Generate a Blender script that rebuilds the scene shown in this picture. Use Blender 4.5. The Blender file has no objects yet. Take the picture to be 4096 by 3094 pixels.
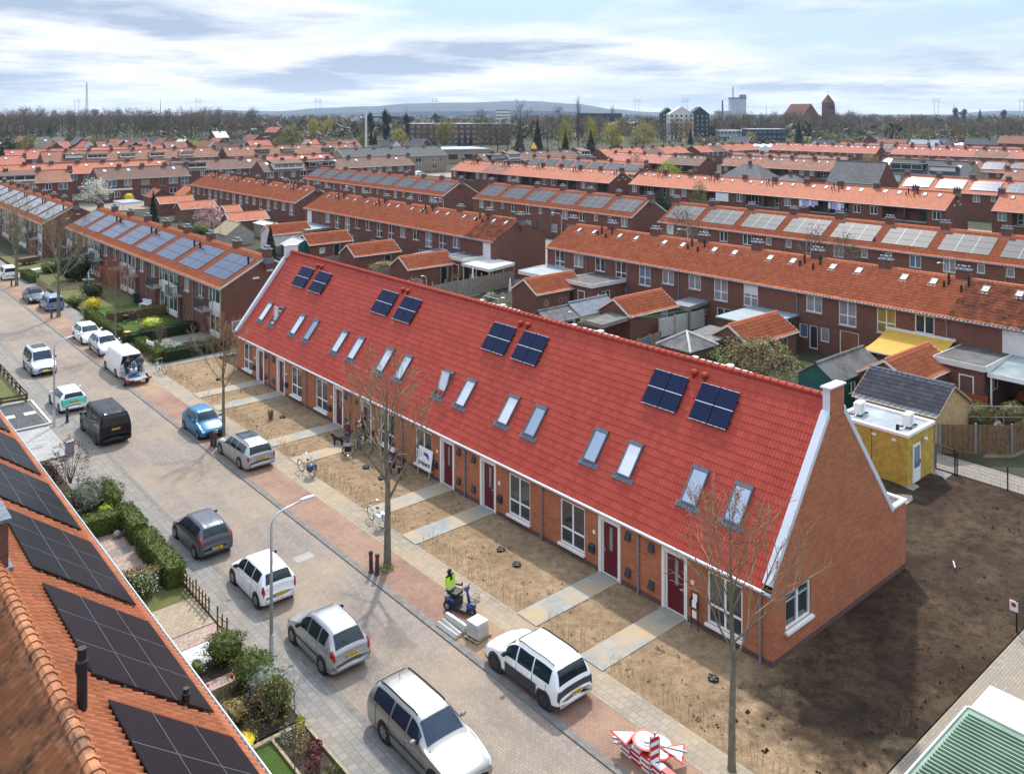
SKY_LIFT = .9; EXPO = 0.28; HAZE = 0.00006
import bpy, math, random
import numpy as np
from mathutils import Vector, Matrix
C = bpy.context.scene.collection
PI = math.pi
R = random.Random(7)
rad = math.radians

# ---------------------------------------------------------------- mesh builder
class MB:
    def __init__(s): s.v = []; s.f = []; s.m = []; s.uv = {}
    def face(s, pts, mi=0, uv=None):
        n = len(s.v); s.v += [tuple(p) for p in pts]; s.f.append(tuple(range(n, n + len(pts)))); s.m.append(mi)
        if uv: s.uv[len(s.f) - 1] = uv
    def mesh(s, vs, fs, mi=0):
        n = len(s.v); s.v += [tuple(p) for p in vs]
        for f in fs: s.f.append(tuple(i + n for i in f)); s.m.append(mi)
    def box(s, x0, y0, z0, x1, y1, z1, mi=0):
        if x0 > x1: x0, x1 = x1, x0
        if y0 > y1: y0, y1 = y1, y0
        if z0 > z1: z0, z1 = z1, z0
        s.mesh([(x0,y0,z0),(x1,y0,z0),(x1,y1,z0),(x0,y1,z0),(x0,y0,z1),(x1,y0,z1),(x1,y1,z1),(x0,y1,z1)],
               [(0,3,2,1),(4,5,6,7),(0,1,5,4),(1,2,6,5),(2,3,7,6),(3,0,4,7)], mi)
        return s
    def obox(s, c, size, M=None, mi=0):
        b = MB(); a = [d / 2 for d in size]; b.box(-a[0],-a[1],-a[2],a[0],a[1],a[2])
        M = M or Matrix(); c = Vector(c)
        s.mesh([c + M.to_3x3() @ Vector(p) for p in b.v], b.f, mi); return s
    def tube(s, path, r, n=8, mi=0, cap=True):
        P = [Vector(p) for p in path]; rs = r if isinstance(r, (list, tuple)) else [r] * len(P)
        vs = []; fs = []; u = None
        for i, p in enumerate(P):
            d = (P[min(i+1, len(P)-1)] - P[max(i-1, 0)])
            d = d.normalized() if d.length > 1e-9 else Vector((0,0,1))
            if u is None: u = d.orthogonal().normalized()
            else:
                u = u - d * u.dot(d); u = u.normalized() if u.length > 1e-6 else d.orthogonal().normalized()
            w = d.cross(u)
            for k in range(n):
                a = 2 * PI * k / n; vs.append(p + (u * math.cos(a) + w * math.sin(a)) * rs[i])
        for i in range(len(P) - 1):
            for k in range(n):
                fs.append((i*n+k, i*n+(k+1)%n, (i+1)*n+(k+1)%n, (i+1)*n+k))
        if cap: fs.append(tuple(range(n))[::-1]); fs.append(tuple((len(P)-1)*n+k for k in range(n)))
        s.mesh(vs, fs, mi); return s
    def cyl(s, p0, p1, r0, r1=None, n=12, mi=0): return s.tube([p0, p1], [r0, r0 if r1 is None else r1], n, mi)
    def lathe(s, prof, n=16, mi=0, c=(0,0,0)):
        vs = []; fs = []
        for r, z in prof:
            for k in range(n): a = 2*PI*k/n; vs.append((c[0]+r*math.cos(a), c[1]+r*math.sin(a), c[2]+z))
        for i in range(len(prof)-1):
            for k in range(n): fs.append((i*n+k, i*n+(k+1)%n, (i+1)*n+(k+1)%n, (i+1)*n+k))
        fs.append(tuple(range(n))[::-1]); fs.append(tuple((len(prof)-1)*n+k for k in range(n)))
        s.mesh(vs, fs, mi); return s
    def prism(s, poly, axis, a, b, mi=0):
        # poly: 2D outline; axis: 'x','y' or 'z' extrusion from a to b
        def p3(p, t): return (t, p[0], p[1]) if axis == 'x' else ((p[0], t, p[1]) if axis == 'y' else (p[0], p[1], t))
        n = len(poly); vs = [p3(p, a) for p in poly] + [p3(p, b) for p in poly]
        fs = [tuple(range(n)), tuple(range(2*n-1, n-1, -1))] + [(i, i+n, (i+1)%n+n, (i+1)%n) for i in range(n)]
        s.mesh(vs, fs, mi); return s
    def ball(s, c, r, sub=2, mi=0, sq=(1,1,1), jit=0, rnd=None):
        n = 6 + 4*sub; k = 4 + 2*sub; prof = []; vs = []; fs = []
        for i in range(k+1):
            t = PI*i/k
            for j in range(n):
                a = 2*PI*j/n; q = r*(1 + (rnd.uniform(-jit, jit) if rnd else 0))
                vs.append((c[0]+q*sq[0]*math.sin(t)*math.cos(a), c[1]+q*sq[1]*math.sin(t)*math.sin(a), c[2]+q*sq[2]*math.cos(t)))
        for i in range(k):
            for j in range(n): fs.append((i*n+j, (i+1)*n+j, (i+1)*n+(j+1)%n, i*n+(j+1)%n))
        s.mesh(vs, fs, mi); return s
    def data(s, name, mats, smooth=False):
        me = bpy.data.meshes.new(name); me.from_pydata(s.v, [], s.f)
        for m in (mats if isinstance(mats, (list, tuple)) else [mats]): me.materials.append(M(m))
        me.polygons.foreach_set('material_index', s.m)
        me.update()
        lay = me.uv_layers.new(name='UVMap').data
        nf = len(me.polygons); co = np.array(s.v, dtype=np.float32).reshape(-1, 3)
        nl = len(me.loops); li = np.zeros(nl, np.int32); me.loops.foreach_get('vertex_index', li)
        no = np.zeros(nf*3, np.float32); me.polygons.foreach_get('normal', no); no = np.abs(no.reshape(-1,3))
        tot = np.zeros(nf, np.int32); me.polygons.foreach_get('loop_total', tot)
        ax = np.repeat(np.argmax(no + np.array([0.001,0.0005,0]), axis=1), tot); p = co[li]
        uv = np.where((ax == 0)[:,None], p[:, [1,2]], np.where((ax == 1)[:,None], p[:, [0,2]], p[:, [0,1]]))
        if s.uv:
            st = np.concatenate([[0], np.cumsum(tot)])
            for fi, q in s.uv.items(): uv[st[fi]:st[fi]+len(q)] = q
        lay.foreach_set('uv', np.ascontiguousarray(uv, dtype=np.float32).ravel())
        if smooth: me.polygons.foreach_set('use_smooth', [True]*nf)
        return me
    def build(s, name, mats, parent=None, smooth=False, loc=None, rot=None):
        return link(name, s.data(name, mats, smooth), parent, loc, rot)

def link(name, me, parent=None, loc=None, rot=None):
    o = bpy.data.objects.new(name, me); C.objects.link(o)
    if parent is not None: o.parent = parent
    if loc is not None: o.location = loc
    if rot is not None: o.rotation_euler = rot
    return o
def thing(name, label, cat, loc=(0,0,0), rz=0, group=None):
    o = link(name, None, None, loc, (0,0,rz)); o.empty_display_size = .2
    return tag(o, label, cat, group)
def tag(o, label=None, cat=None, group=None, kind=None):
    for k, v in (('label', label), ('category', cat), ('group', group), ('kind', kind)):
        if v: o[k] = v
    return o
KIDS = {}
def copy_tree(o, parent=None, loc=None, rz=None, scale=None):
    if not KIDS:
        for q in bpy.data.objects:
            if q.parent: KIDS.setdefault(q.parent.name, []).append(q)
    c = o.copy(); C.objects.link(c)
    if parent is not None: c.parent = parent
    if loc is not None: c.location = loc
    if rz is not None: c.rotation_euler = (0, 0, rz)
    if scale is not None: c.scale = scale
    for ch in KIDS.get(o.name, ()): copy_tree(ch, c)
    return c
def proto_done(): KIDS.clear()

# ---------------------------------------------------------------- materials
MATS = {}; MAKERS = {}; LATE = {}   # LATE: materials used before their definition, swapped at the end
def M(n):
    if isinstance(n, bpy.types.Material): return n
    if n not in MATS:
        if n in MAKERS: MATS[n] = MAKERS[n](n)
        else: MATS[n] = LATE[n] = bpy.data.materials.new('late_' + n)
    return MATS[n]
class NB:
    def __init__(s, name):
        s.mat = bpy.data.materials.new(name); s.mat.use_nodes = True; s.t = s.mat.node_tree
        s.b = s.t.nodes['Principled BSDF']
    def n(s, typ, **kw):
        x = s.t.nodes.new('ShaderNode' + typ)
        for k, v in kw.items():
            if k.startswith('i_'):
                kk = k[2:]; kk = int(kk) if kk.isdigit() else kk.replace('_', ' ')
                s.set(x.inputs[kk], v)
            else: setattr(x, k, v)
        return x
    def set(s, sock, v):
        if hasattr(v, 'is_output') : s.t.links.new(v, sock)
        else: sock.default_value = v
    def math(s, op, a, b=0.0, c=None):
        x = s.n('Math', operation=op); s.set(x.inputs[0], a); s.set(x.inputs[1], b)
        if c is not None: s.set(x.inputs[2], c)
        return x.outputs[0]
    def mix(s, f, a, b, mode='MIX'):
        x = s.n('Mix', data_type='RGBA', blend_type=mode); s.set(x.inputs[0], f); s.set(x.inputs[6], c4(a)); s.set(x.inputs[7], c4(b)); return x.outputs[2]
    def noise(s, vec, scale, detail=4, rough=.55, out=0):
        x = s.n('TexNoise'); x.inputs['Scale'].default_value = scale; x.inputs['Detail'].default_value = detail; x.inputs['Roughness'].default_value = rough
        if vec is not None: s.t.links.new(vec, x.inputs['Vector'])
        return x.outputs[out]
    def ramp(s, f, lo, hi):
        x = s.n('MapRange'); s.set(x.inputs[0], f); x.inputs[1].default_value = lo; x.inputs[2].default_value = hi; return x.outputs[0]
    def pos(s): return s.n('NewGeometry').outputs['Position']
    def obj(s): return s.n('TexCoord').outputs['Object']
    def uv(s): return s.n('TexCoord').outputs['UV']
    def bump(s, h, strength=.3, dist=.02):
        x = s.n('Bump'); x.inputs['Strength'].default_value = strength; x.inputs['Distance'].default_value = dist
        s.set(x.inputs['Height'], h); s.t.links.new(x.outputs[0], s.b.inputs['Normal'])
    def done(s, col=None, rough=None, metal=None, spec=None, coat=None):
        if col is not None: s.set(s.b.inputs['Base Color'], c4(col))
        for k, v in (('Roughness', rough), ('Metallic', metal), ('Specular IOR Level', spec), ('Coat Weight', coat)):
            if v is not None: s.set(s.b.inputs[k], v)
        return s.mat
def c4(c): return c if hasattr(c, 'is_output') else (tuple(c) if len(c) == 4 else tuple(c) + (1,))
def plain(name, col, rough=.7, metal=0, spec=.4, var=.12, scale=2.0, coat=0, bump=0):
    def mk(n):
        b = NB(n)
        f = b.noise(b.pos(), scale, 5)
        k = b.ramp(f, .3, .7)
        a = tuple(max(0, x*(1-var)) for x in col); d = tuple(min(1, x*(1+var)) for x in col)
        if bump: b.bump(b.noise(b.pos(), scale*6, 4), bump)
        return b.done(b.mix(k, a, d), rough, metal, spec, coat)
    MAKERS[name] = mk
def tilemat(name, cols, dark=.25, wave=False, moss=0.0, rough=.62):
    # uv in tile units: x along the row, y up the slope
    def mk(n):
        b = NB(n); uv = b.uv(); sx = b.n('SeparateXYZ', i_0=uv)
        fx = b.math('FLOOR', sx.outputs[0]); fy = b.math('FLOOR', sx.outputs[1])
        cv = b.n('CombineXYZ', i_0=fx, i_1=fy).outputs[0]
        w = b.n('TexWhiteNoise', noise_dimensions='2D', i_0=cv)
        col = b.mix(w.outputs[0], cols[0], cols[1])
        big = b.ramp(b.noise(b.pos(), .35, 5, .6), .38, .68)
        if moss:
            k = b.math('MULTIPLY', b.ramp(b.noise(b.pos(), 1.3, 6, .7), .42, .62), moss)
            k2 = b.math('MULTIPLY', k, b.math('ADD', .35, w.outputs[0]))
            col = b.mix(k2, col, (.085,.055,.04))
        col = b.mix(b.math('MULTIPLY', big, dark), col, tuple(x*.55 for x in cols[0]))
        fr = b.math('FRACT', sx.outputs[0]); fv = b.math('FRACT', sx.outputs[1])
        if wave:
            h = b.math('SINE', b.math('MULTIPLY', sx.outputs[0], 2*PI))
            hh = b.math('ADD', b.math('MULTIPLY', h, .5), b.math('MULTIPLY', b.math('SUBTRACT', 1, fv), 1.0))
            b.bump(hh, .8, .045)
        return b.done(col, rough, 0, .15)
    MAKERS[name] = mk
def brickmat(name, c1, c2, mortar, stain=.35, band=False):
    def mk(n):
        b = NB(n); uv = b.uv()
        t = b.n('TexBrick', i_Vector=uv, i_Color1=c4(c1), i_Color2=c4(c2), i_Mortar=c4(mortar))
        t.inputs['Scale'].default_value = 1; t.inputs['Brick Width'].default_value = .22; t.inputs['Row Height'].default_value = .0625
        t.inputs['Mortar Size'].default_value = .005; t.inputs['Bias'].default_value = -.1
        n2 = b.ramp(b.noise(uv, 1.1, 5, .65), .35, .7)
        mp = b.n('Mapping', i_Vector=uv); mp.inputs['Scale'].default_value = (1.5, 9, 1)
        n3 = b.ramp(b.noise(mp.outputs[0], 1.0, 4, .6), .4, .75)
        col = b.mix(b.math('MULTIPLY', n2, stain), t.outputs[0], tuple(x*.5 for x in c1))
        col = b.mix(b.math('MULTIPLY', n3, stain*.8), col, tuple(min(1, x*1.5+.02) for x in c2))
        b.bump(t.outputs[1], -.3, .01)
        return b.done(col, .85, 0, .2)
    MAKERS[name] = mk
tilemat('tile_new', ((.35,.048,.031),(.42,.064,.041)), .15, rough=.6)
tilemat('tile_orange', ((.45,.13,.06),(.58,.19,.09)), .18)
tilemat('tile_orange_far', ((.36,.105,.05),(.46,.15,.075)), .22, wave=True)
tilemat('tile_pink_far', ((.36,.105,.07),(.45,.15,.095)), .25, wave=True)
tilemat('tile_old', ((.34,.10,.05),(.55,.19,.09)), .3, moss=.95)
tilemat('tile_old_far', ((.26,.095,.06),(.38,.15,.09)), .4, wave=True, moss=.8)
tilemat('tile_brown_far', ((.12,.058,.045),(.19,.09,.065)), .4, wave=True, moss=.6)
tilemat('tile_mixed_far', ((.25,.095,.055),(.36,.145,.08)), .5, wave=True, moss=.55)
tilemat('tile_slate', ((.10,.105,.12),(.15,.16,.175)), .2, rough=.5)
tilemat('tile_grey_far', ((.085,.085,.09),(.15,.15,.15)), .3, wave=True, moss=.4)
tilemat('tile_front', ((.46,.15,.07),(.58,.22,.11)), .3, moss=.35)
tilemat('tile_front_old', ((.38,.14,.06),(.56,.25,.12)), .35, moss=1.0)
brickmat('brick_new', (.33,.095,.045), (.46,.16,.068), (.33,.22,.16), .35)
brickmat('brick_plinth', (.10,.05,.045), (.16,.08,.07), (.16,.12,.11), .3)
brickmat('brick_brown', (.125,.052,.037), (.185,.08,.055), (.16,.115,.095), .35)
brickmat('brick_dark', (.11,.045,.033), (.17,.07,.05), (.13,.10,.085), .35)
brickmat('brick_tan', (.28,.20,.13), (.36,.27,.18), (.33,.28,.22), .3)
brickmat('brick_white', (.74,.71,.66), (.82,.79,.74), (.6,.57,.53), .1)
plain('white_paint', (.78,.77,.74), .45, var=.05)
plain('white_dull', (.62,.61,.58), .6, var=.08)
plain('cream', (.62,.56,.43), .6)
plain('door_red', (.11,.008,.018), .35, var=.1)
plain('zinc', (.22,.24,.27), .5, .2, var=.15)
plain('lead', (.13,.15,.18), .6, .1, var=.3, scale=5)
plain('coping', (.60,.61,.66), .5, var=.05)
plain('dark_metal', (.05,.055,.065), .45, .2, var=.1)
plain('anthracite', (.035,.038,.045), .5, var=.1)
plain('black', (.012,.012,.014), .55, var=.1)
plain('rubber', (.018,.018,.02), .8, var=.15)
plain('galv', (.30,.31,.32), .45, .4, var=.1)
plain('lamp_grey', (.50,.53,.56), .4, .3, var=.06)
plain('kerb_stone', (.17,.155,.138), .9, var=.25, scale=3); plain('concrete', (.30,.285,.26), .9, var=.2, scale=3)
plain('concrete_light', (.50,.48,.44), .9, var=.15, scale=3)
plain('roofing_felt', (.09,.085,.08), .85, var=.35, scale=1.2)
plain('roofing_grey', (.27,.30,.32), .7, var=.25, scale=.8)
plain('roofing_blue', (.22,.27,.29), .6, var=.12, scale=.8)
plain('corrugated', (.13,.125,.12), .85, var=.4, scale=1.5)
plain('corrugated_pale', (.50,.50,.47), .7, var=.15)
plain('corrugated_blue', (.16,.18,.21), .7, var=.2)
plain('green_sheet', (.17,.25,.18), .5, var=.25, scale=.7)
plain('teal_paint', (.008,.085,.085), .5, var=.2)
plain('green_paint', (.008,.14,.05), .5, var=.15)
plain('yellow_cloth', (.52,.30,.045), .8, var=.1)
plain('ochre_paint', (.48,.25,.03), .8, var=.15)
plain('blue_tarp', (.02,.08,.32), .5, var=.15)
plain('wood_dark', (.10,.06,.038), .8, var=.35, scale=6)
plain('wood_grey', (.22,.195,.165), .9, var=.25, scale=3)
plain('wood_old', (.30,.24,.15), .85, var=.25, scale=4)
plain('wood_pale', (.45,.31,.16), .75, var=.2, scale=4)
plain('orange_panel', (.30,.07,.02), .6)
plain('skin', (.45,.24,.16), .6, var=.05)
plain('hair_brown', (.05,.03,.02), .7); plain('hair_blond', (.45,.33,.16), .7); plain('hair_grey', (.25,.24,.23), .7)
plain('cloth_navy', (.018,.022,.035), .9); plain('cloth_jeans', (.05,.075,.14), .9); plain('cloth_grey', (.10,.10,.11), .9)
plain('cloth_maroon', (.075,.012,.03), .9); plain('cloth_brown', (.14,.095,.06), .9); plain('cloth_dark', (.03,.025,.025), .9)
plain('dog_black', (.010,.010,.011), .7); plain('vest_lime', (.45,.80,.02), .7, var=.08); plain('silver_tape', (.65,.66,.66), .4)
plain('scooter_blue', (.01,.03,.20), .3, coat=.6); plain('machine_blue', (.01,.10,.28), .5)
plain('sign_white', (.80,.80,.80), .35, var=.03); plain('sign_red', (.50,.02,.02), .4, var=.08); plain('purple', (.16,.02,.30), .6)
plain('ink', (.02,.02,.04), .6); plain('orange_ink', (.75,.35,.05), .6); plain('plate_yellow', (.80,.52,.01), .4, var=.03); plain('plate_blue', (.01,.08,.45), .4)
plain('tail_red', (.32,.006,.012), .15, var=.05, coat=.6); plain('chrome', (.62,.63,.65), .18, .9, var=.03)
plain('headlamp', (.55,.58,.60), .12, .4, var=.05, coat=1); plain('indicator', (.8,.3,.03), .3)
plain('toy_yellow', (.75,.45,.02), .5); plain('tulip_red', (.75,.05,.06), .6); plain('cloth_lilac', (.42,.40,.62), .9); plain('parasol', (.62,.52,.54), .9)
plain('fabric_white', (.72,.73,.76), .9); plain('picture_blue', (.08,.28,.50), .6, var=.9, scale=1.5); plain('picture_sand', (.45,.48,.42), .6, var=.6, scale=2)
plain('picture_green', (.10,.30,.05), .6, var=.8, scale=3); plain('barrel_blue', (.02,.20,.45), .5)
plain('trampoline', (.06,.10,.05), .8); plain('terracotta', (.40,.15,.07), .8)
def paint(name, col, metal=.0, rough=.28, spec=.5, coat=.8):
    def mk(n):
        b = NB(n); d = b.noise(b.obj(), 1.6, 5, .6)
        c = b.mix(b.math('MULTIPLY', b.ramp(d, .45, .8), .25), col, tuple(x*.8+.015 for x in col))
        m = b.done(c, b.math('ADD', rough, b.math('MULTIPLY', d, .12)), metal, spec, coat); b.b.inputs['Coat Roughness'].default_value = .06
        return m
    MAKERS[name] = mk
paint('car_white', (.80,.80,.80)); paint('car_silver', (.38,.38,.38), .5, .3); paint('car_silver_warm', (.30,.29,.27), .5, .3); paint('car_grey', (.075,.085,.105), .3, .3, .4, .4)
paint('car_black', (.007,.008,.011), 0, .2, .22, .15); paint('car_blue', (.005,.15,.31), .1, .28, .4, .3); paint('car_mid_blue', (.12,.22,.38), .4); paint('car_dark', (.03,.035,.05), .3)
paint('car_mint', (.05,.55,.40)); paint('car_pale', (.60,.63,.68), .4); paint('car_cream', (.72,.71,.66)); paint('car_teal', (.10,.22,.26), .4)
def glassmat(name, col, rough=.05, spec=.9, metal=0.0, var=.3, sc=.6):
    def mk(n):
        b = NB(n); f = b.ramp(b.noise(b.obj(), sc, 3), .3, .7)
        c = b.mix(f, tuple(x*(1-var) for x in col), tuple(min(1,x*(1+var)) for x in col))
        return b.done(c, rough, metal, spec)
    MAKERS[name] = mk
glassmat('glass', (.035,.045,.055)); glassmat('glass_curtain', (.22,.25,.27), .12, .8); glassmat('glass_blue', (.10,.17,.24), .08, .8)
glassmat('glass_car', (.006,.022,.03), .05, .45, 0); glassmat('glass_car_blue', (.006,.022,.05), .05, .5, .0); glassmat('glass_sky', (.30,.36,.45), .04, 1.0, .72, .12, .5); glassmat('glass_white', (.62,.64,.68), .12, .8, .25, .06, .5)  # glass_sky and glass_white: sky reflection and white blinds put into the base colour
glassmat('glass_green', (.03,.07,.06)); glassmat('screen', (.30,.32,.32), .3, .5)
def solarmat(name, col, line, lw=.012, cell=(.166,.166), rough=.12, spec=.3):
    def mk(n):
        b = NB(n); sx = b.n('SeparateXYZ', i_0=b.uv())
        def ln(o, w): 
            f = b.math('FRACT', b.math('DIVIDE', o, w)); return b.math('LESS_THAN', f, lw/w)
        k = b.math('MAXIMUM', ln(sx.outputs[0], cell[0]), ln(sx.outputs[1], cell[1]))
        c = b.mix(b.math('MULTIPLY', k, .55), col, line)
        return b.done(c, rough, 0, spec)
    MAKERS[name] = mk
solarmat('solar_navy', (.010,.018,.055), (.004,.006,.02), rough=.5, spec=.10); solarmat('solar_black', (.006,.007,.011), (.018,.019,.024), .006, (.06,.17), .28, .12)
solarmat('solar_blue', (.015,.034,.09), (.10,.13,.2), rough=.25, spec=.4)
# ---------------------------------------------------------------- camera, light, sky, air
cam = bpy.data.cameras.new('camera'); co = bpy.data.objects.new('camera', cam); C.objects.link(co)
bpy.context.scene.camera = co
cam.sensor_width = 36; cam.lens = 3418/4096*36; cam.shift_y = -(1547-452)/4096; cam.clip_start = .5; cam.clip_end = 20000
CAMZ = 20.5; co.location = (0,0,CAMZ); AZ = rad(49.36)
co.rotation_euler = (rad(90), 0, AZ - PI/2 + 0) if False else (rad(90), 0, -(PI/2 - (PI/2 - 0)) )
fw = Vector((math.cos(AZ), math.sin(AZ), 0)); co.rotation_euler = fw.to_track_quat('-Z', 'Y').to_euler()
SUN_AZ = rad(46); SUN_EL = rad(51)
sl = bpy.data.lights.new('sun', 'SUN'); so = bpy.data.objects.new('sun', sl); C.objects.link(so)
sl.energy = 3.5; sl.angle = rad(1.8); sl.color = (1, .94, .85)
sd = Vector((math.cos(SUN_AZ)*math.cos(SUN_EL), math.sin(SUN_AZ)*math.cos(SUN_EL), math.sin(SUN_EL)))
so.rotation_euler = sd.to_track_quat('Z', 'Y').to_euler(); so.location = (60, 60, 120)
w = bpy.data.worlds.new('World'); bpy.context.scene.world = w; w.use_nodes = True
class WB(NB):
    def __init__(s, t): s.t = t
wb = WB(w.node_tree); bgn = w.node_tree.nodes['Background']
sky = wb.n('TexSky', sky_type='NISHITA', sun_disc=False); sky.sun_elevation = SUN_EL; sky.sun_rotation = PI/2 - SUN_AZ
sky.air_density = 1.2; sky.dust_density = 1.5; sky.ozone_density = 1.5
skc = wb.mix(1.0, sky.outputs[0], (.115,.115,.115), 'MULTIPLY')
dirv = wb.n('TexCoord').outputs['Generated']; sx = wb.n('SeparateXYZ', i_0=dirv)
zz = wb.math('ADD', wb.math('MAXIMUM', sx.outputs[2], 0.0), .085)
px = wb.math('DIVIDE', sx.outputs[0], zz); py = wb.math('DIVIDE', sx.outputs[1], zz)
cv = wb.n('CombineXYZ', i_0=px, i_1=py, i_2=3.7).outputs[0]
warp = wb.n('VectorMath', operation='MULTIPLY_ADD'); w.node_tree.links.new(wb.noise(cv, .5, 3, .5, 1), warp.inputs[0])
warp.inputs[1].default_value = (.8,.8,0); w.node_tree.links.new(cv, warp.inputs[2]); wv = warp.outputs[0]
n1 = wb.noise(wv, .42, 6, .55); n2 = wb.noise(wv, .8, 6, .58); n3 = wb.noise(wv, .2, 2, .5)
cover = wb.ramp(wb.math('ADD', wb.math('MULTIPLY', n1, .75), wb.math('MULTIPLY', n3, .35)), .405, .53)
thick = wb.ramp(wb.math('ADD', wb.math('MULTIPLY', n2, .55), wb.math('MULTIPLY', n1, .5)), .48, .60)
el = wb.math('MAXIMUM', sx.outputs[2], 0.0)
hz = wb.math('POWER', wb.math('SUBTRACT', 1.0, el), 14.0)
blue = wb.mix(.6, skc, (.34,.56,.88))
cl = wb.mix(thick, (.90,.94,.99), (.40,.49,.64))
skyc = wb.mix(cover, blue, cl)
skyc = wb.mix(wb.math('MULTIPLY', wb.math('POWER', wb.math('SUBTRACT', 1.0, el), 45.0), .75), skyc, (.72,.80,.90))
# overcast sky grows brighter towards the zenith and round the veiled sun
lift = wb.math('ADD', 1.0, wb.math('MULTIPLY', wb.ramp(el, .12, .75), SKY_LIFT))
dt = wb.n('VectorMath', operation='DOT_PRODUCT', i_0=dirv); dt.inputs[1].default_value = tuple(sd)
glow = wb.math('MULTIPLY', wb.math('POWER', wb.math('MAXIMUM', dt.outputs['Value'], 0.0), 18.0), 1.6)
tot = wb.math('ADD', lift, glow)
sc = wb.n('VectorMath', operation='SCALE', i_0=skyc); w.node_tree.links.new(tot, sc.inputs['Scale'])
w.node_tree.links.new(sc.outputs[0], bgn.inputs['Color']); bgn.inputs['Strength'].default_value = 1.0
S = bpy.context.scene
S.view_settings.view_transform = 'Standard'; S.view_settings.look = 'None'; S.view_settings.exposure = EXPO; S.view_settings.gamma = 1
S.cycles.max_bounces = 6; S.cycles.diffuse_bounces = 3; S.cycles.glossy_bounces = 3; S.cycles.transparent_max_bounces = 8
S.cycles.volume_bounces = 0; S.cycles.use_adaptive_sampling = True; S.cycles.adaptive_threshold = .015
if HAZE:
    hb = MB(); hb.box(-6500,-6500,-60, 6500,6500, 118)
    def hz_mk(n):
        m = bpy.data.materials.new(n); m.use_nodes = True; t = m.node_tree
        for x in list(t.nodes):
            if x.type == 'BSDF_PRINCIPLED': t.nodes.remove(x)
        v = t.nodes.new('ShaderNodeVolumePrincipled'); v.inputs['Density'].default_value = HAZE; v.inputs['Color'].default_value = (.60,.76,1.0,1); v.inputs['Anisotropy'].default_value = .3
        t.links.new(v.outputs[0], t.nodes['Material Output'].inputs['Volume']); return m
    MAKERS['haze_air'] = hz_mk
    tag(hb.build('haze', 'haze_air'), 'pale blue haze in the air over the whole town', 'haze', kind='stuff')

# ---------------------------------------------------------------- ground materials
SAND = (.40,.285,.16)
def groundmat(n):
    b = NB(n); p = b.pos(); f = b.ramp(b.noise(p, .06, 6, .65), .35, .65); g = b.ramp(b.noise(p, .9, 5), .35, .65)
    c = b.mix(f, (.05,.047,.03), (.07,.062,.042)); c = b.mix(g, c, (.04,.046,.018))
    return b.done(c, .95, 0, .2)
MAKERS['ground_mixed'] = groundmat
def herring(n, c1, c2, mortar, sandk):
    b = NB(n); p = b.n('VectorMath', operation='SCALE', i_0=b.pos()); p.inputs['Scale'].default_value = 1/.105
    s = b.n('SeparateXYZ', i_0=p.outputs[0]); X, Y = s.outputs[0], s.outputs[1]
    i = b.math('FLOOR', X); j = b.math('FLOOR', Y); k = b.math('FLOORED_MODULO', b.math('SUBTRACT', i, j), 4.0)
    ver = b.math('GREATER_THAN', k, 1.5); k2 = b.math('COMPARE', k, 2.0, .25)
    def sel(f, x, y): 
        return b.math('ADD', b.math('MULTIPLY', x, b.math('SUBTRACT', 1.0, f)), b.math('MULTIPLY', y, f))
    fx = b.math('FRACT', X); fy = b.math('FRACT', Y)
    lu = sel(ver, b.math('MULTIPLY', b.math('ADD', fx, k), 1.0), b.math('ADD', fy, k2)); lv = sel(ver, fy, fx)
    def edge(q, L): return b.math('MINIMUM', q, b.math('SUBTRACT', L, q))
    e = b.math('MINIMUM', edge(lu, 2.0), edge(lv, 1.0)); mo = b.math('LESS_THAN', e, .075)
    idx = sel(ver, b.math('SUBTRACT', i, k), b.math('ADD', i, .5)); idy = sel(ver, j, b.math('SUBTRACT', j, k2))
    wn = b.n('TexWhiteNoise', noise_dimensions='2D', i_0=b.n('CombineXYZ', i_0=idx, i_1=idy).outputs[0])
    c = b.mix(wn.outputs[0], c1, c2); c = b.mix(mo, c, mortar)
    pw = b.pos(); f = b.ramp(b.noise(pw, .22, 6, .62), .42, .66); g = b.ramp(b.noise(pw, 1.7, 5, .6), .3, .75)
    c = b.mix(b.math('MULTIPLY', g, .35), c, tuple(x*.62 for x in c1))
    mp = b.n('Mapping', i_Vector=pw); mp.inputs['Scale'].default_value = (1.1, .05, 1); c = b.mix(b.math('MULTIPLY', b.ramp(b.noise(mp.outputs[0], 1.0, 4, .6), .42, .68), .38), c, tuple(x*.55 for x in c1))
    c = b.mix(b.math('MULTIPLY', f, sandk), c, SAND)
    b.bump(b.math('SUBTRACT', 1.0, mo), .25, .01)
    return b.done(c, .8, 0, .3)
MAKERS['road_clinker'] = lambda n: herring(n, (.225,.185,.155), (.295,.25,.212), (.135,.108,.09), .38)
MAKERS['parking_clinker'] = lambda n: herring(n, (.25,.135,.10), (.33,.19,.14), (.13,.085,.06), .55)
def pavers(n, w, h, c1, c2, mortar, sandk, rot=0, sc=.3):
    b = NB(n); mp = b.n('Mapping', i_Vector=b.pos()); mp.inputs['Rotation'].default_value = (0,0,rot)
    t = b.n('TexBrick', i_Vector=mp.outputs[0], i_Color1=c4(c1), i_Color2=c4(c2), i_Mortar=c4(mortar))
    for k, v in (('Scale',1),('Brick Width',w),('Row Height',h),('Mortar Size',.010),('Bias',0)): t.inputs[k].default_value = v
    pw = b.pos(); f = b.ramp(b.noise(pw, sc, 6, .65), .40, .62); g = b.ramp(b.noise(pw, 2.1, 5, .6), .3, .75)
    c = b.mix(b.math('MULTIPLY', g, .4), t.outputs[0], tuple(x*.6 for x in c1)); c = b.mix(b.math('MULTIPLY', f, sandk), c, SAND)
    b.bump(t.outputs[1], -.25, .01)
    return b.done(c, .85, 0, .3)
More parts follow.
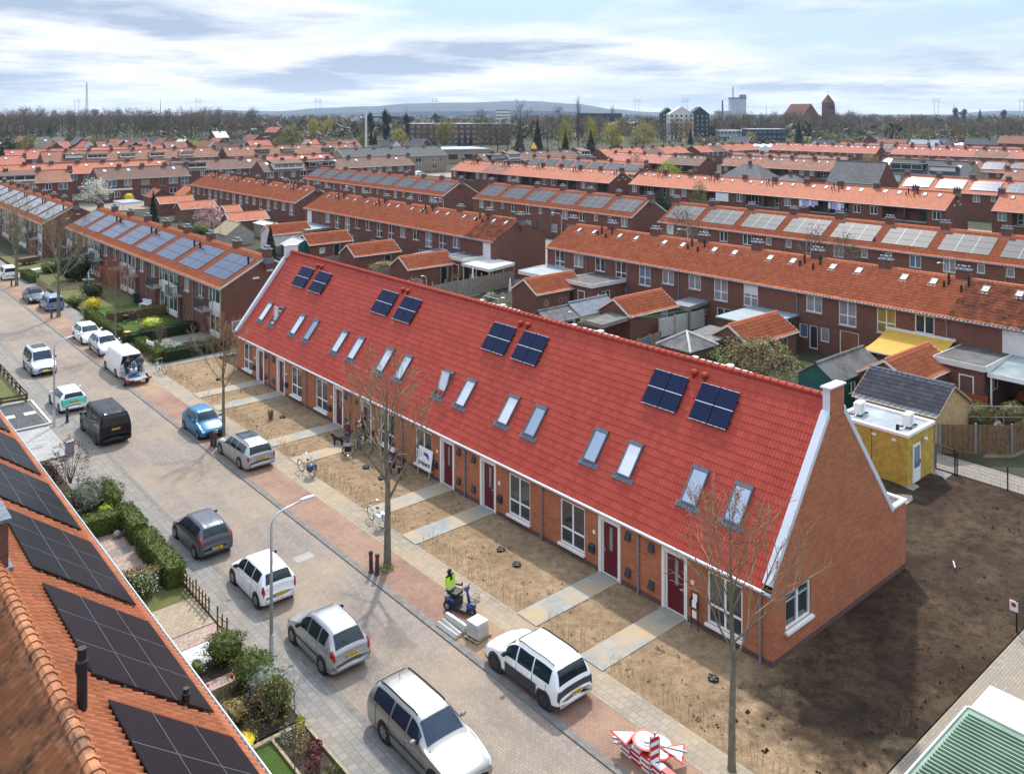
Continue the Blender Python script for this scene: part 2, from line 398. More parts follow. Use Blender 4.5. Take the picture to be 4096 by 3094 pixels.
MAKERS['pavers_sandy'] = lambda n: pavers(n, .3, .3, (.25,.215,.17), (.33,.285,.225), (.14,.105,.07), .5, PI/2)
MAKERS['pavers_grey'] = lambda n: pavers(n, .3, .3, (.18,.172,.158), (.25,.24,.222), (.10,.088,.075), .22, PI/2)
MAKERS['pavers_path'] = lambda n: pavers(n, .5, .5, (.24,.26,.255), (.31,.33,.32), (.22,.19,.14), .95, PI/2, .55)
MAKERS['pavers_big'] = lambda n: pavers(n, .6, .4, (.30,.31,.31), (.38,.385,.375), (.17,.16,.14), .15)
MAKERS['pavers_blue'] = lambda n: pavers(n, .6, .4, (.18,.20,.22), (.24,.26,.28), (.12,.12,.11), .45, 0, .8)
MAKERS['pavers_small'] = lambda n: pavers(n, .2, .1, (.24,.21,.18), (.31,.28,.235), (.13,.12,.08), .25)
MAKERS['pavers_hex'] = lambda n: pavers(n, .25, .22, (.31,.235,.17), (.38,.31,.23), (.16,.16,.06), .15)
def soilcol(b, p, c1, c2, c3, sc):
    f = b.ramp(b.noise(p, sc, 6, .68), .35, .64); g = b.ramp(b.noise(p, sc*6, 5, .7), .42, .66); h = b.ramp(b.noise(p, sc*30, 4, .7), .45, .7)
    c = b.mix(f, c1, c2); c = b.mix(b.math('MULTIPLY', g, .75), c, c3); return b.mix(b.math('MULTIPLY', h, .45), c, tuple(x*.45 for x in c3))
def soil(n, c1, c2, c3, sc, side=False):
    b = NB(n); p = b.pos(); c = soilcol(b, p, c1, c2, c3, sc)
    if side:   # sandy builders' soil in front, dark garden soil beside the gable
        s = b.n('SeparateXYZ', i_0=p); f = b.ramp(b.math('ADD', s.outputs[0], b.math('MULTIPLY', b.noise(p, .45, 5, .65), 12.0)), 32.6, 29.6)
        y = b.ramp(b.math('ADD', s.outputs[1], b.math('MULTIPLY', b.noise(p, 1.2, 4, .65), 2.0)), 18.0, 19.4); f = b.math('MAXIMUM', f, b.math('MULTIPLY', y, b.ramp(s.outputs[0], 31, 29)))
        c = b.mix(f, c, soilcol(b, p, *SANDY))
    b.bump(b.math('ADD', b.noise(p, 5, 6, .7), b.math('MULTIPLY', b.noise(p, 22, 4, .7), .5)), .9, .08)
    return b.done(c, .95, 0, .15)
SANDY = ((.40,.28,.17), (.26,.175,.10), (.18,.115,.065), .45)
MAKERS['soil_sandy'] = lambda n: soil(n, (.042,.026,.017), (.105,.07,.042), (.022,.015,.010), .32, True)
MAKERS['soil_dark'] = lambda n: soil(n, (.042,.026,.017), (.105,.07,.042), (.022,.015,.010), .32)
MAKERS['soil_side'] = MAKERS['soil_sandy']
MAKERS['soil_bed'] = lambda n: soil(n, (.06,.042,.032), (.09,.065,.045), (.035,.026,.02), .8)
def gravel(n, c1, c2):
    b = NB(n); v = b.n('TexVoronoi', i_Vector=b.pos()); v.inputs['Scale'].default_value = 16
    s = b.n('SeparateColor', i_0=v.outputs[1]); b.bump(v.outputs[0], -.6, .03)
    return b.done(b.mix(s.outputs[0], c1, c2), .9, 0, .3)
MAKERS['gravel_pink'] = lambda n: gravel(n, (.24,.16,.125), (.44,.33,.27)); MAKERS['gravel_black'] = lambda n: gravel(n, (.03,.032,.035), (.11,.115,.12)); MAKERS['gravel_white'] = lambda n: gravel(n, (.35,.35,.34), (.66,.66,.63))
def grassmat(n, c1, c2, c3):
    b = NB(n); p = b.pos(); f = b.ramp(b.noise(p, .7, 5), .35, .65); g = b.ramp(b.noise(p, 14, 4, .7), .35, .65)
    b.bump(b.noise(p, 40, 3), .7, .04)
    return b.done(b.mix(b.math('MULTIPLY', g, .6), b.mix(f, c1, c2), c3), .9, 0, .2)
MAKERS['lawn'] = lambda n: grassmat(n, (.05,.095,.014), (.075,.12,.022), (.03,.06,.01)); MAKERS['lawn_poor'] = lambda n: grassmat(n, (.11,.12,.035), (.17,.15,.07), (.07,.085,.02))
def sheet(name, x0, y0, x1, y1, z, m, zb=None, parent=None):
    b = MB(); zb = -.12 if zb is None else zb
    b.box(x0, y0, zb, x1, y1, z); o = b.build(name, m, parent)
    return tag(o, kind='structure') if parent is None else o
def rough_sheet(name, x0, y0, x1, y1, z, m, step, amp, seed):
    rr = random.Random(seed); nx = max(2, int((x1-x0)/step)); ny = max(2, int((y1-y0)/step)); b = MB(); vs = []; fs = []
    for j in range(ny+1):
        for i in range(nx+1):
            e = 0 if i in (0, nx) or j in (0, ny) else 1
            vs.append((x0+(x1-x0)*i/nx, y0+(y1-y0)*j/ny, z + e*rr.uniform(0, amp)))
    for j in range(ny):
        for i in range(nx):
            a = j*(nx+1)+i; fs.append((a, a+1, a+nx+2, a+nx+1))
    b.mesh(vs, fs); return tag(b.build(name, m, smooth=True), kind='structure')
# ---------------------------------------------------------------- ground and paving
g = MB(); g.face([(-6000,-6000,-.15),(6000,-6000,-.15),(6000,6000,-.15),(-6000,6000,-.15)]); tag(g.build('ground', 'ground_mixed'), kind='structure')
sheet('road', 15.1, -30, 19.7, 206, 0, 'road_clinker')
sheet('gutter', 14.82, -30, 15.1, 190, .012, 'kerb_stone')
sheet('pavement', 13.4, -30, 14.82, 190, .03, 'pavers_grey')
sheet('kerb', 19.7, -30, 20.0, 190, .05, 'kerb_stone')
sheet('parking_bay', 20.0, 12.7, 21.75, 71.5, .045, 'parking_clinker'); sheet('parking_bay', 20.0, 74, 21.9, 190, .045, 'parking_clinker')
sheet('crossing', 20.0, 71.5, 23.2, 74, .047, 'pavers_sandy')
sheet('pavement', 21.75, 12.7, 22.95, 71.5, .05, 'pavers_sandy'); sheet('pavement', 21.9, 74, 23.4, 190, .05, 'pavers_grey')
rough_sheet('soil', 22.95, 17.72, 27.9, 70.5, .03, 'soil_sandy', .3, .05, 1)
rough_sheet('soil', 22.95, 12.55, 50.5, 17.72, .03, 'soil_side', .35, .06, 2)
rough_sheet('soil', 38.3, 17.75, 50.5, 66, .0, 'soil_dark', 1.0, .08, 3)
sheet('path', 20.0, 70.5, 31, 72.2, .055, 'pavers_grey')
for y in (61.75, 58.3, 49.85, 46.35, 37.85, 34.3, 25.8, 22.2): sheet('path', 22.9, y-.6, 27.85, y+.6, .085, 'pavers_path')
sheet('lane', 20.0, 10.9, 60, 12.5, .04, 'pavers_small'); sheet('lane', 50.75, 12.5, 53.0, 74, .03, 'pavers_small')
sheet('path', 44.5, 20.5, 50.6, 24.2, .04, 'pavers_blue'); sheet('path', 46.0, 24.2, 47.6, 60, .04, 'pavers_blue')
sheet('terrace', 58.5, 14, 63.5, 22.6, .04, 'pavers_grey')
sheet('lawn', 53.2, 54.5, 57.4, 62.2, .03, 'lawn')
sheet('road', 82.0, 0, 88.0, 206, 0, 'road_clinker'); sheet('pavement', 76.5, 0, 82, 190, .04, 'pavers_grey'); sheet('pavement', 88, 0, 95, 190, .04, 'pavers_grey')
sheet('road', -20, 190, 230, 206, -.004, 'road_clinker')
sheet('road', 152, 0, 160, 190, 0, 'road_clinker')
sheet('crossing', 66, 73.0, 82, 79.5, .035, 'pavers_grey')
sheet('road', 162, 214, 190, 236, 0.002, 'road_clinker')
# ---------------------------------------------------------------- roofs, windows and terraces
def tile_slope(name, mats, x0, x1, e, r, tw=.25, course=.34, amp=.035, seg=6, parent=None, sections=None, lift=.028, prof='wave', flip=False):
    """tiled roof slope from eave e=(y,z) to ridge r=(y,z); sections: [(x, material index)]"""
    e = np.array(e, float); r = np.array(r, float); L = np.linalg.norm(r-e); d = (r-e)/L
    n = np.array([-d[1], d[0]]); n = n if n[1] > 0 else -n
    nc = max(1, round(L/course)); ch = L/nc; nt = max(1, round((x1-x0)/tw)); nx = nt*seg
    t = np.arange(nx+1)/seg; f = t - np.floor(t)
    if prof == 'roll2': f = (2*t) % 1.0; h = amp*np.where(f < .84, f/.8, 0)
    else: h = amp*((.5+.5*np.cos(2*PI*(f-.25)))**1.4)
    X = x0 + (x1-x0)*np.arange(nx+1)/nx
    ks = np.repeat(np.arange(nc), 2).astype(float); ks[1::2] += 1
    off = np.tile([lift, .0], nc)
    S = ks*ch
    V = np.zeros((len(ks), nx+1, 3)); H = h[None,:] + off[:,None]
    V[:,:,0] = X[None,:]; V[:,:,1] = e[0] + d[0]*S[:,None] + n[0]*H; V[:,:,2] = e[1] + d[1]*S[:,None] + n[1]*H
    rows = len(ks); idx = np.arange(rows*(nx+1)).reshape(rows, nx+1)
    F = np.stack([idx[:-1,:-1], idx[:-1,1:], idx[1:,1:], idx[1:,:-1]], -1).reshape(-1,4)
    if (d[0] < 0) != flip: F = F[:, ::-1]
    me = bpy.data.meshes.new(name); nv = rows*(nx+1); nf = len(F)
    me.vertices.add(nv); me.vertices.foreach_set('co', V.astype(np.float32).ravel())
    me.loops.add(nf*4); me.loops.foreach_set('vertex_index', F.astype(np.int32).ravel())
    me.polygons.add(nf); me.polygons.foreach_set('loop_start', np.arange(0, nf*4, 4, dtype=np.int32))
    for m in mats: me.materials.append(M(m))
    U = np.tile(t[None,:], (rows,1)); W = np.tile((ks + np.tile([.02,-.02], nc))[:,None], (1,nx+1))
    uv = np.stack([U, W], -1).reshape(-1,2)[F.ravel()]
    me.uv_layers.new(name='UVMap').data.foreach_set('uv', uv.astype(np.float32).ravel())
    if sections:
        xc = V.reshape(-1,3)[F[:,0],0]; mi = np.zeros(nf, np.int32)
        for a, b_, k in sections: mi[(xc >= a) & (xc < b_)] = k
        me.polygons.foreach_set('material_index', mi)
    me.update(); me.validate()
    me.polygons.foreach_set('use_smooth', np.repeat((np.arange(rows-1) % 2 == 0) & (prof == 'wave'), nx))
    return link(name, me, parent)
def flat_slope(name, mats, x0, x1, e, r, tw=.25, course=.34, parent=None, sections=None):
    b = MB(); L = math.hypot(r[0]-e[0], r[1]-e[1]); cs = sorted({x0, x1} | {min(x1, max(x0, t)) for s in sections or () for t in s[:2]})
    for a, c in zip(cs, cs[1:]):
        mi = 0
        for s in sections or (): 
            if s[0] <= (a+c)/2 < s[1]: mi = s[2]
        q = [(a,e[0],e[1]),(c,e[0],e[1]),(c,r[0],r[1]),(a,r[0],r[1])]; u = [(a/tw,0),(c/tw,0),(c/tw,L/course),(a/tw,L/course)]
        if r[0] < e[0]: q = q[::-1]; u = u[::-1]
        b.face(q, mi, u)
    return b.build(name, mats, parent)
def ridge_tiles(b, x0, x1, y, z, r=.13, step=.36, mi=0):
    n = max(1, round((x1-x0)/step)); s = (x1-x0)/n
    for i in range(n):
        a = x0+i*s; P = [(a+.0, r*.92), (a+s*.86, r*.92), (a+s*.86, r*1.12), (a+s, r*1.12)]
        vs = []; fs = []
        for x, q in P:
            for k in range(6): t = PI*(k/5)*1.16-.25; vs.append((x, y+q*math.cos(t), z+q*math.sin(t)-.03))
        for j in range(3):
            for k in range(5): fs.append((j*6+k, j*6+k+1, (j+1)*6+k+1, (j+1)*6+k))
        b.mesh(vs, fs, mi)
def wall_holes(b, x0, x1, z0, z1, holes, y=0.0, dep=.12, mi=0, ri=None):
    """wall in the plane y facing -y with rectangular holes (x0,z0,x1,z1) and reveals going to y+dep"""
    ri = mi if ri is None else ri
    xs = sorted({x0, x1} | {h[0] for h in holes} | {h[2] for h in holes}); zs = sorted({z0, z1} | {h[1] for h in holes} | {h[3] for h in holes})
    xs = [x for x in xs if x0-1e-6 <= x <= x1+1e-6]; zs = [z for z in zs if z0-1e-6 <= z <= z1+1e-6]
    for a, c in zip(xs, xs[1:]):
        for d, e in zip(zs, zs[1:]):
            mx, mz = (a+c)/2, (d+e)/2
            if any(h[0] < mx < h[2] and h[1] < mz < h[3] for h in holes): continue
            b.face([(a,y,d),(c,y,d),(c,y,e),(a,y,e)], mi)
    for h in holes:
        a, d, c, e = h[:4]; q = h[4] if len(h) > 4 else dep
        b.face([(a,y,d),(a,y,e),(a,y+q,e),(a,y+q,d)], ri); b.face([(c,y,d),(c,y+q,d),(c,y+q,e),(c,y,e)], ri)
        b.face([(a,y,e),(c,y,e),(c,y+q,e),(a,y+q,e)], ri); b.face([(a,y,d),(a,y+q,d),(c,y+q,d),(c,y,d)], ri)
WCACHE = {}
def window_data(w, h, cols, rows, frame, fr=.075):
    k = (round(w,2), round(h,2), cols, str(rows), frame)
    if k not in WCACHE:
        b = MB(); y0, y1 = 0, .07; p = MB()
        b.box(-w/2,y0,0,-w/2+fr,y1,h); b.box(w/2-fr,y0,0,w/2,y1,h); b.box(-w/2+fr,y0,0,w/2-fr,y1,fr); b.box(-w/2+fr,y0,h-fr,w/2-fr,y1,h)
        xs = [-w/2+fr + (w-2*fr)*i/cols for i in range(cols+1)]
        for x in xs[1:-1]: b.box(x-fr*.55, y0+.002, fr, x+fr*.55, y1-.002, h-fr)
        zs = rows if isinstance(rows, (list, tuple)) else [i/rows for i in range(1, rows)]
        edges = [-w/2+fr] + [x for x in xs[1:-1]] + [w/2-fr]
        for t in zs:
            for i in range(cols):
                a = edges[i] + (fr*.55 if i else 0); c = edges[i+1] - (fr*.55 if i < cols-1 else 0)
                b.box(a, y0+.004, h*t-fr*.5, c, y1-.004, h*t+fr*.5)
        p.face([(-w/2+fr*.5,.04,fr*.5),(w/2-fr*.5,.04,fr*.5),(w/2-fr*.5,.04,h-fr*.5),(-w/2+fr*.5,.04,h-fr*.5)])
        s = MB(); s.box(-w/2-.04,-.13,-.07,w/2+.04,.02,-.002)
        WCACHE[k] = (b.data('window_frame', frame), p, {}, s)
    return WCACHE[k]
def window(parent, x, z, w, h, cols=2, rows=1, glass='glass', frame='white_paint', y=.05, name='window', sill=None, fr=.075):
    me, p, gl, s = window_data(w, h, cols, rows, frame, fr)
    o = link(name, me, parent, (x, y, z))
    if glass not in gl: gl[glass] = p.data('pane', glass)
    link('pane', gl[glass], o)
    if sill:
        if ('s', sill) not in gl: gl[('s', sill)] = s.data('sill', sill)
        link('sill', gl[('s', sill)], o, (0, -y, 0))
    return o
PM = {}
def shared(key, fn):
    if key not in PM: PM[key] = fn()
    return PM[key]
def chimney(parent, x, y, z, kind='pots', mat='brick_brown', w=.95, d=.62, h=1.25, pots=4):
    # z: height of the roof ridge; the shaft starts inside the roof
    def mk():
        b = MB(); b.box(-w/2,-d/2,-1.0,w/2,d/2,h-.62); return b.data('chimney', mat)
    def cap():
        b = MB(); b.box(-w/2-.07,-d/2-.07,h-.62,w/2+.07,d/2+.07,h-.52); return b.data('cap', 'lead')
    def pot():
        b = MB(); b.lathe([(.09,0),(.085,.22),(.11,.23),(.11,.27),(.05,.29)], 8); return b.data('chimney_pot', 'zinc')
    def fl():
        b = MB(); b.box(-w/2-.10,-d/2-.10,-.62,w/2+.10,d/2+.10,-.10); return b.data('flashing', 'lead')
    o = link('chimney', shared(('ch',mat,w,d,h), mk), parent, (x,y,z))
    link('flashing', shared(('cf',w,d), fl), o); link('cap', shared(('cc',w,d,h), cap), o)
    for i in range(pots):
        link('chimney_pot', shared('pot', pot), o, ((i-(pots-1)/2)*w*.72/max(1,pots-1) if pots > 1 else 0, (.08 if i % 2 else -.06), h-.52))
    return o
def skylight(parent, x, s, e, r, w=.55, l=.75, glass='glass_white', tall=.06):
    """roof light at distance s up the slope e->r"""
    L = math.hypot(r[0]-e[0], r[1]-e[1]); d = ((r[0]-e[0])/L, (r[1]-e[1])/L); a = math.atan2(d[1], d[0])
    def mk():
        b = MB(); f = .07
        b.box(-w/2,0,0,-w/2+f,l,tall+.05); b.box(w/2-f,0,0,w/2,l,tall+.05); b.box(-w/2+f,0,0,w/2-f,f,tall+.05); b.box(-w/2+f,l-f,0,w/2-f,l,tall+.06)
        b.box(-w/2-.06,-.22,0,w/2+.06,-.002,.05, 1); return b.data('skylight', ['anthracite', 'lead'])
    def pn():
        b = MB(); b.face([(-w/2+.05,.05,tall+.03),(w/2-.05,.05,tall+.03),(w/2-.05,l-.05,tall+.03),(-w/2+.05,l-.05,tall+.03)]); return b.data('pane', glass)
    o = link('skylight', shared(('sk',w,l,tall), mk), parent, (x, e[0]+d[0]*s, e[1]+d[1]*s), (a,0,0))
    link('pane', shared(('skp',w,l,glass,tall), pn), o); return o
def vent_pipe(parent, x, y, z, h=.9, r=.09, mat='black'):
    def mk():
        b = MB(); b.lathe([(r,-.5),(r,h*.62),(r*1.25,h*.64),(r*1.25,h*.8),(r*.9,h*.83),(r*.9,h)], 10); return b.data('vent_pipe', mat)
    return link('vent_pipe', shared(('vp',h,r,mat), mk), parent, (x,y,z))
def solar_array(parent, x0, x1, s0, s1, e, r, nx, ny, mat='solar_navy', gap=.025, lift=.13, name='solar_array', split=False, colgap=.045, rail='zinc', colname=None):
    L = math.hypot(r[0]-e[0], r[1]-e[1]); d = ((r[0]-e[0])/L, (r[1]-e[1])/L); a = math.atan2(d[1], d[0])
    pw = (x1-x0-colgap*(nx-1))/nx; ph = (s1-s0-gap*(ny-1))/ny
    def pan(b, px, py):
        b.box(px, py, lift-.04, px+pw, py+ph, lift-.004, 1)
        b.face([(px+.012,py+.012,lift),(px+pw-.012,py+.012,lift),(px+pw-.012,py+ph-.012,lift),(px+.012,py+ph-.012,lift)], 0, [(0,0),(pw,0),(pw,ph),(0,ph)])
    rt = (x0, e[0]+d[0]*s0, e[1]+d[1]*s0); ang = (a,0,0)
    b = MB()
    for i in range(nx-1): xx = (i+1)*pw+i*colgap; b.box(xx-.004, 0, lift-.02, xx+colgap+.004, s1-s0, lift+.002, 2)
    for j in range(ny-1 if split else 0): yy = (j+1)*ph+j*gap; b.box(0, yy-.002, lift-.02, x1-x0, yy+gap+.002, lift+.001, 2)
    for j in range(2*ny):
        yy = ph*(j//2) + gap*(j//2) + ph*(.25 if j % 2 == 0 else .75)
        b.box(-.06, yy-.02, .03, x1-x0+.06, yy+.02, lift-.045, 2)
    if not split:
        for i in range(nx):
            for j in range(ny): pan(b, i*(pw+colgap), j*(ph+gap))
        return b.build(name, [mat, 'black', rail], parent, loc=rt, rot=ang)
    o = b.build(name, [mat, 'black', rail], parent, loc=rt, rot=ang)
    def pm():
        q = MB(); pan(q, 0, 0); return q.data('solar_panel', [mat, 'black'])
    me = shared(('panel', round(pw,3), round(ph,3), mat, lift), pm)
    for i in range(nx):
        for j in range(ny): link('solar_panel', me, o, (i*(pw+colgap), j*(ph+gap), 0))
    return o
GL = ['glass','glass','glass_curtain','glass_blue','glass_curtain']
def terrace(label, loc, rz, L, D=8.4, ze=5.0, zr=7.25, roof='tile_orange', wall='brick_brown', near=0, name='terraced_house_row', wins=(), sky=(), chims=(), pipes=(), arrays=(), dps=(), recess=(), sections=None, mats=None, verge=None, gables=(1,1), dormers=(), ridge=True, group='terraced house rows of the estate', cat='terraced house', tw=.26, eave=.28, skys=None, chw=.95, chimz=None, backwin=False, seedv=0, flues=(), windowframe='white_paint', gablevents=False, chimmat='brick_brown'):
    rr = random.Random(int(L*100) + int(loc[0]*7) + int(loc[1]*13) + seedv)
    root = thing(name, label, cat, (loc[0], loc[1], 0), rz, group)
    m = (zr-ze)/(D/2); e = (-eave, ze-eave*m); r = (D/2, zr); eb = (D+eave, ze-eave*m)
    holes = [(x-w/2, z, x+w/2, z+h) for (x, z, w, h, *_) in wins if not isinstance(z, str)] + [(a, z0, b_, z1, .004) for (a, b_, z0, z1, *_) in recess]
    b = MB(); wall_holes(b, 0, L, -.3, ze, holes)
    b.face([(L,D,-.3),(0,D,-.3),(0,D,ze),(L,D,ze)])
    b.face([(0,D,-.3),(0,0,-.3),(0,0,ze),(0,D/2,zr-.03),(0,D,ze)]); b.face([(L,0,-.3),(L,D,-.3),(L,D,ze),(L,D/2,zr-.03),(L,0,ze)])
    b.build('wall', wall, root)
    for (a, b_, z0, z1, *_) in recess:
        q = MB(); dp = 1.25
        q.face([(a,0,z0),(a,0,z1),(a,dp,z1),(a,dp,z0)]); q.face([(b_,0,z0),(b_,dp,z0),(b_,dp,z1),(b_,0,z1)]); q.face([(a,0,z1),(b_,0,z1),(b_,dp,z1),(a,dp,z1)], 1)
        q.face([(a,0,z0),(a,dp,z0),(b_,dp,z0),(b_,0,z0)], 1); wc = (a+b_)/2 + (b_-a)*.18*(_[0] if _ else 1); wall_holes(q, a, b_, z0, z1, [(wc-.8, z0+.05, wc+.8, z0+2.15)], y=dp, dep=.08)
        q.box(a+.02, -.18, z0-.16, b_-.02, .0, z0-.02, 1)
        o = q.build('balcony', [wall, 'concrete'], root)
        w_ = MB()
        window(o, wc, z0+.05, 1.6, 2.1, 2, [.32], 'glass', 'dark_metal' if rr.random() < .6 else 'white_paint', y=dp+.02, name='balcony_door')
        q = MB(); q.box(a, -.06, z0+.92, b_, -.02, z0+.96); n = int((b_-a)/.13)
        for i in range(n+1): q.box(a+(b_-a)*i/n-.008, -.05, z0-.02, a+(b_-a)*i/n+.008, -.03, z0+.92)
        q.build('railing', 'dark_metal', o)
    ms = mats or [roof]
    if near >= 2:
        tile_slope('roof', ms, -.03, L+.03, e, r, .30, .36, .07, 6 if near > 2 else 5, root, sections, lift=.05)
        flat_slope('roof', ms, -.03, L+.03, eb, r, tw, .34, root, sections)
    else:
        flat_slope('roof', ms, -.03, L+.03, e, r, tw, .34, root, sections); flat_slope('roof', ms, -.03, L+.03, eb, r, tw, .34, root, sections)
    q = MB()
    if near: ridge_tiles(q, -.03, L+.03, D/2, zr+.03)
    else: q.tube([(-.03,D/2,zr+.03),(L+.03,D/2,zr+.03)], .11, 6)
    q.build('ridge', ms[0], root)
    q = MB()
    if near: q.tube([(-.03,-eave-.05,e[1]-.03),(L+.03,-eave-.05,e[1]-.03)], .055, 8); q.box(-.02,-eave-.0,e[1]-.14,L+.02,0,e[1]-.05)
    else: q.box(-.03,-eave-.08,e[1]-.1,L+.03,.0,e[1]+.0)
    q.build('gutter', 'zinc' if near else 'white_dull', root)
    if verge:
        for xx in ((-.06, -.015), (L+.015, L+.06)):
            q = MB()
            for (ya, za), (yb, zb) in ((e, r), (eb, r)):
                q.mesh([(xx[0],ya,za-.14),(xx[1],ya,za-.14),(xx[1],yb,zb-.14),(xx[0],yb,zb-.14),(xx[0],ya,za+.04),(xx[1],ya,za+.04),(xx[1],yb,zb+.04),(xx[0],yb,zb+.04)],[(0,3,2,1),(4,5,6,7),(0,1,5,4),(1,2,6,5),(2,3,7,6),(3,0,4,7)])
            q.build('verge_board', verge, root)
    for (x, z, wd, h, *k) in wins:
        cols = k[0] if k else 2; rows = k[1] if len(k) > 1 else 1; gl = k[2] if len(k) > 2 and k[2] else GL[int(rr.random()*5)]
        o = window(root, x, z, wd, h, cols, rows, gl, k[3] if len(k) > 3 else windowframe, sill=('concrete' if near and z > 2 else None), name=('door' if z < .2 and cols == 1 else 'window'))
        if len(k) > 4 and k[4]:
            q = MB(); t = k[4]; q.box(-wd/2+.03,-.035,h*(1-t),wd/2-.03,-.004,h); q.box(-wd/2-.03,-.15,h-.02,wd/2+.03,.0,h+.16); q.build('roller_shutter', 'white_dull', o)
    for x in chims: chimney(root, x, D/2, chimz or zr, w=chw if near else .9, pots=4 if near else 2, mat=chimmat)
    for s in sky:
        skylight(root, s[0], s[1], e, r, *(s[2:] if len(s) > 2 else ()))
    for (x, s, h) in pipes:
        t = s/math.hypot(r[0]-e[0], r[1]-e[1]); vent_pipe(root, x, e[0]+(r[0]-e[0])*t, e[1]+(r[1]-e[1])*t, h)
    for a in arrays: solar_array(root, *a[:4], e, r, *a[4:])
    for x in dps:
        q = MB(); q.tube([(x,-.3,e[1]-.05),(x,-.3,e[1]-.15),(x,-.07,e[1]-.5),(x,-.07,0)], .045, 6); q.build('downpipe', 'zinc', root)
    for dm in dormers: dormer(root, e, r, *dm)
    if gablevents:
        for (yy, zz) in ((D/2-1.1, ze+.35), (D/2+1.1, ze+.35), (D/2+.25, ze+.9)):
            q = MB(); q.box(L+.002,yy-.3,zz,L+.09,yy+.3,zz+.17); q.build('nest_box', 'white_dull', root)
    root['e0'], root['e1'], root['r0'], root['r1'] = e[0], e[1], r[0], r[1]
    return root
def dormer(root, e, r, x, w, h=1.25, s=.9, wall='white_dull', nwin=3, pitched=False, shut=False, roofm='roofing_felt', frame='white_paint'):
    L = math.hypot(r[0]-e[0], r[1]-e[1]); d = ((r[0]-e[0])/L, (r[1]-e[1])/L); y0 = e[0]+d[0]*s; z0 = e[1]+d[1]*s
    y1 = y0 + h/(d[1]/d[0]) + .3
    b = MB(); wall_holes(b, x-w/2, x+w/2, z0-.1, z0+h, [(x-w/2+.15, z0+.3, x+w/2-.15, z0+h-.12)], y=y0, dep=.07)
    for xx, q in ((x-w/2, 0), (x+w/2, 1)):
        p = [(xx,y0,z0-.1),(xx,y0,z0+h),(xx,y1,z0+h),(xx,y1,z0-.1)]; b.face(p if q == 0 else p[::-1])
    o = b.build('dormer', wall, root)
    b = MB()
    if pitched:
        a = 1.2; y2 = y1+a
        for zc in (0, .1): pass
        b.face([(x-w/2-.15,y0-.3,z0+h),(x+w/2+.15,y0-.3,z0+h),(x+w/2+.15,y2,z0+h+.95),(x-w/2-.15,y2,z0+h+.95)], 0, [(0,0),(w/.26,0),(w/.26,7),(0,7)])
        b.face([(x-w/2-.15,y0-.3,z0+h-.12),(x-w/2-.15,y2,z0+h+.83),(x+w/2+.15,y2,z0+h+.83),(x+w/2+.15,y0-.3,z0+h-.12)])
        b.face([(x-w/2-.15,y0-.3,z0+h-.12),(x+w/2+.15,y0-.3,z0+h-.12),(x+w/2+.15,y0-.3,z0+h),(x-w/2-.15,y0-.3,z0+h)])
        for xx in (x-w/2-.15, x+w/2+.15): b.face([(xx,y0-.3,z0+h-.12),(xx,y2,z0+h+.83),(xx,y2,z0+h+.95),(xx,y0-.3,z0+h)])
    else: b.box(x-w/2-.12, y0-.22, z0+h+.002, x+w/2+.12, y1, z0+h+.16)
    b.build('dormer_roof', roofm, o)
    ww = w-.3
    if shut:
        q = MB(); q.box(x-ww/2,y0+.02,z0+.3,x+ww/2,y0+.06,z0+h-.12); q.build('roller_shutter', 'white_dull', o)
    else: window(o, x, z0+.3, ww, h-.42, nwin, 1, GL[int(R.random()*5)], frame, y=y0+.01)
    return o
YROW = -PI/2
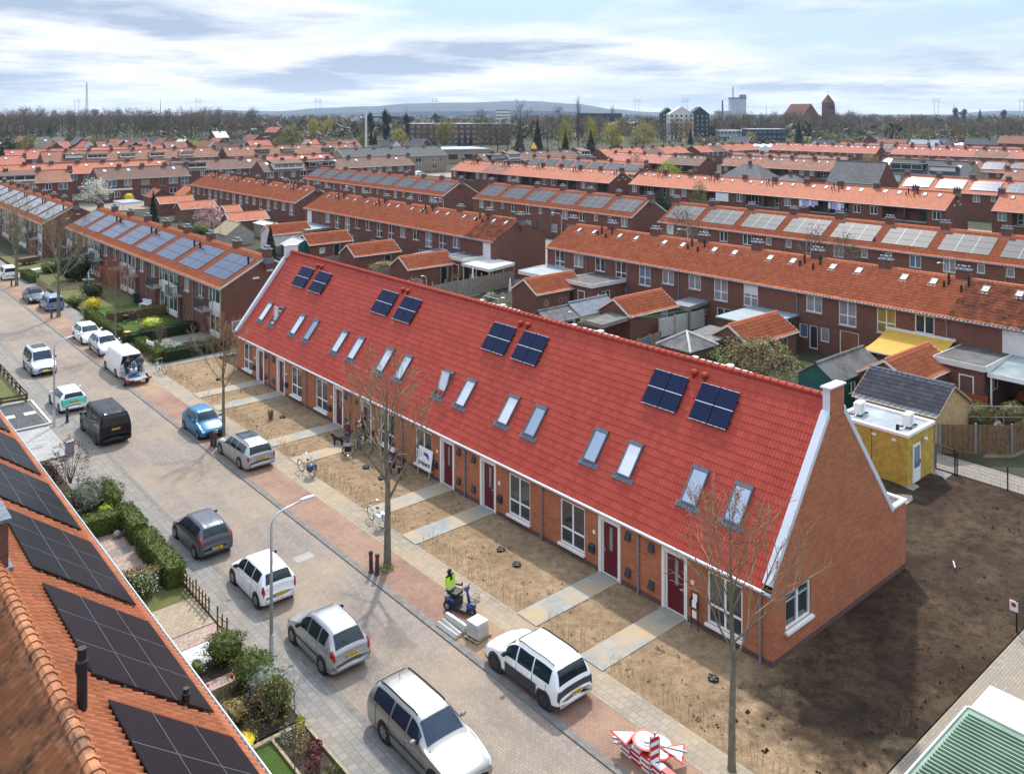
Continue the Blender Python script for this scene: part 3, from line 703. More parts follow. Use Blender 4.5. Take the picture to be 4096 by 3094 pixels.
def shed(label, name, cat, loc, rz, L, D, ze=2.3, zr=3.45, roof='tile_orange', wall='brick_brown', tiles=2, verge='white_dull', door=None, openings=(), group=None, eave=.16, tw=.26, ridgem=None):
    """small gabled outbuilding: local x along the ridge, facade at y=0"""
    root = thing(name, label, cat, (loc[0], loc[1], 0), rz, group)
    m = (zr-ze)/(D/2); e = (-eave, ze-eave*m); r = (D/2, zr); eb = (D+eave, ze-eave*m)
    b = MB(); wall_holes(b, 0, L, -.2, ze, [o[:4] for o in openings], dep=.1)
    b.face([(L,D,-.2),(0,D,-.2),(0,D,ze),(L,D,ze)])
    b.face([(0,D,-.2),(0,0,-.2),(0,0,ze),(0,D/2,zr-.03),(0,D,ze)]); b.face([(L,0,-.2),(L,D,-.2),(L,D,ze),(L,D/2,zr-.03),(L,0,ze)])
    b.build('wall', wall, root)
    for ee in (e, eb):
        if tiles == 2: tile_slope('roof', [roof], -.12, L+.12, ee, r, tw+.03, .35, .065, 5, root, lift=.05)
        elif tiles == 1: tile_slope('roof', [roof], -.12, L+.12, ee, r, .15, 3, .045, 4, root, lift=.0)
        else: flat_slope('roof', [roof], -.12, L+.12, ee, r, parent=root)
    q = MB()
    if tiles: ridge_tiles(q, -.12, L+.12, D/2, zr+.05, .12)
    else: q.tube([(-.12,D/2,zr),(L+.12,D/2,zr)], .07, 6)
    q.build('ridge', ridgem or roof, root)
    if verge:
        for xx in ((-.16, -.11), (L+.11, L+.16)):
            q = MB()
            for (ya, za), (yb, zb) in ((e, r), (eb, r)):
                q.mesh([(xx[0],ya,za-.13),(xx[1],ya,za-.13),(xx[1],yb,zb-.13),(xx[0],yb,zb-.13),(xx[0],ya,za+.05),(xx[1],ya,za+.05),(xx[1],yb,zb+.05),(xx[0],yb,zb+.05)],[(0,3,2,1),(4,5,6,7),(0,1,5,4),(1,2,6,5),(2,3,7,6),(3,0,4,7)])
            q.build('verge_board', verge, root)
        q = MB(); q.tube([(-.1,-eave-.04,e[1]-.02),(L+.1,-eave-.04,e[1]-.02)], .05, 6); q.build('gutter', 'white_dull', root)
    for o in openings:
        x0, z0, x1, z1 = o[:4]; kind = o[4]
        if kind == 'win': window(root, (x0+x1)/2, z0, x1-x0, z1-z0, 2, 1, 'glass')
        else:
            q = MB(); q.box(x0+.06,.05,z0,x1-.06,.09,z1-.06); q.box(x0,.03,z0,x0+.06,.1,z1,1); q.box(x1-.06,.03,z0,x1,.1,z1,1); q.box(x0+.06,.03,z1-.06,x1-.06,.1,z1,1); q.build('door', [o[5] if len(o) > 5 else 'black', 'white_dull'], root)
    return root
solarmat('solar_grey_sheen', (.07,.071,.077), (.06,.06,.065), rough=.45, spec=.12); solarmat('solar_pale_sheen', (.22,.24,.27), (.2,.2,.2), rough=.4, spec=.2); plain('panel_line', (.10,.115,.14), .4, .3)  # grey and pale panel colours have the reflected sky put into them
tilemat('tile_slate_far', ((.045,.05,.055),(.075,.08,.085)), .2, wave=True)
solarmat('solar_blue_far', (.012,.025,.09), (.004,.006,.02), rough=.25)
glassmat('glass_yellow', (.30,.22,.06), .2, .6)
glassmat('glass_brown', (.20,.09,.05), .7, .2)
plain('lead_dark', (.11,.13,.155), .45, .3, var=.1)
glassmat('door_brown', (.07,.03,.02), .6, .3); plain('green_door', (.015,.05,.035), .4)
# ---------------------------------------------------------------- the new red-roofed row
def new_row():
    L = 48.55; Y1 = 66.2
    root = thing('new_terraced_house_row', 'new one-storey brick house row under a long bright red tiled roof', 'terraced house', (27.8, Y1, 0), YROW)
    T = lambda y: Y1 - y
    wy = (64.02, 55.8, 52.13, 43.9, 40.1, 31.84, 28.12, 19.75); dy = (61.78, 58.28, 49.85, 46.37, 37.85, 34.3, 25.8, 22.2)
    holes = [(T(y)-.81, .45, T(y)+.81, 2.5) for y in wy] + [(T(y)-.5, -.1, T(y)+.5, 2.42, .2) for y in dy]
    sur = [(T(y)-.66, -.1, T(y)+.66, 2.82) for y in dy]
    b = MB(); wall_holes(b, 0, L, .27, 2.9, [h for h in holes if h[1] > .2] + [(s[0], .27, s[2], 2.82, .001) for s in sur], dep=.12)
    G = [(0,.27),(10.7,.27),(10.7,2.98),(9.44,2.98),(9.44,3.05),(5.14,8.55),(4.09,8.55),(0,3.1)]
    b.face([(0,y,z) for y, z in G][::-1])
    # right gable with a window hole
    hw = (.88, 1.05, 2.66, 2.43)
    q = MB(); wall_holes(q, 0, 10.7, .27, 2.98, [hw], dep=.14)
    for f, m in zip(q.f, q.m): b.face([(L - q.v[i][1], q.v[i][0], q.v[i][2]) for i in f], m)
    b.face([(L,y,z) for y, z in [(0,2.98),(9.44,2.98),(9.44,3.05),(5.14,8.55),(4.09,8.55),(0,3.1)]])
    b.face([(L,10.7,.27),(0,10.7,.27),(0,10.7,2.98),(L,10.7,2.98)])
    b.build('wall', 'brick_new', root)
    b = MB()
    wall_holes(b, .004, L-.004, -.2, .27, [(s[0], -.2, s[2], .27, .001) for s in sur], y=.012)
    b.face([(L-.012,.012,-.2),(L-.012,10.69,-.2),(L-.012,10.69,.27),(L-.012,.012,.27)]); b.face([(.012,.012,-.2),(.012,.012,.27),(.012,10.69,.27),(.012,10.69,-.2)]); b.face([(0,10.69,-.2),(0,10.69,.27),(L,10.69,.27),(L,10.69,-.2)])
    b.build('plinth', 'brick_plinth', root)
    for s, y in zip(sur, dy):
        b = MB(); wall_holes(b, s[0], s[2], -.1, 2.82, [(T(y)-.5, -.1, T(y)+.5, 2.42, .2)], y=-.012)
        for xx, sg in ((s[0], 0), (s[2], 1)): b.face([(xx,-.012,-.1),(xx,-.012,2.82),(xx,.05,2.82),(xx,.05,-.1)])
        o = b.build('door_surround', 'brick_white', root)
        b = MB(); b.box(-.5,.09,.08,-.44,.19,2.42); b.box(.44,.09,.08,.5,.19,2.42); b.box(-.44,.09,2.36,.44,.19,2.42); b.box(-.5,.02,-.05,.5,.19,.078)
        d = b.build('door_frame', 'white_paint', o, loc=(T(y),0,0))
        sgn = 1 if dy.index(y) % 2 == 0 else -1; gx = -.02*sgn
        b = MB()
        wall_holes(b, -.44, .44, .08, 2.36, [(gx-.11, 1.15, gx+.09, 2.2)], y=.13, dep=.03); b.face([(-.44,.165,.08),(.44,.165,.08),(.44,.165,2.36),(-.44,.165,2.36)])
        for zz in (.2, 1.02): b.box(-.40,.115,zz,.40,.128,zz+.02)
        lf = b.build('door', 'door_red', o, loc=(T(y),0,0))
        b = MB(); b.face([(gx-.11,.15,1.15),(gx+.09,.15,1.15),(gx+.09,.15,2.2),(gx-.11,.15,2.2)]); b.build('pane', 'glass_curtain', lf)
        b = MB(); hx = -.37*sgn; b.box(hx-.02,.10,1.0,hx+.02,.128,1.22); b.tube([(hx,.11,1.12),(hx,.06,1.12),(hx+.13*sgn,.06,1.12)], .012, 6); b.build('door_handle', 'chrome', lf)
    for i, y in enumerate(wy):
        o = window(root, T(y), .45, 1.62, 2.05, 2, [.36], 'glass', 'white_paint', y=.045, fr=.08)
        b = MB(); b.box(-.86,-.19,-.09,.86,.06,-.003); b.build('sill', 'white_paint', o)
    # gable window (faces +x locally)
    e = link('gable_window', None, root, (L-.05, 1.77, 1.05), (0,0,PI/2)); e['label'] = 'white framed gable window'
    b = MB(); w2, h2, f = 1.78, 1.38, .08
    b.box(-w2/2,0,0,-w2/2+f,.09,h2); b.box(w2/2-f,0,0,w2/2,.09,h2); b.box(-w2/2+f,0,0,w2/2-f,.09,f); b.box(-w2/2+f,0,h2-f,w2/2-f,.09,h2); b.box(-.05,.004,f,.05,.086,h2-f)
    fo = b.build('window_frame', 'white_paint', e); b = MB(); b.face([(-w2/2,.06,0),(w2/2,.06,0),(w2/2,.06,h2),(-w2/2,.06,h2)]); b.build('pane', 'glass', e)
    b = MB()
    for a, c in ((-w2/2+f, -.05), (.05, w2/2-f)):
        b.box(a+.02,.015,h2*.72,c-.02,.05,h2*.72+.05); b.box(a+.0,.02,f,a+.05,.055,h2-f); b.box(c-.05,.02,f,c,.055,h2-f)
    b.build('casement', 'lamp_grey', e); b = MB(); b.box(-w2/2-.06,-.2,-.1,w2/2+.06,.05,-.003); b.build('sill', 'white_paint', e)
    # roof
    er = (-.15, 2.84); rr_ = (4.62, 8.98); eb = (9.6, 2.84)
    tile_slope('roof', ['tile_new'], .31, L-.31, er, rr_, .30, .335, .011, 12, root, prof='roll2', lift=.014)
    flat_slope('roof', ['tile_new'], .31, L-.31, eb, rr_, .3, .335, root)
    b = MB(); ridge_tiles(b, .32, L-.32, 4.62, 9.0, .15, .38); b.build('ridge', 'tile_new', root)
    b = MB(); b.tube([(-.05,-.22,2.80),(L+.05,-.22,2.80)], .068, 10); b.build('gutter', 'lamp_grey', root)
    b = MB(); b.box(.01,-.16,2.74,L-.01,-.002,2.80); b.build('eaves_board', 'anthracite', root)
    # extension roof at the back with white roof edge
    b = MB(); b.box(.0,9.5,2.985,L,10.72,3.03); b.build('flat_roof', 'roofing_felt', root)
    b = MB(); b.box(-.04,9.46,3.031,L+.04,9.52,3.16); b.box(-.04,10.6,3.031,L+.04,10.78,3.14); b.box(L-.16,9.53,3.031,L+.04,10.59,3.14); b.box(-.04,9.53,3.031,.16,10.59,3.14); b.build('roof_edge', 'white_paint', root)
    # gable copings and stacks
    for x0, x1, near in ((-.03, .31, 0), (L-.31, L+.03, 1)):
        b = MB(); t = .12
        def band(p, q):
            d = Vector((0, q[0]-p[0], q[1]-p[1])).normalized(); n = Vector((0, -d.z, d.y)); n = n if n.z > 0 else -n
            A = [Vector((0,)+p), Vector((0,)+q)]; vs = []
            for a in A:
                for xx in (x0, x1):
                    vs += [(xx, a.y - n.y*.32, a.z - n.z*.32), (xx, a.y+n.y*t, a.z+n.z*t)]
            if near: vs = [(x, y, z) if x == x0 or k % 2 else (x, y+n.y*.24, z+n.z*.24) for k, (x, y, z) in enumerate(vs)]
            b.mesh(vs, [(0,2,3,1),(4,5,7,6),(0,1,5,4),(2,6,7,3),(1,3,7,5),(0,4,6,2)])
        band((-.10, 3.08), (4.09, 8.53)); band((9.5, 2.98), (5.14, 8.53)); b.build('coping', 'coping', root)
        b = MB(); s0, s1 = x0+.02, x1-.0
        b.mesh([(s0,4.06,8.2),(s1,4.06,8.2),(s1,5.17,8.2),(s0,5.17,8.2),(s0,4.06,9.46),(s1,4.06,9.46),(s1,5.17,9.46),(s0,5.17,9.46)], [(0,1,5,4),(2,3,7,6),(4,5,6,7)])
        b.mesh([(s0,4.06,8.2),(s0,5.17,8.2),(s0,5.17,9.46),(s0,4.06,9.46)], [(0,3,2,1)], 0); 
        b.mesh([(s1,4.06,8.2),(s1,5.17,8.2),(s1,5.17,9.46),(s1,4.06,9.46)], [(0,1,2,3)], 1 if near else 0)
        o = b.build('gable_stack', ['coping', 'brick_new'], root)
        b = MB(); b.box(x0-.05,3.98,9.461,x1+.06,5.25,9.53); b.build('cap', 'coping', o)
    # downpipes, vents, letter boxes, number plates
    for y in (60.21, 54.24, 48.26, 42.2, 36.19, 30.13, 24.08, 18.12):
        b = MB(); x = T(y); b.tube([(x,-.2,2.78),(x,-.09,2.62),(x,-.075,2.5),(x,-.075,.02)], .042, 8); b.box(x-.05,-.14,.9,x+.05,0,.93); b.build('downpipe', 'zinc', root)
    def vent():
        b = MB(); b.mesh([(-.14,0,-.14),(.14,0,-.14),(.14,0,.18),(-.14,0,.18),(-.14,-.15,-.16),(.14,-.15,-.16),(.14,-.03,.18),(-.14,-.03,.18)], [(0,1,2,3),(4,7,6,5),(0,4,5,1),(3,2,6,7),(0,3,7,4),(1,5,6,2)]); return b.data('wall_vent', 'anthracite')
    vm = vent()
    for ym in (60.03, 48.11, 36.07, 24.0):
        for dv in (.68, -.62):
            for z in (2.28, .72): link('wall_vent', vm, root, (T(ym+dv), -.002, z))
    b = MB(); b.prism([(-.0,0),(-.15,0),(-.15,.30),(-.0,.38)], 'x', -.15, .15); b.box(-.12,-.156,.2,.12,-.151,.24, 1); lb = b.data('letter_box', ['anthracite', 'black'])
    for y, s in zip(dy, (1,-1,1,-1,1,-1,1,-1)): link('letter_box', lb, root, (T(y + s*1.02), -.002, .78))
    b = MB(); b.box(-.07,-.02,0,.07,-.002,.17); npm = b.data('number_plate', 'white_paint')
    for y, s in zip(dy, (1,-1,1,-1,1,-1,1,-1)): link('number_plate', npm, root, (T(y + s*.92), 0, 1.62))
    # roof lights
    d = Vector((0, 4.77, 6.14)); a = math.atan2(6.14, 4.77); ca, sa = math.cos(a), math.sin(a)
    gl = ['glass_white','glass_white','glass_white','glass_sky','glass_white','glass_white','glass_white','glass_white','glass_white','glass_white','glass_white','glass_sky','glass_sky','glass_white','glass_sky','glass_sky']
    for i, y in enumerate((64.19,62.24,58.7,56.61,52.46,50.3,46.73,44.65,40.41,38.33,34.67,32.56,28.34,26.21,22.6,20.47)):
        s = (.93+.15)/ca; W = .82; Lh = 1.56; h = .11
        o = link('roof_light', None, root, (T(y)+W/2, er[0]+ca*s, er[1]+sa*s), (a,0,0))
        b = MB(); f = .055; b.box(-W/2,0,0,-W/2+f,Lh,h); b.box(W/2-f,0,0,W/2,Lh,h); b.box(-W/2+f,0,0,W/2-f,f,h); b.box(-W/2-.01,Lh-.14,0,W/2+.01,Lh+.03,h+.03); b.build('roof_light_frame', 'dark_metal' if 0 else 'lead_dark', o)
        b = MB()
        for k in range(7): b.box(-W/2-.14+k*(W+.24)/7, -.24+(.02 if k % 2 else 0), .0, -W/2-.14+(k+.75)*(W+.24)/7, -.002, .055)
        b.box(-W/2-.2,-.22,-.01,W/2+.2,-.002,.035); b.build('apron', 'lead', o)
        op = {1: .62, 8: .34}.get(i)
        if op:
            b = MB(); b.face([(-W/2+f,f,.01),(W/2-f,f,.01),(W/2-f,Lh-f,.01),(-W/2+f,Lh-f,.01)]); b.build('opening', 'fabric_white' if i == 1 else 'black', o)
            piv = Lh*.5; sash = link('sash', None, o, (0, piv, h+.02), (op,0,0))
            b = MB(); b.box(-W/2+.05,-piv+.06,-.02,-W/2+.10,piv-.15,.03); b.box(W/2-.10,-piv+.06,-.02,W/2-.05,piv-.15,.03); b.box(-W/2+.1,-piv+.06,-.02,W/2-.1,-piv+.11,.03); b.box(-W/2+.1,piv-.2,-.02,W/2-.1,piv-.15,.03)
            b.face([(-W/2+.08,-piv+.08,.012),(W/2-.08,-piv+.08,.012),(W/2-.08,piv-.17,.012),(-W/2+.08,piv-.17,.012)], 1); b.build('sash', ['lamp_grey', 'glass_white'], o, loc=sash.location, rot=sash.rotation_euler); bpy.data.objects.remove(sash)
        else:
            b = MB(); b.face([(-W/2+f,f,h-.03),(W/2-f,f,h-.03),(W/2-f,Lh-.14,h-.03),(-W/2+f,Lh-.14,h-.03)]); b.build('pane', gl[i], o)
    # solar panels, one 2-panel array on each side of a vent pair
    for y in (62.6, 59.83, 50.7, 47.92, 38.55, 35.89, 26.48, 23.74):
        s0 = (2.99+.15)/ca; s1 = (4.05+.15)/ca; Ls = s1-s0
        o = link('solar_array', None, root, (T(y), er[0]+ca*s0, er[1]+sa*s0), (a,0,0))
        b = MB(); pw = .985
        b.box(0,0,.10,pw,Ls,.136,1); b.face([(.006,.006,.14),(pw-.006,.006,.14),(pw-.006,Ls-.006,.14),(.006,Ls-.006,.14)], 0, [(0,0),(pw,0),(pw,Ls),(0,Ls)])
        b.box(.01,Ls/2-.013,.1405,pw-.01,Ls/2+.013,.1425,2)
        for yy in (.003, Ls-.021):
            for k in range(3): b.box(.02+k*pw/3,yy,.1405,.0+(k+.94)*pw/3,yy+.018,.1425,2)
        pm = shared(('newpanel',), lambda: b.data('solar_panel', ['solar_navy', 'black', 'sign_white']))
        for k in range(2): link('solar_panel', pm, o, (k*1.015, 0, 0))
        b = MB()
        for t in (.22, .78): b.box(-.07, Ls*t-.02, .03, 2.07, Ls*t+.02, .095)
        b.build('rail', 'black', o)
    for y in (60.57, 59.95, 48.6, 47.98, 36.5, 35.9, 24.37, 23.77):
        s = (4.17+.15)/ca; b = MB(); b.lathe([(.10,-.1),(.10,.12),(.16,.14),(.17,.22),(.12,.30),(.02,.33)], 12); b.build('vent_cowl', 'tile_new', root, smooth=True, loc=(T(y), er[0]+ca*s, er[1]+sa*s))
new_row()
# ---------------------------------------------------------------- roof in the lower left corner
def front_house():
    L = 44
    root = terrace('orange tiled house with black solar panels in the lower left corner', (8.35, 12, 0), PI/2, L, 7.8, 5.19, 8.19, near=0, name='terraced_house_row', roof='tile_front', wall='brick_brown', ridge=False,
        wins=[(x, 3.2, 1.5, 1.4) for x in (3, 8, 14, 20, 26, 32, 38)])
    for o in list(root.children):
        if o.name.split('.')[0] in ('roof', 'ridge', 'gutter'): bpy.data.objects.remove(o)
    e = (-.28, 5.19-.28*.769); r = (3.9, 8.19); eb = (8.08, e[1])
    tile_slope('roof', ['tile_front'], -.03, L, e, r, .235, .335, .07, 7, root, lift=.045)
    tile_slope('roof', ['tile_front_old'], -.03, L, eb, r, .235, .335, .07, 7, root, lift=.045)
    b = MB(); ridge_tiles(b, -.03, L, 3.9, 8.25, .17, .36); b.build('ridge', 'tile_front_old', root)
    b = MB(); y, z = e[0]-.07, e[1]-.02; b.box(-.03,y-.07,z-.10,L,y+.055,z-.06); b.box(-.03,y-.085,z-.10,L,y-.055,z+.05); b.box(-.03,y+.055,z-.1,L,y+.08,z+.02); b.build('gutter', 'lamp_grey', root)
    for y0 in (15.1, 21.3, 27.5, 33.75, 40.0, 46.25): solar_array(root, y0-12, y0-12+5.05, .46, 4.02, e, r, 3, 3, 'solar_black', .022, .16, split=True, colgap=.022, rail='panel_line')
    chimney(root, 27.35-12, 3.95, 8.2, mat='brick_dark', w=1.25, d=.75, h=1.75, pots=3)
    m = .769
    vent_pipe(root, 19.6-12, 8.35-4.86, 7.87, 1.35, .105); vent_pipe(root, 21.4-12, .66, 5.6, .62, .085)
front_house()
# ---------------------------------------------------------------- terraces of the estate
def per(n, w, even, odd, skip=()):
    out = []
    for i in range(n):
        for t in (even if i % 2 == 0 else odd): out.append((i*w + t[0],) + t[1:])
    return out
def W2(x, gl=None, z=3.25, shut=0): return (x, z, 1.5, 1.42, 2, 1, gl, 'white_paint', shut)
def W4(x, gl=None, shut=0): return (x, 2.65, 1.55, 2.05, 2, [.42], gl, 'white_paint', shut)
def WS(x, gl='glass_curtain'): return (x, 3.65, .78, .95, 1, 1, gl)
def WM(x, gl=None): return (x, 3.3, 1.3, 1.38, 2, 1, gl)
def skyl(n, w, offs=(2.0, 4.4), s=3.72): return [(i*w+o, s) for i in range(n) for o in offs]
def flues(n, w, s=3.9): 
    out = []
    for i in range(0, n, 2): out += [(i*w+w-.75, 4.0, .95), (i*w+w-.95, 3.5, .6), (i*w+w+.75, 4.1, .95), (i*w+w+.45, 3.3, .6)][:4 if i < n-1 else 2]
    return out
def arrs(n, w, aw=5.25, s0=1.15, s1=4.35, mat='solar_grey_sheen', skip=(), nx=3, ny=3, off=None): return [(i*w+(w-aw)/2 if off is None else i*w+off, i*w+(w+aw)/2 if off is None else i*w+off+aw, s0, s1, nx, ny, mat) for i in range(n) if i not in skip]
# R1: back row right behind the gardens
n, w = 10, 6.35
wins = [t for t in per(n, w, [W4(2.05), W2(5.1)], [W2(2.05), W4(5.1)])]
wins[8] = W4(4*w+2.05, None, .45); wins[9] = W2(4*w+5.1, None, .5); wins[14] = W2(7*w+2.05, None, 1); wins[15] = W4(7*w+5.1, None, 1)
wins[12] = W4(6*w+2.05, 'glass_yellow')
wins += [(11.4, .9, 1.6, 1.1, 1, 1, 'glass_curtain'), (14.7, .9, 1.5, 1.0), (20.3, 1.0, .7, 1.1, 1, 1), (21.25, .1, .8, 2.0, 1, 1, 'glass', 'black'), (22.2, 1.0, .7, 1.1, 1, 1), (24.5, .9, 1.6, 1.1), (32.8, .9, .8, 1.2, 1, 1), (33.75, .1, .8, 2.0, 1, 1, 'glass'), (34.8, .9, .8, 1.2, 1, 1), (37.0, .3, 1.7, 1.9, 1, 1, 'glass_brown')]
terrace('long brick row behind the gardens with orange roof turning mossy at its right end', (68, 72.9), YROW, n*w, 8.5, 5.0, 7.25, near=3, mats=['tile_orange', 'tile_old'], sections=[(44.9, 99, 1)], wins=wins, sky=skyl(n, w), chims=[i*w for i in range(n+1)], pipes=flues(n, w), dps=[6.4, 19.2, 32.2, 44.9], chw=1.05)
# R6 and R8
n, w = 8, 6.14
wins = per(n, w, [W4(1.6), W2(4.6)], [W2(1.6), W4(4.6)])
wins[0] = W4(1.6, None, 1); wins[1] = W2(4.6, None, 1); wins[14] = W2(7*w+1.6, None, 1); wins[15] = W4(7*w+4.6, None, 1)
wins += [(i*w+3.1, .2, 1.7, 1.9, 2, 1, 'glass') for i in range(1, 6)]
terrace('brick row above the new roof with white shutters at both ends and a mossy end', (65.7, 128.9), YROW, n*w, 8.4, 5.0, 7.25, near=3, mats=['tile_orange', 'tile_old'], sections=[(43.2, 99, 1)], wins=wins, sky=skyl(n, w), chims=[i*w for i in range(n+1)], pipes=flues(n, w), dps=[4.9, 17, 29.6, 42], chw=1.05)
wins = per(n, w*1.01, [W4(1.6), W2(4.6)], [W2(1.6), W4(4.6)])
terrace('brick row with tall white windows behind the pink magnolia', (68, 186.5), YROW, n*w*1.01, 8.4, 5.0, 7.25, near=2, wins=wins, sky=skyl(n, w), chims=[i*w*1.01 for i in range(n+1)], pipes=flues(n, w), dps=[5, 17.2, 29.9, 42], verge='white_dull')
# solar rows
n, w = 6, 6.4
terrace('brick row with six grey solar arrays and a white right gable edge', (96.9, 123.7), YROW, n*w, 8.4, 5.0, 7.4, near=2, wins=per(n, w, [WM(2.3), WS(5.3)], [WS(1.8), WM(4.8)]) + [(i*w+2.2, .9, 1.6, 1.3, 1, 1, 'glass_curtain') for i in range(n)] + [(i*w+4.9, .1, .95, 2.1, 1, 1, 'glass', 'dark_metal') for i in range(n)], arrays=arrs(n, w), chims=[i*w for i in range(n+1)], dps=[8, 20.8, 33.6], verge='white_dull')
n, w = 9, 6.28
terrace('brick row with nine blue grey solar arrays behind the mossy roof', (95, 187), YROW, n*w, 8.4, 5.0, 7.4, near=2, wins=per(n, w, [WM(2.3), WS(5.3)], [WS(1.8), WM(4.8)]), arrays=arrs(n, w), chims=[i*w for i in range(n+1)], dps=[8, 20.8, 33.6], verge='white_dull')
n, w = 10, 6.35
wins = per(n, w, [WM(2.1), WS(5.3)], [WS(1.8), WM(4.8)]); wins[0] = WM(2.1)[:6] + ('glass_white', 'white_paint', 1)
terrace('brick row with large solar arrays right behind the nearest orange roof', (96, 79.5), YROW, n*w, 8.4, 5.0, 7.4, near=2, wins=wins, arrays=arrs(n, w), chims=[i*w for i in range(n+1)], pipes=[(31.5, 1.2, .6), (57.5, 1.5, .5)], dps=[7.6, 20.4, 33, 45.8])
# balcony rows
def balc(n, w):
    rec = []; win = []
    for i in range(n):
        if i % 2 == 0: rec.append((i*w+3.0, i*w+w-.12, 2.75, 5.0, -1)); win.append(WM(i*w+1.5))
        else: rec.append((i*w+.12, i*w+w-3.0, 2.75, 5.0, 1)); win.append(WM(i*w+w-1.5))
    return rec, win
rec, win = balc(10, 6.7)
terrace('brick row with recessed balconies and purple washing under a pinkish orange roof', (141.5, 125.4), YROW, 67, 8.4, 5.1, 7.5, roof='tile_orange_far', near=1, wins=win + [(i*6.7+3, .9, 2, 1.2) for i in range(10)], recess=rec, sky=skyl(10, 6.7), chims=[i*6.7 for i in range(11)], pipes=flues(10, 6.7), dps=[6.8, 20, 33.5, 47], gablevents=True)
rec, win = balc(9, 6.5)
terrace('brick balcony row with one brown roof strip left of the birch', (139.5, 188), YROW, 58.5, 8.4, 5.1, 7.5, near=1, mats=['tile_orange_far', 'tile_old_far'], sections=[(13, 22, 1)], wins=win, recess=rec, sky=skyl(9, 6.5), chims=[i*6.5 for i in range(10)], pipes=flues(9, 6.5), dps=[6.5, 19.5, 32.5, 45.5], gablevents=True, verge='white_dull')
# L1: street row with balconies and white infill panels
def street_row(label, x, y1, n, w, near, arr):
    L = n*w; wins = []; units = []
    for i in range(n):
        if i % 2 == 0: units.append(i*w+1.35); wins.append((i*w+4.9, 3.25, 1.35, 1.35)); dx = i*w+3.5
        else: units.append(i*w+w-1.35); wins.append((i*w+w-4.9, 3.25, 1.35, 1.35)); dx = i*w+w-3.5
        wins.append((dx, .05, .95, 2.05, 1, 1, 'door_brown', 'wood_dark')); wins.append((i*w+w/2+(1.0 if i % 2 == 0 else -1.0), .9, .18, .8, 1, 1, 'glass', 'wood_dark'))
    root = terrace(label, (x, y1), YROW, L, 8.6, 4.95, 7.25, near=near, roof='tile_orange', wall='brick_brown', wins=wins, arrays=arr, chims=[i*w for i in range(n+1)], verge='white_dull', pipes=[(i*w+k, 3.6, .8) for i in range(1, n, 2) for k in (w-.9, w+.7) if i*w+k < L], dps=[i*w for i in range(1, n, 2)], gablevents=True)
    for i, u in enumerate(units):
        b = MB(); wd = 2.3
        b.box(u-wd/2,-.06,.25,u+wd/2,.02,.75); b.box(u-wd/2,-.06,2.25,u+wd/2,.02,2.62 if 0 else 3.35); o = b.build('infill_panel', 'white_dull', root)
        window(o, u, .75, wd, 1.5, 2, 1, 'glass_green', 'white_paint', y=-.045, fr=.06); window(o, u, 3.35, wd, 1.5, 2, 1, 'glass_green', 'white_paint', y=-.045, fr=.06)
        sg = -1 if i % 2 == 0 else 1
        dc = u - sg*1.5
        b = MB(); b.box(dc-1.0,-1.05,2.5,dc+1.0,-.005,2.64); o = b.build('balcony', 'concrete', root)
        b = MB(); b.box(dc-1.0,-1.04,3.5,dc+1.0,-1.0,3.55); b.box(dc-1,-1.0,3.5,dc-.96,-.02,3.55); b.box(dc+.96,-1.0,3.5,dc+1,-.02,3.55)
        for k in range(17): xx = dc-1+k*2/16; b.box(xx-.012,-1.03,2.64,xx+.012,-1.01,3.5)
        for k in range(7):
            for xx in (dc-.99, dc+.97): b.box(xx,-1.0+k*.15,2.64,xx+.02,-.98+k*.15,3.5)
        b.build('railing', 'dark_metal', o)
        b = MB(); b.box(dc+sg*.05,-.05,2.66,dc+sg*.9,-.0,4.75); d = b.build('balcony_door', 'green_door' if i % 4 == 2 else 'white_paint', o)
        b = MB(); b.box(dc+sg*.17,-.056,3.2,dc+sg*.78,-.052,4.6); b.build('pane', 'glass_green', d)
    return root
a = arrs(8, 6.74, 5.25, 1.05, 4.3, 'solar_blue')
L1 = street_row('street row with balconies and eight blue solar arrays beyond the new houses', 30, 128.7, 8, 6.74, 3, a)
b = MB(); b.box(-.65,.0,0,-.57,.08,1.0); b.box(.57,0,0,.65,.08,1.0); b.box(-.57,0,0,.57,.08,.08); b.box(-.57,0,.92,.57,.08,1.0); b.face([(-.57,.03,.08),(.57,.03,.08),(.57,.03,.92),(-.57,.03,.92)], 1); b.build('gable_window', ['white_paint', 'glass_curtain'], L1, loc=(53.92+.05, 1.6, .75), rot=(0,0,PI/2))
street_row('street row with pale solar arrays at the far left edge', 28.2, 185.6, 8, 6.4, 2, arrs(8, 6.4, 5.1, 1.05, 4.3, 'solar_pale_sheen'))
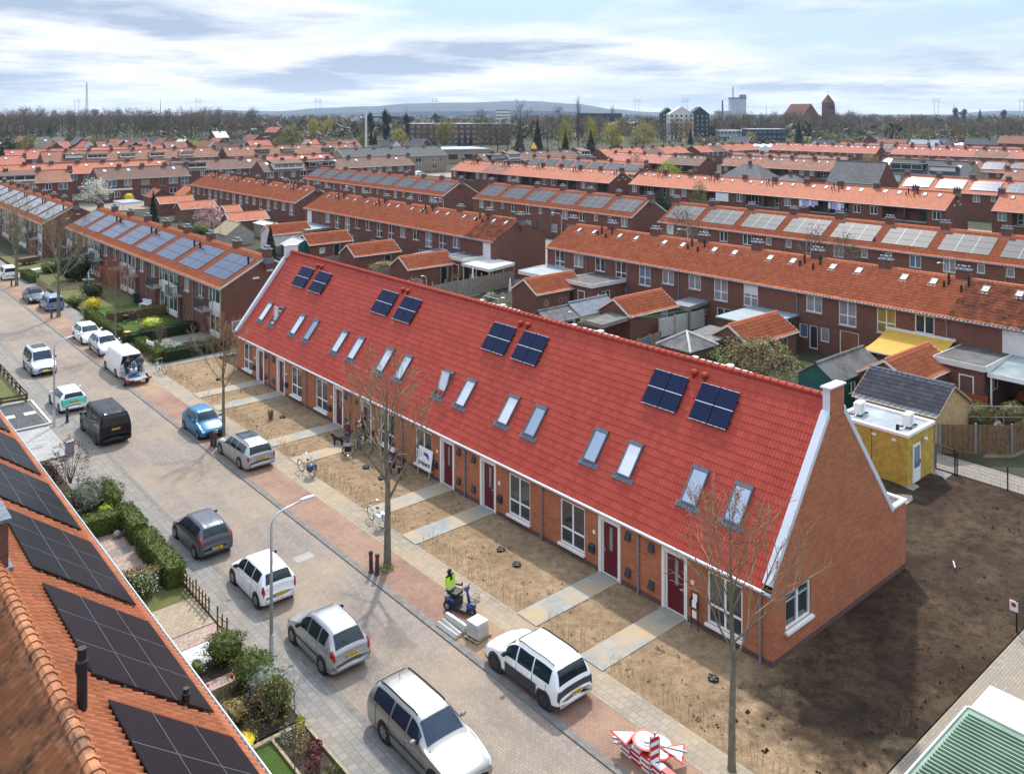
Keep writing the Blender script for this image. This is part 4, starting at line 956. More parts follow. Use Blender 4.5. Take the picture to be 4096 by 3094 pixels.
# rows across the far end of the street (facing us)
def xrow(label, x0, x1, y, roof, n=None, D=8.4, ze=5.0, zr=7.4, dorm=(), wins=None, sky=True, near=0, **k):
    L = x1-x0; n = n or max(2, round(L/6.5)); w = L/n
    win = per(n, w, [(1.9, 3.2, 1.9, 1.45), (4.9, 3.2, 1.3, 1.45)], [(1.6, 3.2, 1.3, 1.45), (4.6, 3.2, 1.9, 1.45)]) if wins is None else wins
    gf = [(t[0], .8, 1.9, 1.4) for t in win[::2]]
    return terrace(label, (x0, y), 0, L, D, ze, zr, roof=roof, near=near, wins=list(win)+gf, sky=[(i*w+2.2, 3.4, .8, .9) for i in range(n) if i % 3 != 2] if sky else (), chims=[i*w+.4 for i in range(1, n+1)], dormers=dorm, **k)
xrow('dark brown tiled row with yellow framed windows facing us', 56.5, 77.9, 213.8, 'tile_brown_far', 4, wins=[(3.0, 3.2, 2.1, 1.4), (6.6, 3.2, 1.7, 1.4), (10.6, 3.2, 2.0, 1.4, 2, 1, None, 'ochre_paint'), (14.6, 2.8, 1.7, 1.9, 2, 1, None, 'ochre_paint'), (17.2, 3.2, 2.1, 1.4), (20.0, 2.6, 1.8, 2.1, 2, [.5], None, 'cream')], near=1, verge=None)
xrow('mottled brown row with a long cream dormer beside the white blossom tree', 12, 51, 213.8, 'tile_mixed_far', 6, dorm=[(27.5, 8.5, 1.35, 1.0, 'cream', 4, True, False, 'tile_brown_far')], near=1)
xrow('low orange row peeping between two brown roofs at the left', 22, 84, 240.5, 'tile_orange_far', 10, near=0)
xrow('orange row with five dormers in front of the olive trees', 63, 118.5, 299, 'tile_mixed_far', 8, dorm=[(9.0, 5.5, 1.4, 1.2, 'black', 1, False, True), (16.0, 6.3, 1.3, 1.2, 'white_dull', 4), (25.5, 5, 1.2, 1.2, 'white_dull', 3), (35, 5, 1.2, 1.2, 'white_dull', 3), (45, 5, 1.2, 1.2, 'white_dull', 3)], zr=8.2, ze=5.2)
xrow('pale orange row with a wide pitched dormer behind the dormer row', 58, 105, 328, 'tile_pink_far', 7, dorm=[(31, 8, 1.5, 1.2, 'white_dull', 3, True, False, 'tile_pink_far')], zr=8.0)
xrow('short red brick row left of the big olive tree', 22, 57, 293, 'tile_pink_far', 5)
xrow('long mottled orange row with dark dormers in front of the round olive crowns', 122, 176, 299, 'tile_mixed_far', 8, dorm=[(14, 5, 1.2, 1.2, 'black', 3), (24, 5, 1.1, 1.2, 'wood_dark', 3), (41, 5, 1.1, 1.2, 'black', 3)], zr=8.2, ze=5.2)
xrow('brown row with a long window dormer and a black dormer', 97.7, 145.8, 215, 'tile_brown_far', 7, dorm=[(7.4, 8.6, 1.5, 1.0, 'white_dull', 4, True, False, 'tile_brown_far'), (17.5, 8.2, 1.5, 1.0, 'black', 4)], near=1, zr=7.5)
xrow('short red tiled house with two roof lights beside the white bush', 102.3, 134, 241, 'tile_pink_far', 5)
xrow('brown tiled row with a wide white dormer behind the dark brown row', 80, 108, 234, 'tile_brown_far', 4, dorm=[(5.5, 9, 1.5, 1.0, 'white_dull', 3)])
xrow('tan brick flats with a long slate grey roof', 141, 182.3, 248.5, 'tile_slate_far', 6, ze=5.6, zr=8.6, D=10, wall='brick_tan', wins=[(i*6.8+t, 3.2, 2.6 if t < 3 else 1.2, 1.5) for i in range(6) for t in (2.0, 5.0)], sky=False, verge='white_dull', chimmat='brick_tan')
xrow('brown row with a black dormer and a white pitched dormer under the tall trees', 172, 222, 214, 'tile_brown_far', 8, dorm=[(6.2, 6, 1.4, 1.0, 'black', 4), (13.5, 5.5, 1.6, 1.0, 'white_dull', 4, True, False, 'tile_brown_far'), (47, 4.5, 1.6, 1.0, 'white_dull', 3, True, False, 'tile_brown_far')], near=0)
xrow('red row with a brown strip in front of the yellow willows', 226, 274, 211, 'tile_orange_far', 8, mats=['tile_orange_far', 'tile_brown_far'], sections=[(22, 33, 1)])
xrow('red tiled row right of the white apartment block foot', 278, 319, 209, 'tile_orange_far', 6, mats=['tile_orange_far', 'tile_brown_far'], sections=[(9, 18, 1)])
def yrow(label, x, y1, y0, roof, n=None, ze=5.0, zr=7.4, arr=None, rec=False, near=0, sky=True, **k):
    L = y1-y0; n = n or max(2, round(L/6.4)); w = L/n; r = (); wins = per(n, w, [WM(2.2), WS(5.2)], [WS(1.7), WM(4.7)])
    if rec: r, wins = balc(n, w)
    return terrace(label, (x, y1), YROW, L, 8.4, ze, zr, roof=roof, near=near, wins=wins, recess=r, sky=skyl(n, w) if sky and not arr else (), chims=[i*w for i in range(n+1)], arrays=arrs(n, w, 5.2, 1.15, 4.35, arr, (), 3, 3) if arr else (), **k)
yrow('row with pale grey solar arrays behind the brown striped roof', 166, 188, 145, 'tile_orange_far', 7, 5, 7.6, 'solar_grey_sheen', gablevents=True)
yrow('balcony row with a red roof turning brown behind the lime green tree', 208, 194, 156.5, 'tile_orange_far', 6, rec=True, mats=['tile_pink_far', 'tile_brown_far'], sections=[(24, 60, 1)])
yrow('long row of solar arrays far behind the slate roofed houses', 233, 166, 125, 'tile_orange_far', 7, 5, 7.7, 'solar_navy')
yrow('brown red balcony row behind the grey hipped roofs', 214.5, 153.5, 118.5, 'tile_mixed_far', 5, rec=True, zr=7.7)
yrow('distant pink tiled row in front of the white greenhouses', 320, 205, 158, 'tile_pink_far', 7, zr=7.7)
yrow('distant pink tiled row with a mottled middle near the right edge', 323, 154, 96, 'tile_pink_far', 9, zr=7.7, mats=['tile_pink_far', 'tile_mixed_far'], sections=[(30, 41, 1), (48, 55, 1)])
yrow('far solar roofed row behind the left pink tiled row', 343, 188, 150, 'tile_pink_far', 6, 5, 7.9, 'solar_navy')
yrow('far solar roofed row behind the mottled pink row', 343, 147, 110, 'tile_pink_far', 6, 5, 7.9, 'solar_navy')
yrow('row with dark blue solar arrays behind the black dormered houses', 243, 119.5, 72, 'tile_mixed_far', 7, 5, 7.7, 'solar_blue_far')
yrow('row with navy solar arrays right behind the laundry row', 175.5, 82, 30, 'tile_orange_far', 8, 5, 7.5, 'solar_blue_far', near=1)
rec, win = balc(5, 6.7)
terrace('orange tiled house end with a balcony at the right edge', (148, 54), YROW, 33.5, 8.4, 5.0, 7.4, roof='tile_orange_far', near=1, wins=win, recess=rec, sky=skyl(5, 6.7), chims=[i*6.7 for i in range(6)])
yrow('mottled orange roof at the right edge above the solar row', 215, 76.5, 40, 'tile_mixed_far', 6)
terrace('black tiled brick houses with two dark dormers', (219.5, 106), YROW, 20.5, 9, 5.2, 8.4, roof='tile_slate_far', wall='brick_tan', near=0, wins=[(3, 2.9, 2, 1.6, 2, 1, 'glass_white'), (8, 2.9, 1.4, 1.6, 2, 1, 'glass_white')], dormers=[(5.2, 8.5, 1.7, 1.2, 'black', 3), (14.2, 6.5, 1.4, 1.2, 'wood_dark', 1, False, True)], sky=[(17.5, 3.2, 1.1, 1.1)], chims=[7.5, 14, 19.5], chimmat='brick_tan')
terrace('large house with a steep dark grey roof and teal eaves', (187, 105), YROW, 12.5, 11.5, 3.2, 9.2, roof='tile_grey_far', wall='brick_dark', near=1, tw=.3, wins=[(2.5, .9, 1, 1.3), (6, .9, 1, 1.3), (9.5, .9, 1, 1.3)], dormers=[(6.3, 11, 1.0, .5, 'white_dull', 6, False, False, 'teal_paint')])
def hip_house(label, x, y, L, D, ze, zr, rz, roof='tile_grey_far', wall='white_dull'):
    root = thing('hipped_house', label, 'house', (x, y, 0), rz, 'grey roofed houses between the rows')
    b = MB(); wall_holes(b, 0, L, -.2, ze, [(L*.3-.8, 1, L*.3+.8, 2.3), (L*.7-.8, 1, L*.7+.8, 2.3)]); b.face([(0,D,-.2),(0,0,-.2),(0,0,ze),(0,D,ze)]); b.face([(L,0,-.2),(L,D,-.2),(L,D,ze),(L,0,ze)]); b.face([(L,D,-.2),(0,D,-.2),(0,D,ze),(L,D,ze)]); b.build('wall', wall, root)
    e = .4; q = D/2; b = MB(); A = [(-e,-e,ze-.1),(L+e,-e,ze-.1),(L+e,D+e,ze-.1),(-e,D+e,ze-.1)]; r0 = (q,D/2,zr); r1 = (L-q,D/2,zr)
    for f in ([A[0],A[1],r1,r0],[A[2],A[3],r0,r1],[A[1],A[2],r1],[A[3],A[0],r0]):
        p0 = Vector(f[0]); u = (Vector(f[1])-p0).normalized(); nn = u.cross(Vector(f[-1])-p0).normalized(); v = nn.cross(u)
        b.face(f, 0, [((Vector(p)-p0).dot(u)/.26, (Vector(p)-p0).dot(v)/.34) for p in f])
    b.build('roof', roof, root)
    for t in (.3, .7): window(root, L*t, 1, 1.6, 1.3)
    chimney(root, L*.5, D/2, zr, pots=2, w=.7, h=1.3, mat='brick_brown')
hip_house('low white house under a large weathered grey hipped roof', 182, 133, 15, 11, 2.9, 7.6, YROW)
hip_house('small house with a grey hipped roof right of the big hipped one', 180, 117.5, 10.5, 9, 2.7, 5.8, YROW)
glassmat('glass_black', (.006,.008,.012), .05, .9, .1)
# ---------------------------------------------------------------- cars
def crom(P, t, axis):
    """Catmull-Rom samples of P along axis 0 at parameters t"""
    n = P.shape[0]; i = np.clip(np.floor(t).astype(int), 0, n-2); f = (t - i).reshape((-1,)+(1,)*(P.ndim-1))
    p0, p1, p2, p3 = P[np.clip(i-1,0,n-1)], P[i], P[i+1], P[np.clip(i+2,0,n-1)]
    return .5*(2*p1 + (p2-p0)*f + (2*p0-5*p1+4*p2-p3)*f*f + (3*p1-p0-3*p2+p3)*f**3)
class CarShape:
    def __init__(s, L, w, H, st):
        s.L, s.w, s.H, s.st = L, w, H, st; P = []
        for (xf, wf, zb, zbelt, wb, zt, wt) in st:
            x = L/2 - xf*L; W = w*wf; a = zt*H if zt <= 1.05 else zt
            zb_, zbl, zt_ = zb, zbelt*H, zt*H; zm = zb_ + (zbl-zb_)*.5; cr = .035*H
            P.append([(x,0,zb_),(x,W*.86,zb_),(x,W*.985,zb_+.10),(x,W,zm),(x,w*wb,zbl),(x,w*wt,zt_-cr),(x,w*wt*.58,zt_-cr*.2),(x,0,zt_)])
        s.P = np.array(P); s.n = len(st)
    def pt(s, u, v, off=0.0, side=1):
        """grid of points for arrays u (station index) and v (ring index)"""
        def ev(uu, vv):
            Q = crom(s.P, np.asarray(uu, float), 0)            # (nu, 8, 3)
            Q = np.transpose(Q, (1,0,2)); m = Q[1:2].copy(); m[...,1] *= -1; e = Q[-2:-1].copy(); e[...,1] *= -1
            QQ = np.concatenate([m, Q, e], 0)
            i = np.asarray(vv, float) + 1; n = QQ.shape[0]; k = np.clip(np.floor(i).astype(int), 1, n-3); f = (i-k).reshape(-1,1,1)
            p0, p1, p2, p3 = QQ[k-1], QQ[k], QQ[k+1], QQ[k+2]; t = .62
            m1, m2 = t*(p2-p0), t*(p3-p1)
            r = (2*f**3-3*f*f+1)*p1 + (f**3-2*f*f+f)*m1 + (-2*f**3+3*f*f)*p2 + (f**3-f*f)*m2
            return np.transpose(r, (1,0,2))
        A = ev(u, v)
        if off:
            h = 1e-3; du = ev(np.clip(np.asarray(u)+h,0,s.n-1), v) - ev(np.clip(np.asarray(u)-h,0,s.n-1), v); dv = ev(u, np.clip(np.asarray(v)+h,0,7)) - ev(u, np.clip(np.asarray(v)-h,0,7))
            N = np.cross(dv, du); N /= np.linalg.norm(N, axis=-1, keepdims=True)+1e-9
            c = np.array([0,0,s.H*.45]); sg = np.sign(np.sum(N*(A-c), -1, keepdims=True)); A = A + N*np.where(sg == 0, 1, sg)*off
        if side < 0: A = A.copy(); A[...,1] *= -1
        return A
    def ux(s, f):
        xs = [q[0] for q in s.st]; u = np.linspace(0, s.n-1, 600); x = (s.L/2 - crom(s.P, u, 0)[:,0,0])/s.L
        return float(u[np.argmin(np.abs(x-f))])
    def patch(s, b, u0, u1, v0, v1, off, sides=(1,-1), nu=8, nv=5, mi=0, full=False):
        for sd in sides:
            A = s.pt(np.linspace(u0,u1,nu+1), np.linspace(v0,v1,nv+1), off, sd); vs = A.reshape(-1,3); fs = []
            for i in range(nu):
                for j in range(nv):
                    q = (i*(nv+1)+j, i*(nv+1)+j+1, (i+1)*(nv+1)+j+1, (i+1)*(nv+1)+j); fs.append(q if sd > 0 else q[::-1])
            b.mesh(vs, fs, mi)
    def width_at(s, f, v=2.6): return float(s.pt([s.ux(f)], [v])[0,0,1])
HATCH = lambda c=.24, r=.41, rr=.86, tb=.972, hood=.60, belt=.62: [(0,.62,.36,.30,.60,.37,.48),(.02,.84,.24,.36,.80,.43,.66),(.07,.95,.20,.44,.91,.49,.76),(.16,1,.18,hood-.08,.96,hood-.04,.80),(c,1,.17,hood,.975,hood+.05,.80),(r,1,.17,belt,.975,.965,.66),(.60,1,.17,belt+.01,.975,1.0,.66),(rr,.995,.18,belt+.04,.95,.955,.64),(tb,.95,.24,belt+.03,.90,belt+.06,.75),(.99,.88,.30,.44,.82,.50,.70),(1,.80,.36,.38,.72,.42,.60)]
WAGON = lambda c=.27, r=.42, rr=.925, tb=.985, hood=.60, belt=.62: [(0,.60,.36,.31,.58,.38,.46),(.015,.82,.24,.37,.78,.45,.64),(.06,.95,.20,.45,.91,.50,.76),(.16,1,.18,hood-.07,.96,hood-.03,.80),(c,1,.17,hood,.975,hood+.05,.80),(r,1,.17,belt,.975,.965,.66),(.62,1,.17,belt+.01,.975,1.0,.66),(rr,.99,.18,belt+.03,.955,.965,.66),(tb,.95,.24,belt+.02,.90,belt+.05,.77),(.993,.88,.30,.46,.82,.52,.70),(1,.82,.36,.40,.74,.44,.62)]
VAN = lambda c=.13, r=.28, belt=.52: [(0,.72,.36,.30,.70,.36,.55),(.02,.90,.26,.36,.86,.43,.74),(.06,.97,.22,.42,.93,.49,.82),(c,1,.20,belt-.02,.975,belt+.04,.84),(r,1,.20,belt,.985,.965,.78),(.45,1,.20,belt+.01,.985,1.0,.78),(.75,1,.20,belt+.01,.985,1.0,.78),(.965,.99,.20,belt+.01,.975,.97,.77),(.985,.97,.22,belt+.005,.955,belt+.06,.90),(.995,.93,.28,.36,.91,.42,.86),(1,.88,.34,.30,.86,.34,.8)]
MPV = lambda c=.20, r=.38, rr=.95, tb=.985, belt=.55: [(0,.66,.36,.30,.62,.37,.5),(.02,.86,.25,.36,.82,.43,.68),(.07,.96,.21,.43,.92,.48,.77),(.14,1,.19,belt-.07,.96,belt-.02,.80),(c,1,.18,belt-.02,.975,belt+.05,.81),(r,1,.18,belt,.98,.965,.72),(.62,1,.18,belt+.01,.98,1.0,.72),(rr,.99,.19,belt+.02,.965,.965,.71),(tb,.96,.24,belt+.02,.92,belt+.06,.80),(.994,.90,.30,.42,.84,.48,.74),(1,.83,.36,.36,.76,.41,.66)]
TEXTS = {}
def text(parent, s, size, mat, loc, rot, name='lettering', bold=.0, align='CENTER', ext=.001):
    cu = bpy.data.curves.new(name, 'FONT'); cu.body = s; cu.size = size; cu.align_x = align; cu.align_y = 'CENTER'; cu.extrude = ext; cu.offset = bold; cu.resolution_u = 2
    o = bpy.data.objects.new('t', cu); C.objects.link(o); me = bpy.data.meshes.new_from_object(o); bpy.data.objects.remove(o); bpy.data.curves.remove(cu)
    me.materials.clear(); me.materials.append(M(mat)); me.name = name; return link(name, me, parent, loc, rot)
def car(label, x, y, head, shape, body, *, L, W, H, wheel=.31, fa=.19, ra=.80, plate=None, glass='glass_car', trim=None, rails=None, lower=None, rear_split=True, tail=(8.3,9.0,3.1,4.6), rimm='galv', doors=(.45,.66), pillars=None, front_plate=True, sidewin=True, roofglass=None, handle=None, hard=None, softtop=None, rearband=None, plate_z=None, cat='car', sidepanel=None, head_l=(.9,2.0,3.7,4.75), rearglass=True, rimr=.62):
    s = CarShape(L, W/2, H, shape); n = s.n
    root = thing('parked_car' if cat == 'car' else 'parked_van', label, cat, (x, y, .02), {'+y': PI/2, '-y': -PI/2}.get(head, head), 'cars parked along the street')
    b = MB(); uu = np.concatenate([np.linspace(i, i+1, 5)[:-1] for i in range(n-1)] + [[n-1]]); vv = np.linspace(0, 7, 29)
    A = s.pt(uu, vv); nu, nv = A.shape[:2]
    for sd in (1, -1):
        V = A.copy(); V[...,1] *= sd; fs = []
        for i in range(nu-1):
            for j in range(nv-1):
                q = (i*nv+j, i*nv+j+1, (i+1)*nv+j+1, (i+1)*nv+j); fs.append(q if sd > 0 else q[::-1])
        fs.append(tuple(range(nv))[::sd]); fs.append(tuple((nu-1)*nv+k for k in range(nv))[::-sd]); b.mesh(V.reshape(-1,3), fs)
    bo = b.build('body', body, root, smooth=True)
    ic = 4; xs = [q[0] for q in shape]
    iroof = next(i for i in range(1, n) if shape[i][5] > .9); icow = iroof-1; ilast = max(i for i in range(n) if shape[i][5] > .9); itail = ilast+1
    b = MB(); s.patch(b, icow+.10, iroof-.10, 5.06, 7, .007, nu=8, nv=6); b.build('windscreen', glass, root, smooth=True)
    if rearglass:
        b = MB(); s.patch(b, ilast+.16, itail-.12, 5.1, 7, .008, nu=8, nv=6); o = b.build('rear_window', glass, root, smooth=True)
        if shape[ilast][0] < .97:
            b = MB(); q = s.pt([itail-.15], [6.9], .014)[0,0]; t = s.pt([itail-.45], [6.2], .014)[0,0]; b.tube([tuple(q), tuple(t)], .012, 5); b.build('wiper', 'black', root)
    # side glazing, split by pillars
    f0 = (xs[icow]*.55+xs[iroof]*.45); f1 = xs[ilast]-.005; cuts = [f0] + list(doors) + [f1]
    if sidewin:
        for a, c in zip(cuts, cuts[1:]):
            for sd in (1, -1):
                b = MB(); s.patch(b, s.ux(a+.008), s.ux(c-.008), 4.10, 4.86, .006, (sd,), 10, 4); b.build('side_window', glass, root, smooth=True)
    b = MB()
    for f in [xs[icow]+.03] + list(doors) + [doors[-1]+.17 if doors else .8]: u = s.ux(f); s.patch(b, u, u+.02, 1.9, 4.05, .003, nu=1, nv=8)
    if rearglass is not False: s.patch(b, itail+.35, itail+.38, 4.4, 7, .003, nu=1, nv=6)
    s.patch(b, icow-.12, icow-.06, 4.95, 7, .003, nu=1, nv=6)
    b.build('door_seam', 'black', bo)
    if doors:
        for f in doors:
            for sd in (1, -1):
                b = MB(); q = s.pt([s.ux(f-.02)], [3.75], .012, sd)[0,0]; b.box(q[0]-.08,q[1]-.015,q[2]-.015,q[0]+.08,q[1]+.015,q[2]+.015); b.build('door_handle', handle or body, root)
    if lower: b = MB(); s.patch(b, .6, n-1.6, 1.2, 2.35, .008, nu=30, nv=3); b.build('sill_trim', lower, root, smooth=True)
    if trim: b = MB(); s.patch(b, s.ux(.27), s.ux(.76), 2.75, 3.0, .012, nu=14, nv=2); s.patch(b, n-2.6, n-1.2, 2.6, 3.05, .014, nu=6, nv=2); s.patch(b, .2, 1.6, 2.5, 3.0, .012, nu=5, nv=2); b.build('bumper_strip', trim, root, smooth=True)
    if sidepanel:
        b = MB(); s.patch(b, s.ux(.34), s.ux(.74), 2.45, 3.55, .02, nu=14, nv=4); b.build('side_panel', sidepanel, root, smooth=True)
    if rearband: b = MB(); s.patch(b, n-(3.0 if rearband == 'car_mint' else 2.75), n-(1.55 if rearband == 'car_mint' else 1.9), 3.2, 7, .012, nu=5, nv=10); b.build('tailgate_panel', rearband, root, smooth=True)
    if softtop: b = MB(); s.patch(b, iroof-.02, itail-.0, 4.9, 7, .012, nu=20, nv=8); s.patch(b, s.ux(doors[-1]+.1), ilast, 4.1, 4.9, .012, nu=8, nv=4); b.build('soft_top', softtop, root, smooth=True)
    if roofglass: b = MB(); s.patch(b, s.ux(roofglass[0]), s.ux(roofglass[1]), 5.45, 7, .006, nu=8, nv=5); b.build('roof_window', roofglass[2], root, smooth=True)
    for sd in (1, -1):
        b = MB(); s.patch(b, tail[0], tail[1], tail[2], tail[3], .010, (sd,), 6, 6); b.build('tail_light', 'tail_red', root, smooth=True)
        b = MB(); s.patch(b, head_l[0], head_l[1], head_l[2], head_l[3], .008, (sd,), 6, 5); b.build('headlight', 'headlamp', root, smooth=True)
        q = s.pt([s.ux(f0+.035)], [4.15], .0, sd)[0,0]; b = MB(); b.ball((q[0]+.03, q[1]+sd*.13, q[2]+.06), .1, 2, 0, (.7,1.15,.85)); b.cyl((q[0]+.02,q[1],q[2]+.02),(q[0]+.03,q[1]+sd*.1,q[2]+.04),.02); b.build('mirror', hard or body, root, smooth=True)
    b = MB(); s.patch(b, .12, .75, 3.1, 3.9, .010, (1,-1), 3, 3) if 0 else None
    for fz in ((.0, .33, .10, .30),):
        b = MB(); yy = W*.24; b.box(L/2-.06, -yy, H*.30, L/2+.012, yy, H*.345); b.box(L/2-.08,-yy*1.2,.26,L/2-.0,yy*1.2,.36); b.build('grille', 'black', root)
    for f in (fa, ra):
        wy = s.width_at(f); xx = L/2-f*L
        for sd in (1, -1):
            b = MB(); b.cyl((xx, sd*(wy-.25), wheel+.015), (xx, sd*(wy+.004), wheel+.015), wheel*1.16, n=28); b.build('wheel_arch', 'black' if not lower else lower, root)
            w_ = link('wheel', None, root, (xx, 0, 0))
            b = MB(); b.tube([(0,sd*(wy-.2),wheel),(0,sd*(wy-.02),wheel),(0,sd*(wy+.014),wheel)], [wheel,wheel,wheel*.93], 28); b.build('tyre', 'rubber', w_, smooth=False)
            b = MB(); r = wheel*rimr; yo = sd*(wy+.016)
            b.cyl((0,sd*(wy+.0145),wheel),(0,yo,wheel), r*1.06, n=24, mi=1)
            for k in range(7):
                a = 2*PI*k/7; c_, s_ = math.cos(a), math.sin(a); d = .055
                b.mesh([(c_*r*.12-s_*d, yo+sd*.006, wheel+s_*r*.12+c_*d),(c_*r*.12+s_*d, yo+sd*.006, wheel+s_*r*.12-c_*d),(c_*r+s_*d*.7, yo+sd*.006, wheel+s_*r-c_*d*.7),(c_*r-s_*d*.7, yo+sd*.006, wheel+s_*r+c_*d*.7)], [(0,1,2,3) if sd > 0 else (3,2,1,0)])
            b.cyl((0,yo,wheel),(0,yo+sd*.008,wheel), r*.28, n=10)
            b.build('rim', [rimm, 'black'], w_)
    # underbody keeps light from passing under the sills
    if rails:
        for sd in (1, -1):
            b = MB(); us = np.linspace(s.ux(xs[iroof]+.03), s.ux(xs[ilast]-.02), 9); q = s.pt(us, [5.25], .035, sd)[:,0]; b.tube([tuple(s.pt([us[0]], [5.25], 0, sd)[0,0])] + [tuple(p) for p in q] + [tuple(s.pt([us[-1]], [5.25], 0, sd)[0,0])], .022, 6); b.build('roof_rail', rails, root)
    b = MB(); q = s.pt([s.ux(xs[ilast]-.08)], [7.0])[0,0]; b.cyl((q[0],0,q[2]-.01),(q[0]-.08,0,q[2]+.22),.008,.004,6); b.build('antenna', 'black', root)
    def plate_at(xp, z, ang, txt, ry):
        o = link('number_plate', None, root, (xp, 0, z), (0, 0, ang)); b = MB(); b.box(-.26,-.008,-.056,.26,.0,.056); b.box(-.26,-.0095,-.056,-.215,-.0081,.056,1); b.build('plate', ['plate_yellow', 'plate_blue'], o)
        if txt: text(o, txt, .105, 'ink', (.02,-.0105,.0), (PI/2,0,0), bold=.003)
    zp = plate_z or H*.46
    uz = np.linspace(n-3.2, n-1, 80); pz = s.pt(uz, [7.0])[:,0]; xr = float(pz[np.argmin(np.abs(pz[:,2]-zp)),0]); ex = s.pt([n-1.0],[7.0])[0,0]
    xr = min(xr, float(ex[0])+.02) if zp < ex[2] else xr
    plate_at(xr-.035, zp, -PI/2, plate, 0)
    if front_plate: plate_at(L/2+.02, .42, PI/2, None, 0)
    return root
car('silver estate car with black roof rails nearest the camera', 15.86, 22.6, '-y', WAGON(.29,.44), 'car_silver_warm', L=4.80, W=1.81, H=1.48, wheel=.32, fa=.185, ra=.76, rails='black', trim='dark_metal', doors=(.50,.69), glass='glass_car_blue', hard='car_silver_warm', plate='')
car('white crossover car with black side panels parked by the soil', 20.82, 22.95, '+y', MPV(.25,.42,.90,.975,.58), 'car_white', L=4.16, W=1.77, H=1.50, wheel=.33, fa=.20, ra=.83, rails='black', lower='anthracite', sidepanel='anthracite', doors=(.48,.68), plate='RP-089-F', rearband='anthracite', rimm='dark_metal', tail=(8.35,8.75,3.15,4.3), plate_z=.62, hard='black')
car('rounded silver hatchback between the white hatchback and the silver estate', 15.90, 29.4, '+y', HATCH(.25,.43,.84,.97,.60,.60), 'car_silver', L=3.85, W=1.68, H=1.52, wheel=.30, trim='dark_metal', plate='G-097-FH', doors=(.50,.70), tail=(7.75,8.9,3.6,4.7), plate_z=.74, hard='black')
car('white small hatchback in front of the lamp post', 15.80, 35.0, '+y', HATCH(.23,.40,.88,.975,.60,.62), 'car_white', L=3.60, W=1.60, H=1.48, wheel=.30, fa=.18, ra=.84, plate='67-RDV-2', doors=(.48,.70), tail=(7.9,8.9,3.4,4.6), plate_z=.55, hard='black')
car('grey hatchback beside the left garden hedge', 15.32, 40.6, '+y', HATCH(.24,.41,.87,.975,.60,.62), 'car_grey', L=3.82, W=1.65, H=1.44, wheel=.30, fa=.18, ra=.83, plate='37-PRB-4', doors=(.48,.69), tail=(7.5,8.9,3.9,4.9), plate_z=.52)
car('silver estate car with a dark glass roof on the right kerb', 21.02, 48.9, '+y', WAGON(.27,.42,.90,.98), 'car_silver', L=4.75, W=1.80, H=1.46, wheel=.33, fa=.19, ra=.775, plate='87-SRS-6', rails='galv', roofglass=(.44,.68,'glass_car'), doors=(.48,.66), tail=(8.1,8.9,3.5,4.7), plate_z=.72)
car('bright blue small hatchback in front of the street tree', 20.75, 54.7, '-y', HATCH(.24,.42,.84,.965,.62,.62), 'car_blue', L=3.53, W=1.64, H=1.46, wheel=.28, fa=.17, ra=.83, doors=(.56,), plate='', head_l=(.75,1.6,3.9,5.0))
car('black van on the left pavement', 15.8, 58.4, '+y', VAN(), 'car_black', L=4.90, W=1.90, H=1.96, wheel=.35, fa=.18, ra=.80, plate='V-797-KH', cat='van', doors=(.36,.62), tail=(8.2,8.85,2.9,3.9), plate_z=1.0, rimm='dark_metal', glass='glass_black', hard='car_black')
car('white hatchback with a mint green tail on the left pavement', 15.35, 65.7, '+y', HATCH(.27,.40,.90,.97,.66,.64), 'car_white', L=3.70, W=1.68, H=1.41, wheel=.31, fa=.17, ra=.84, plate='RN-724-R', doors=(.58,), tail=(8.0,8.7,3.5,4.4), rearband='car_mint', plate_z=.78, glass='glass_car')
car('silver blue people carrier facing us with dark roof panels', 15.78, 76.2, '-y', MPV(.20,.36), 'car_pale', L=4.14, W=1.72, H=1.80, wheel=.31, fa=.17, ra=.82, doors=(.45,.68), glass='glass_car_blue', trim='dark_metal', roofglass=(.48,.82,'anthracite'), hard='dark_metal', plate='')
car('white work van with twin rear windows behind the two men', 20.72, 71.6, '+y', VAN(.11,.24,.54), 'car_cream', L=4.72, W=1.80, H=1.92, wheel=.32, fa=.20, ra=.77, doors=(.30,), sidewin=False, plate='21-VBJ-6', cat='van', tail=(8.2,8.7,2.6,3.3), plate_z=.85, hard='black')
car('pale silver hatchback right behind the white work van', 21.3, 78.6, '-y', HATCH(.24,.42,.87), 'car_pale', L=4.21, W=1.75, H=1.51, wheel=.31, doors=(.48,.69), plate='', trim='dark_metal')
car('white hatchback parked beside the long garden hedge', 21.2, 83.5, '-y', HATCH(.26,.44,.88,.975,.60,.62), 'car_white', L=4.25, W=1.78, H=1.45, wheel=.32, doors=(.56,), plate='')
car('mid blue hatchback behind the tall bare tree', 21.7, 99.5, '+y', MPV(.22,.38), 'car_mid_blue', L=3.92, W=1.68, H=1.55, wheel=.30, plate='31-PXR-9', plate_z=.62, doors=(.46,.68))
car('dark grey convertible with a black soft top', 21.2, 104.9, '-y', HATCH(.30,.44,.70,.84,.58,.60), 'car_dark', L=4.36, W=1.75, H=1.38, wheel=.32, fa=.17, ra=.80, doors=(.60,), softtop='black', plate='')
car('white people carrier at the far left edge', 21.55, 121.2, '+y', MPV(.20,.37), 'car_white', L=3.74, W=1.66, H=1.63, wheel=.29, plate='52-LTF-3', plate_z=.60, doors=(.46,.68), tail=(7.9,8.9,3.6,4.7))
car('teal grey car glimpsed in the gap between two brick rows', 77.5, 75.8, .5, HATCH(), 'car_teal', L=4.1, W=1.72, H=1.45, doors=(.48,.69), plate='')
car('silver saloon parked outside the tan flats', 160, 233.5, .15, HATCH(.26,.42,.74,.88,.60,.62), 'car_pale', L=4.5, W=1.75, H=1.42, doors=(.48,.66), plate='')
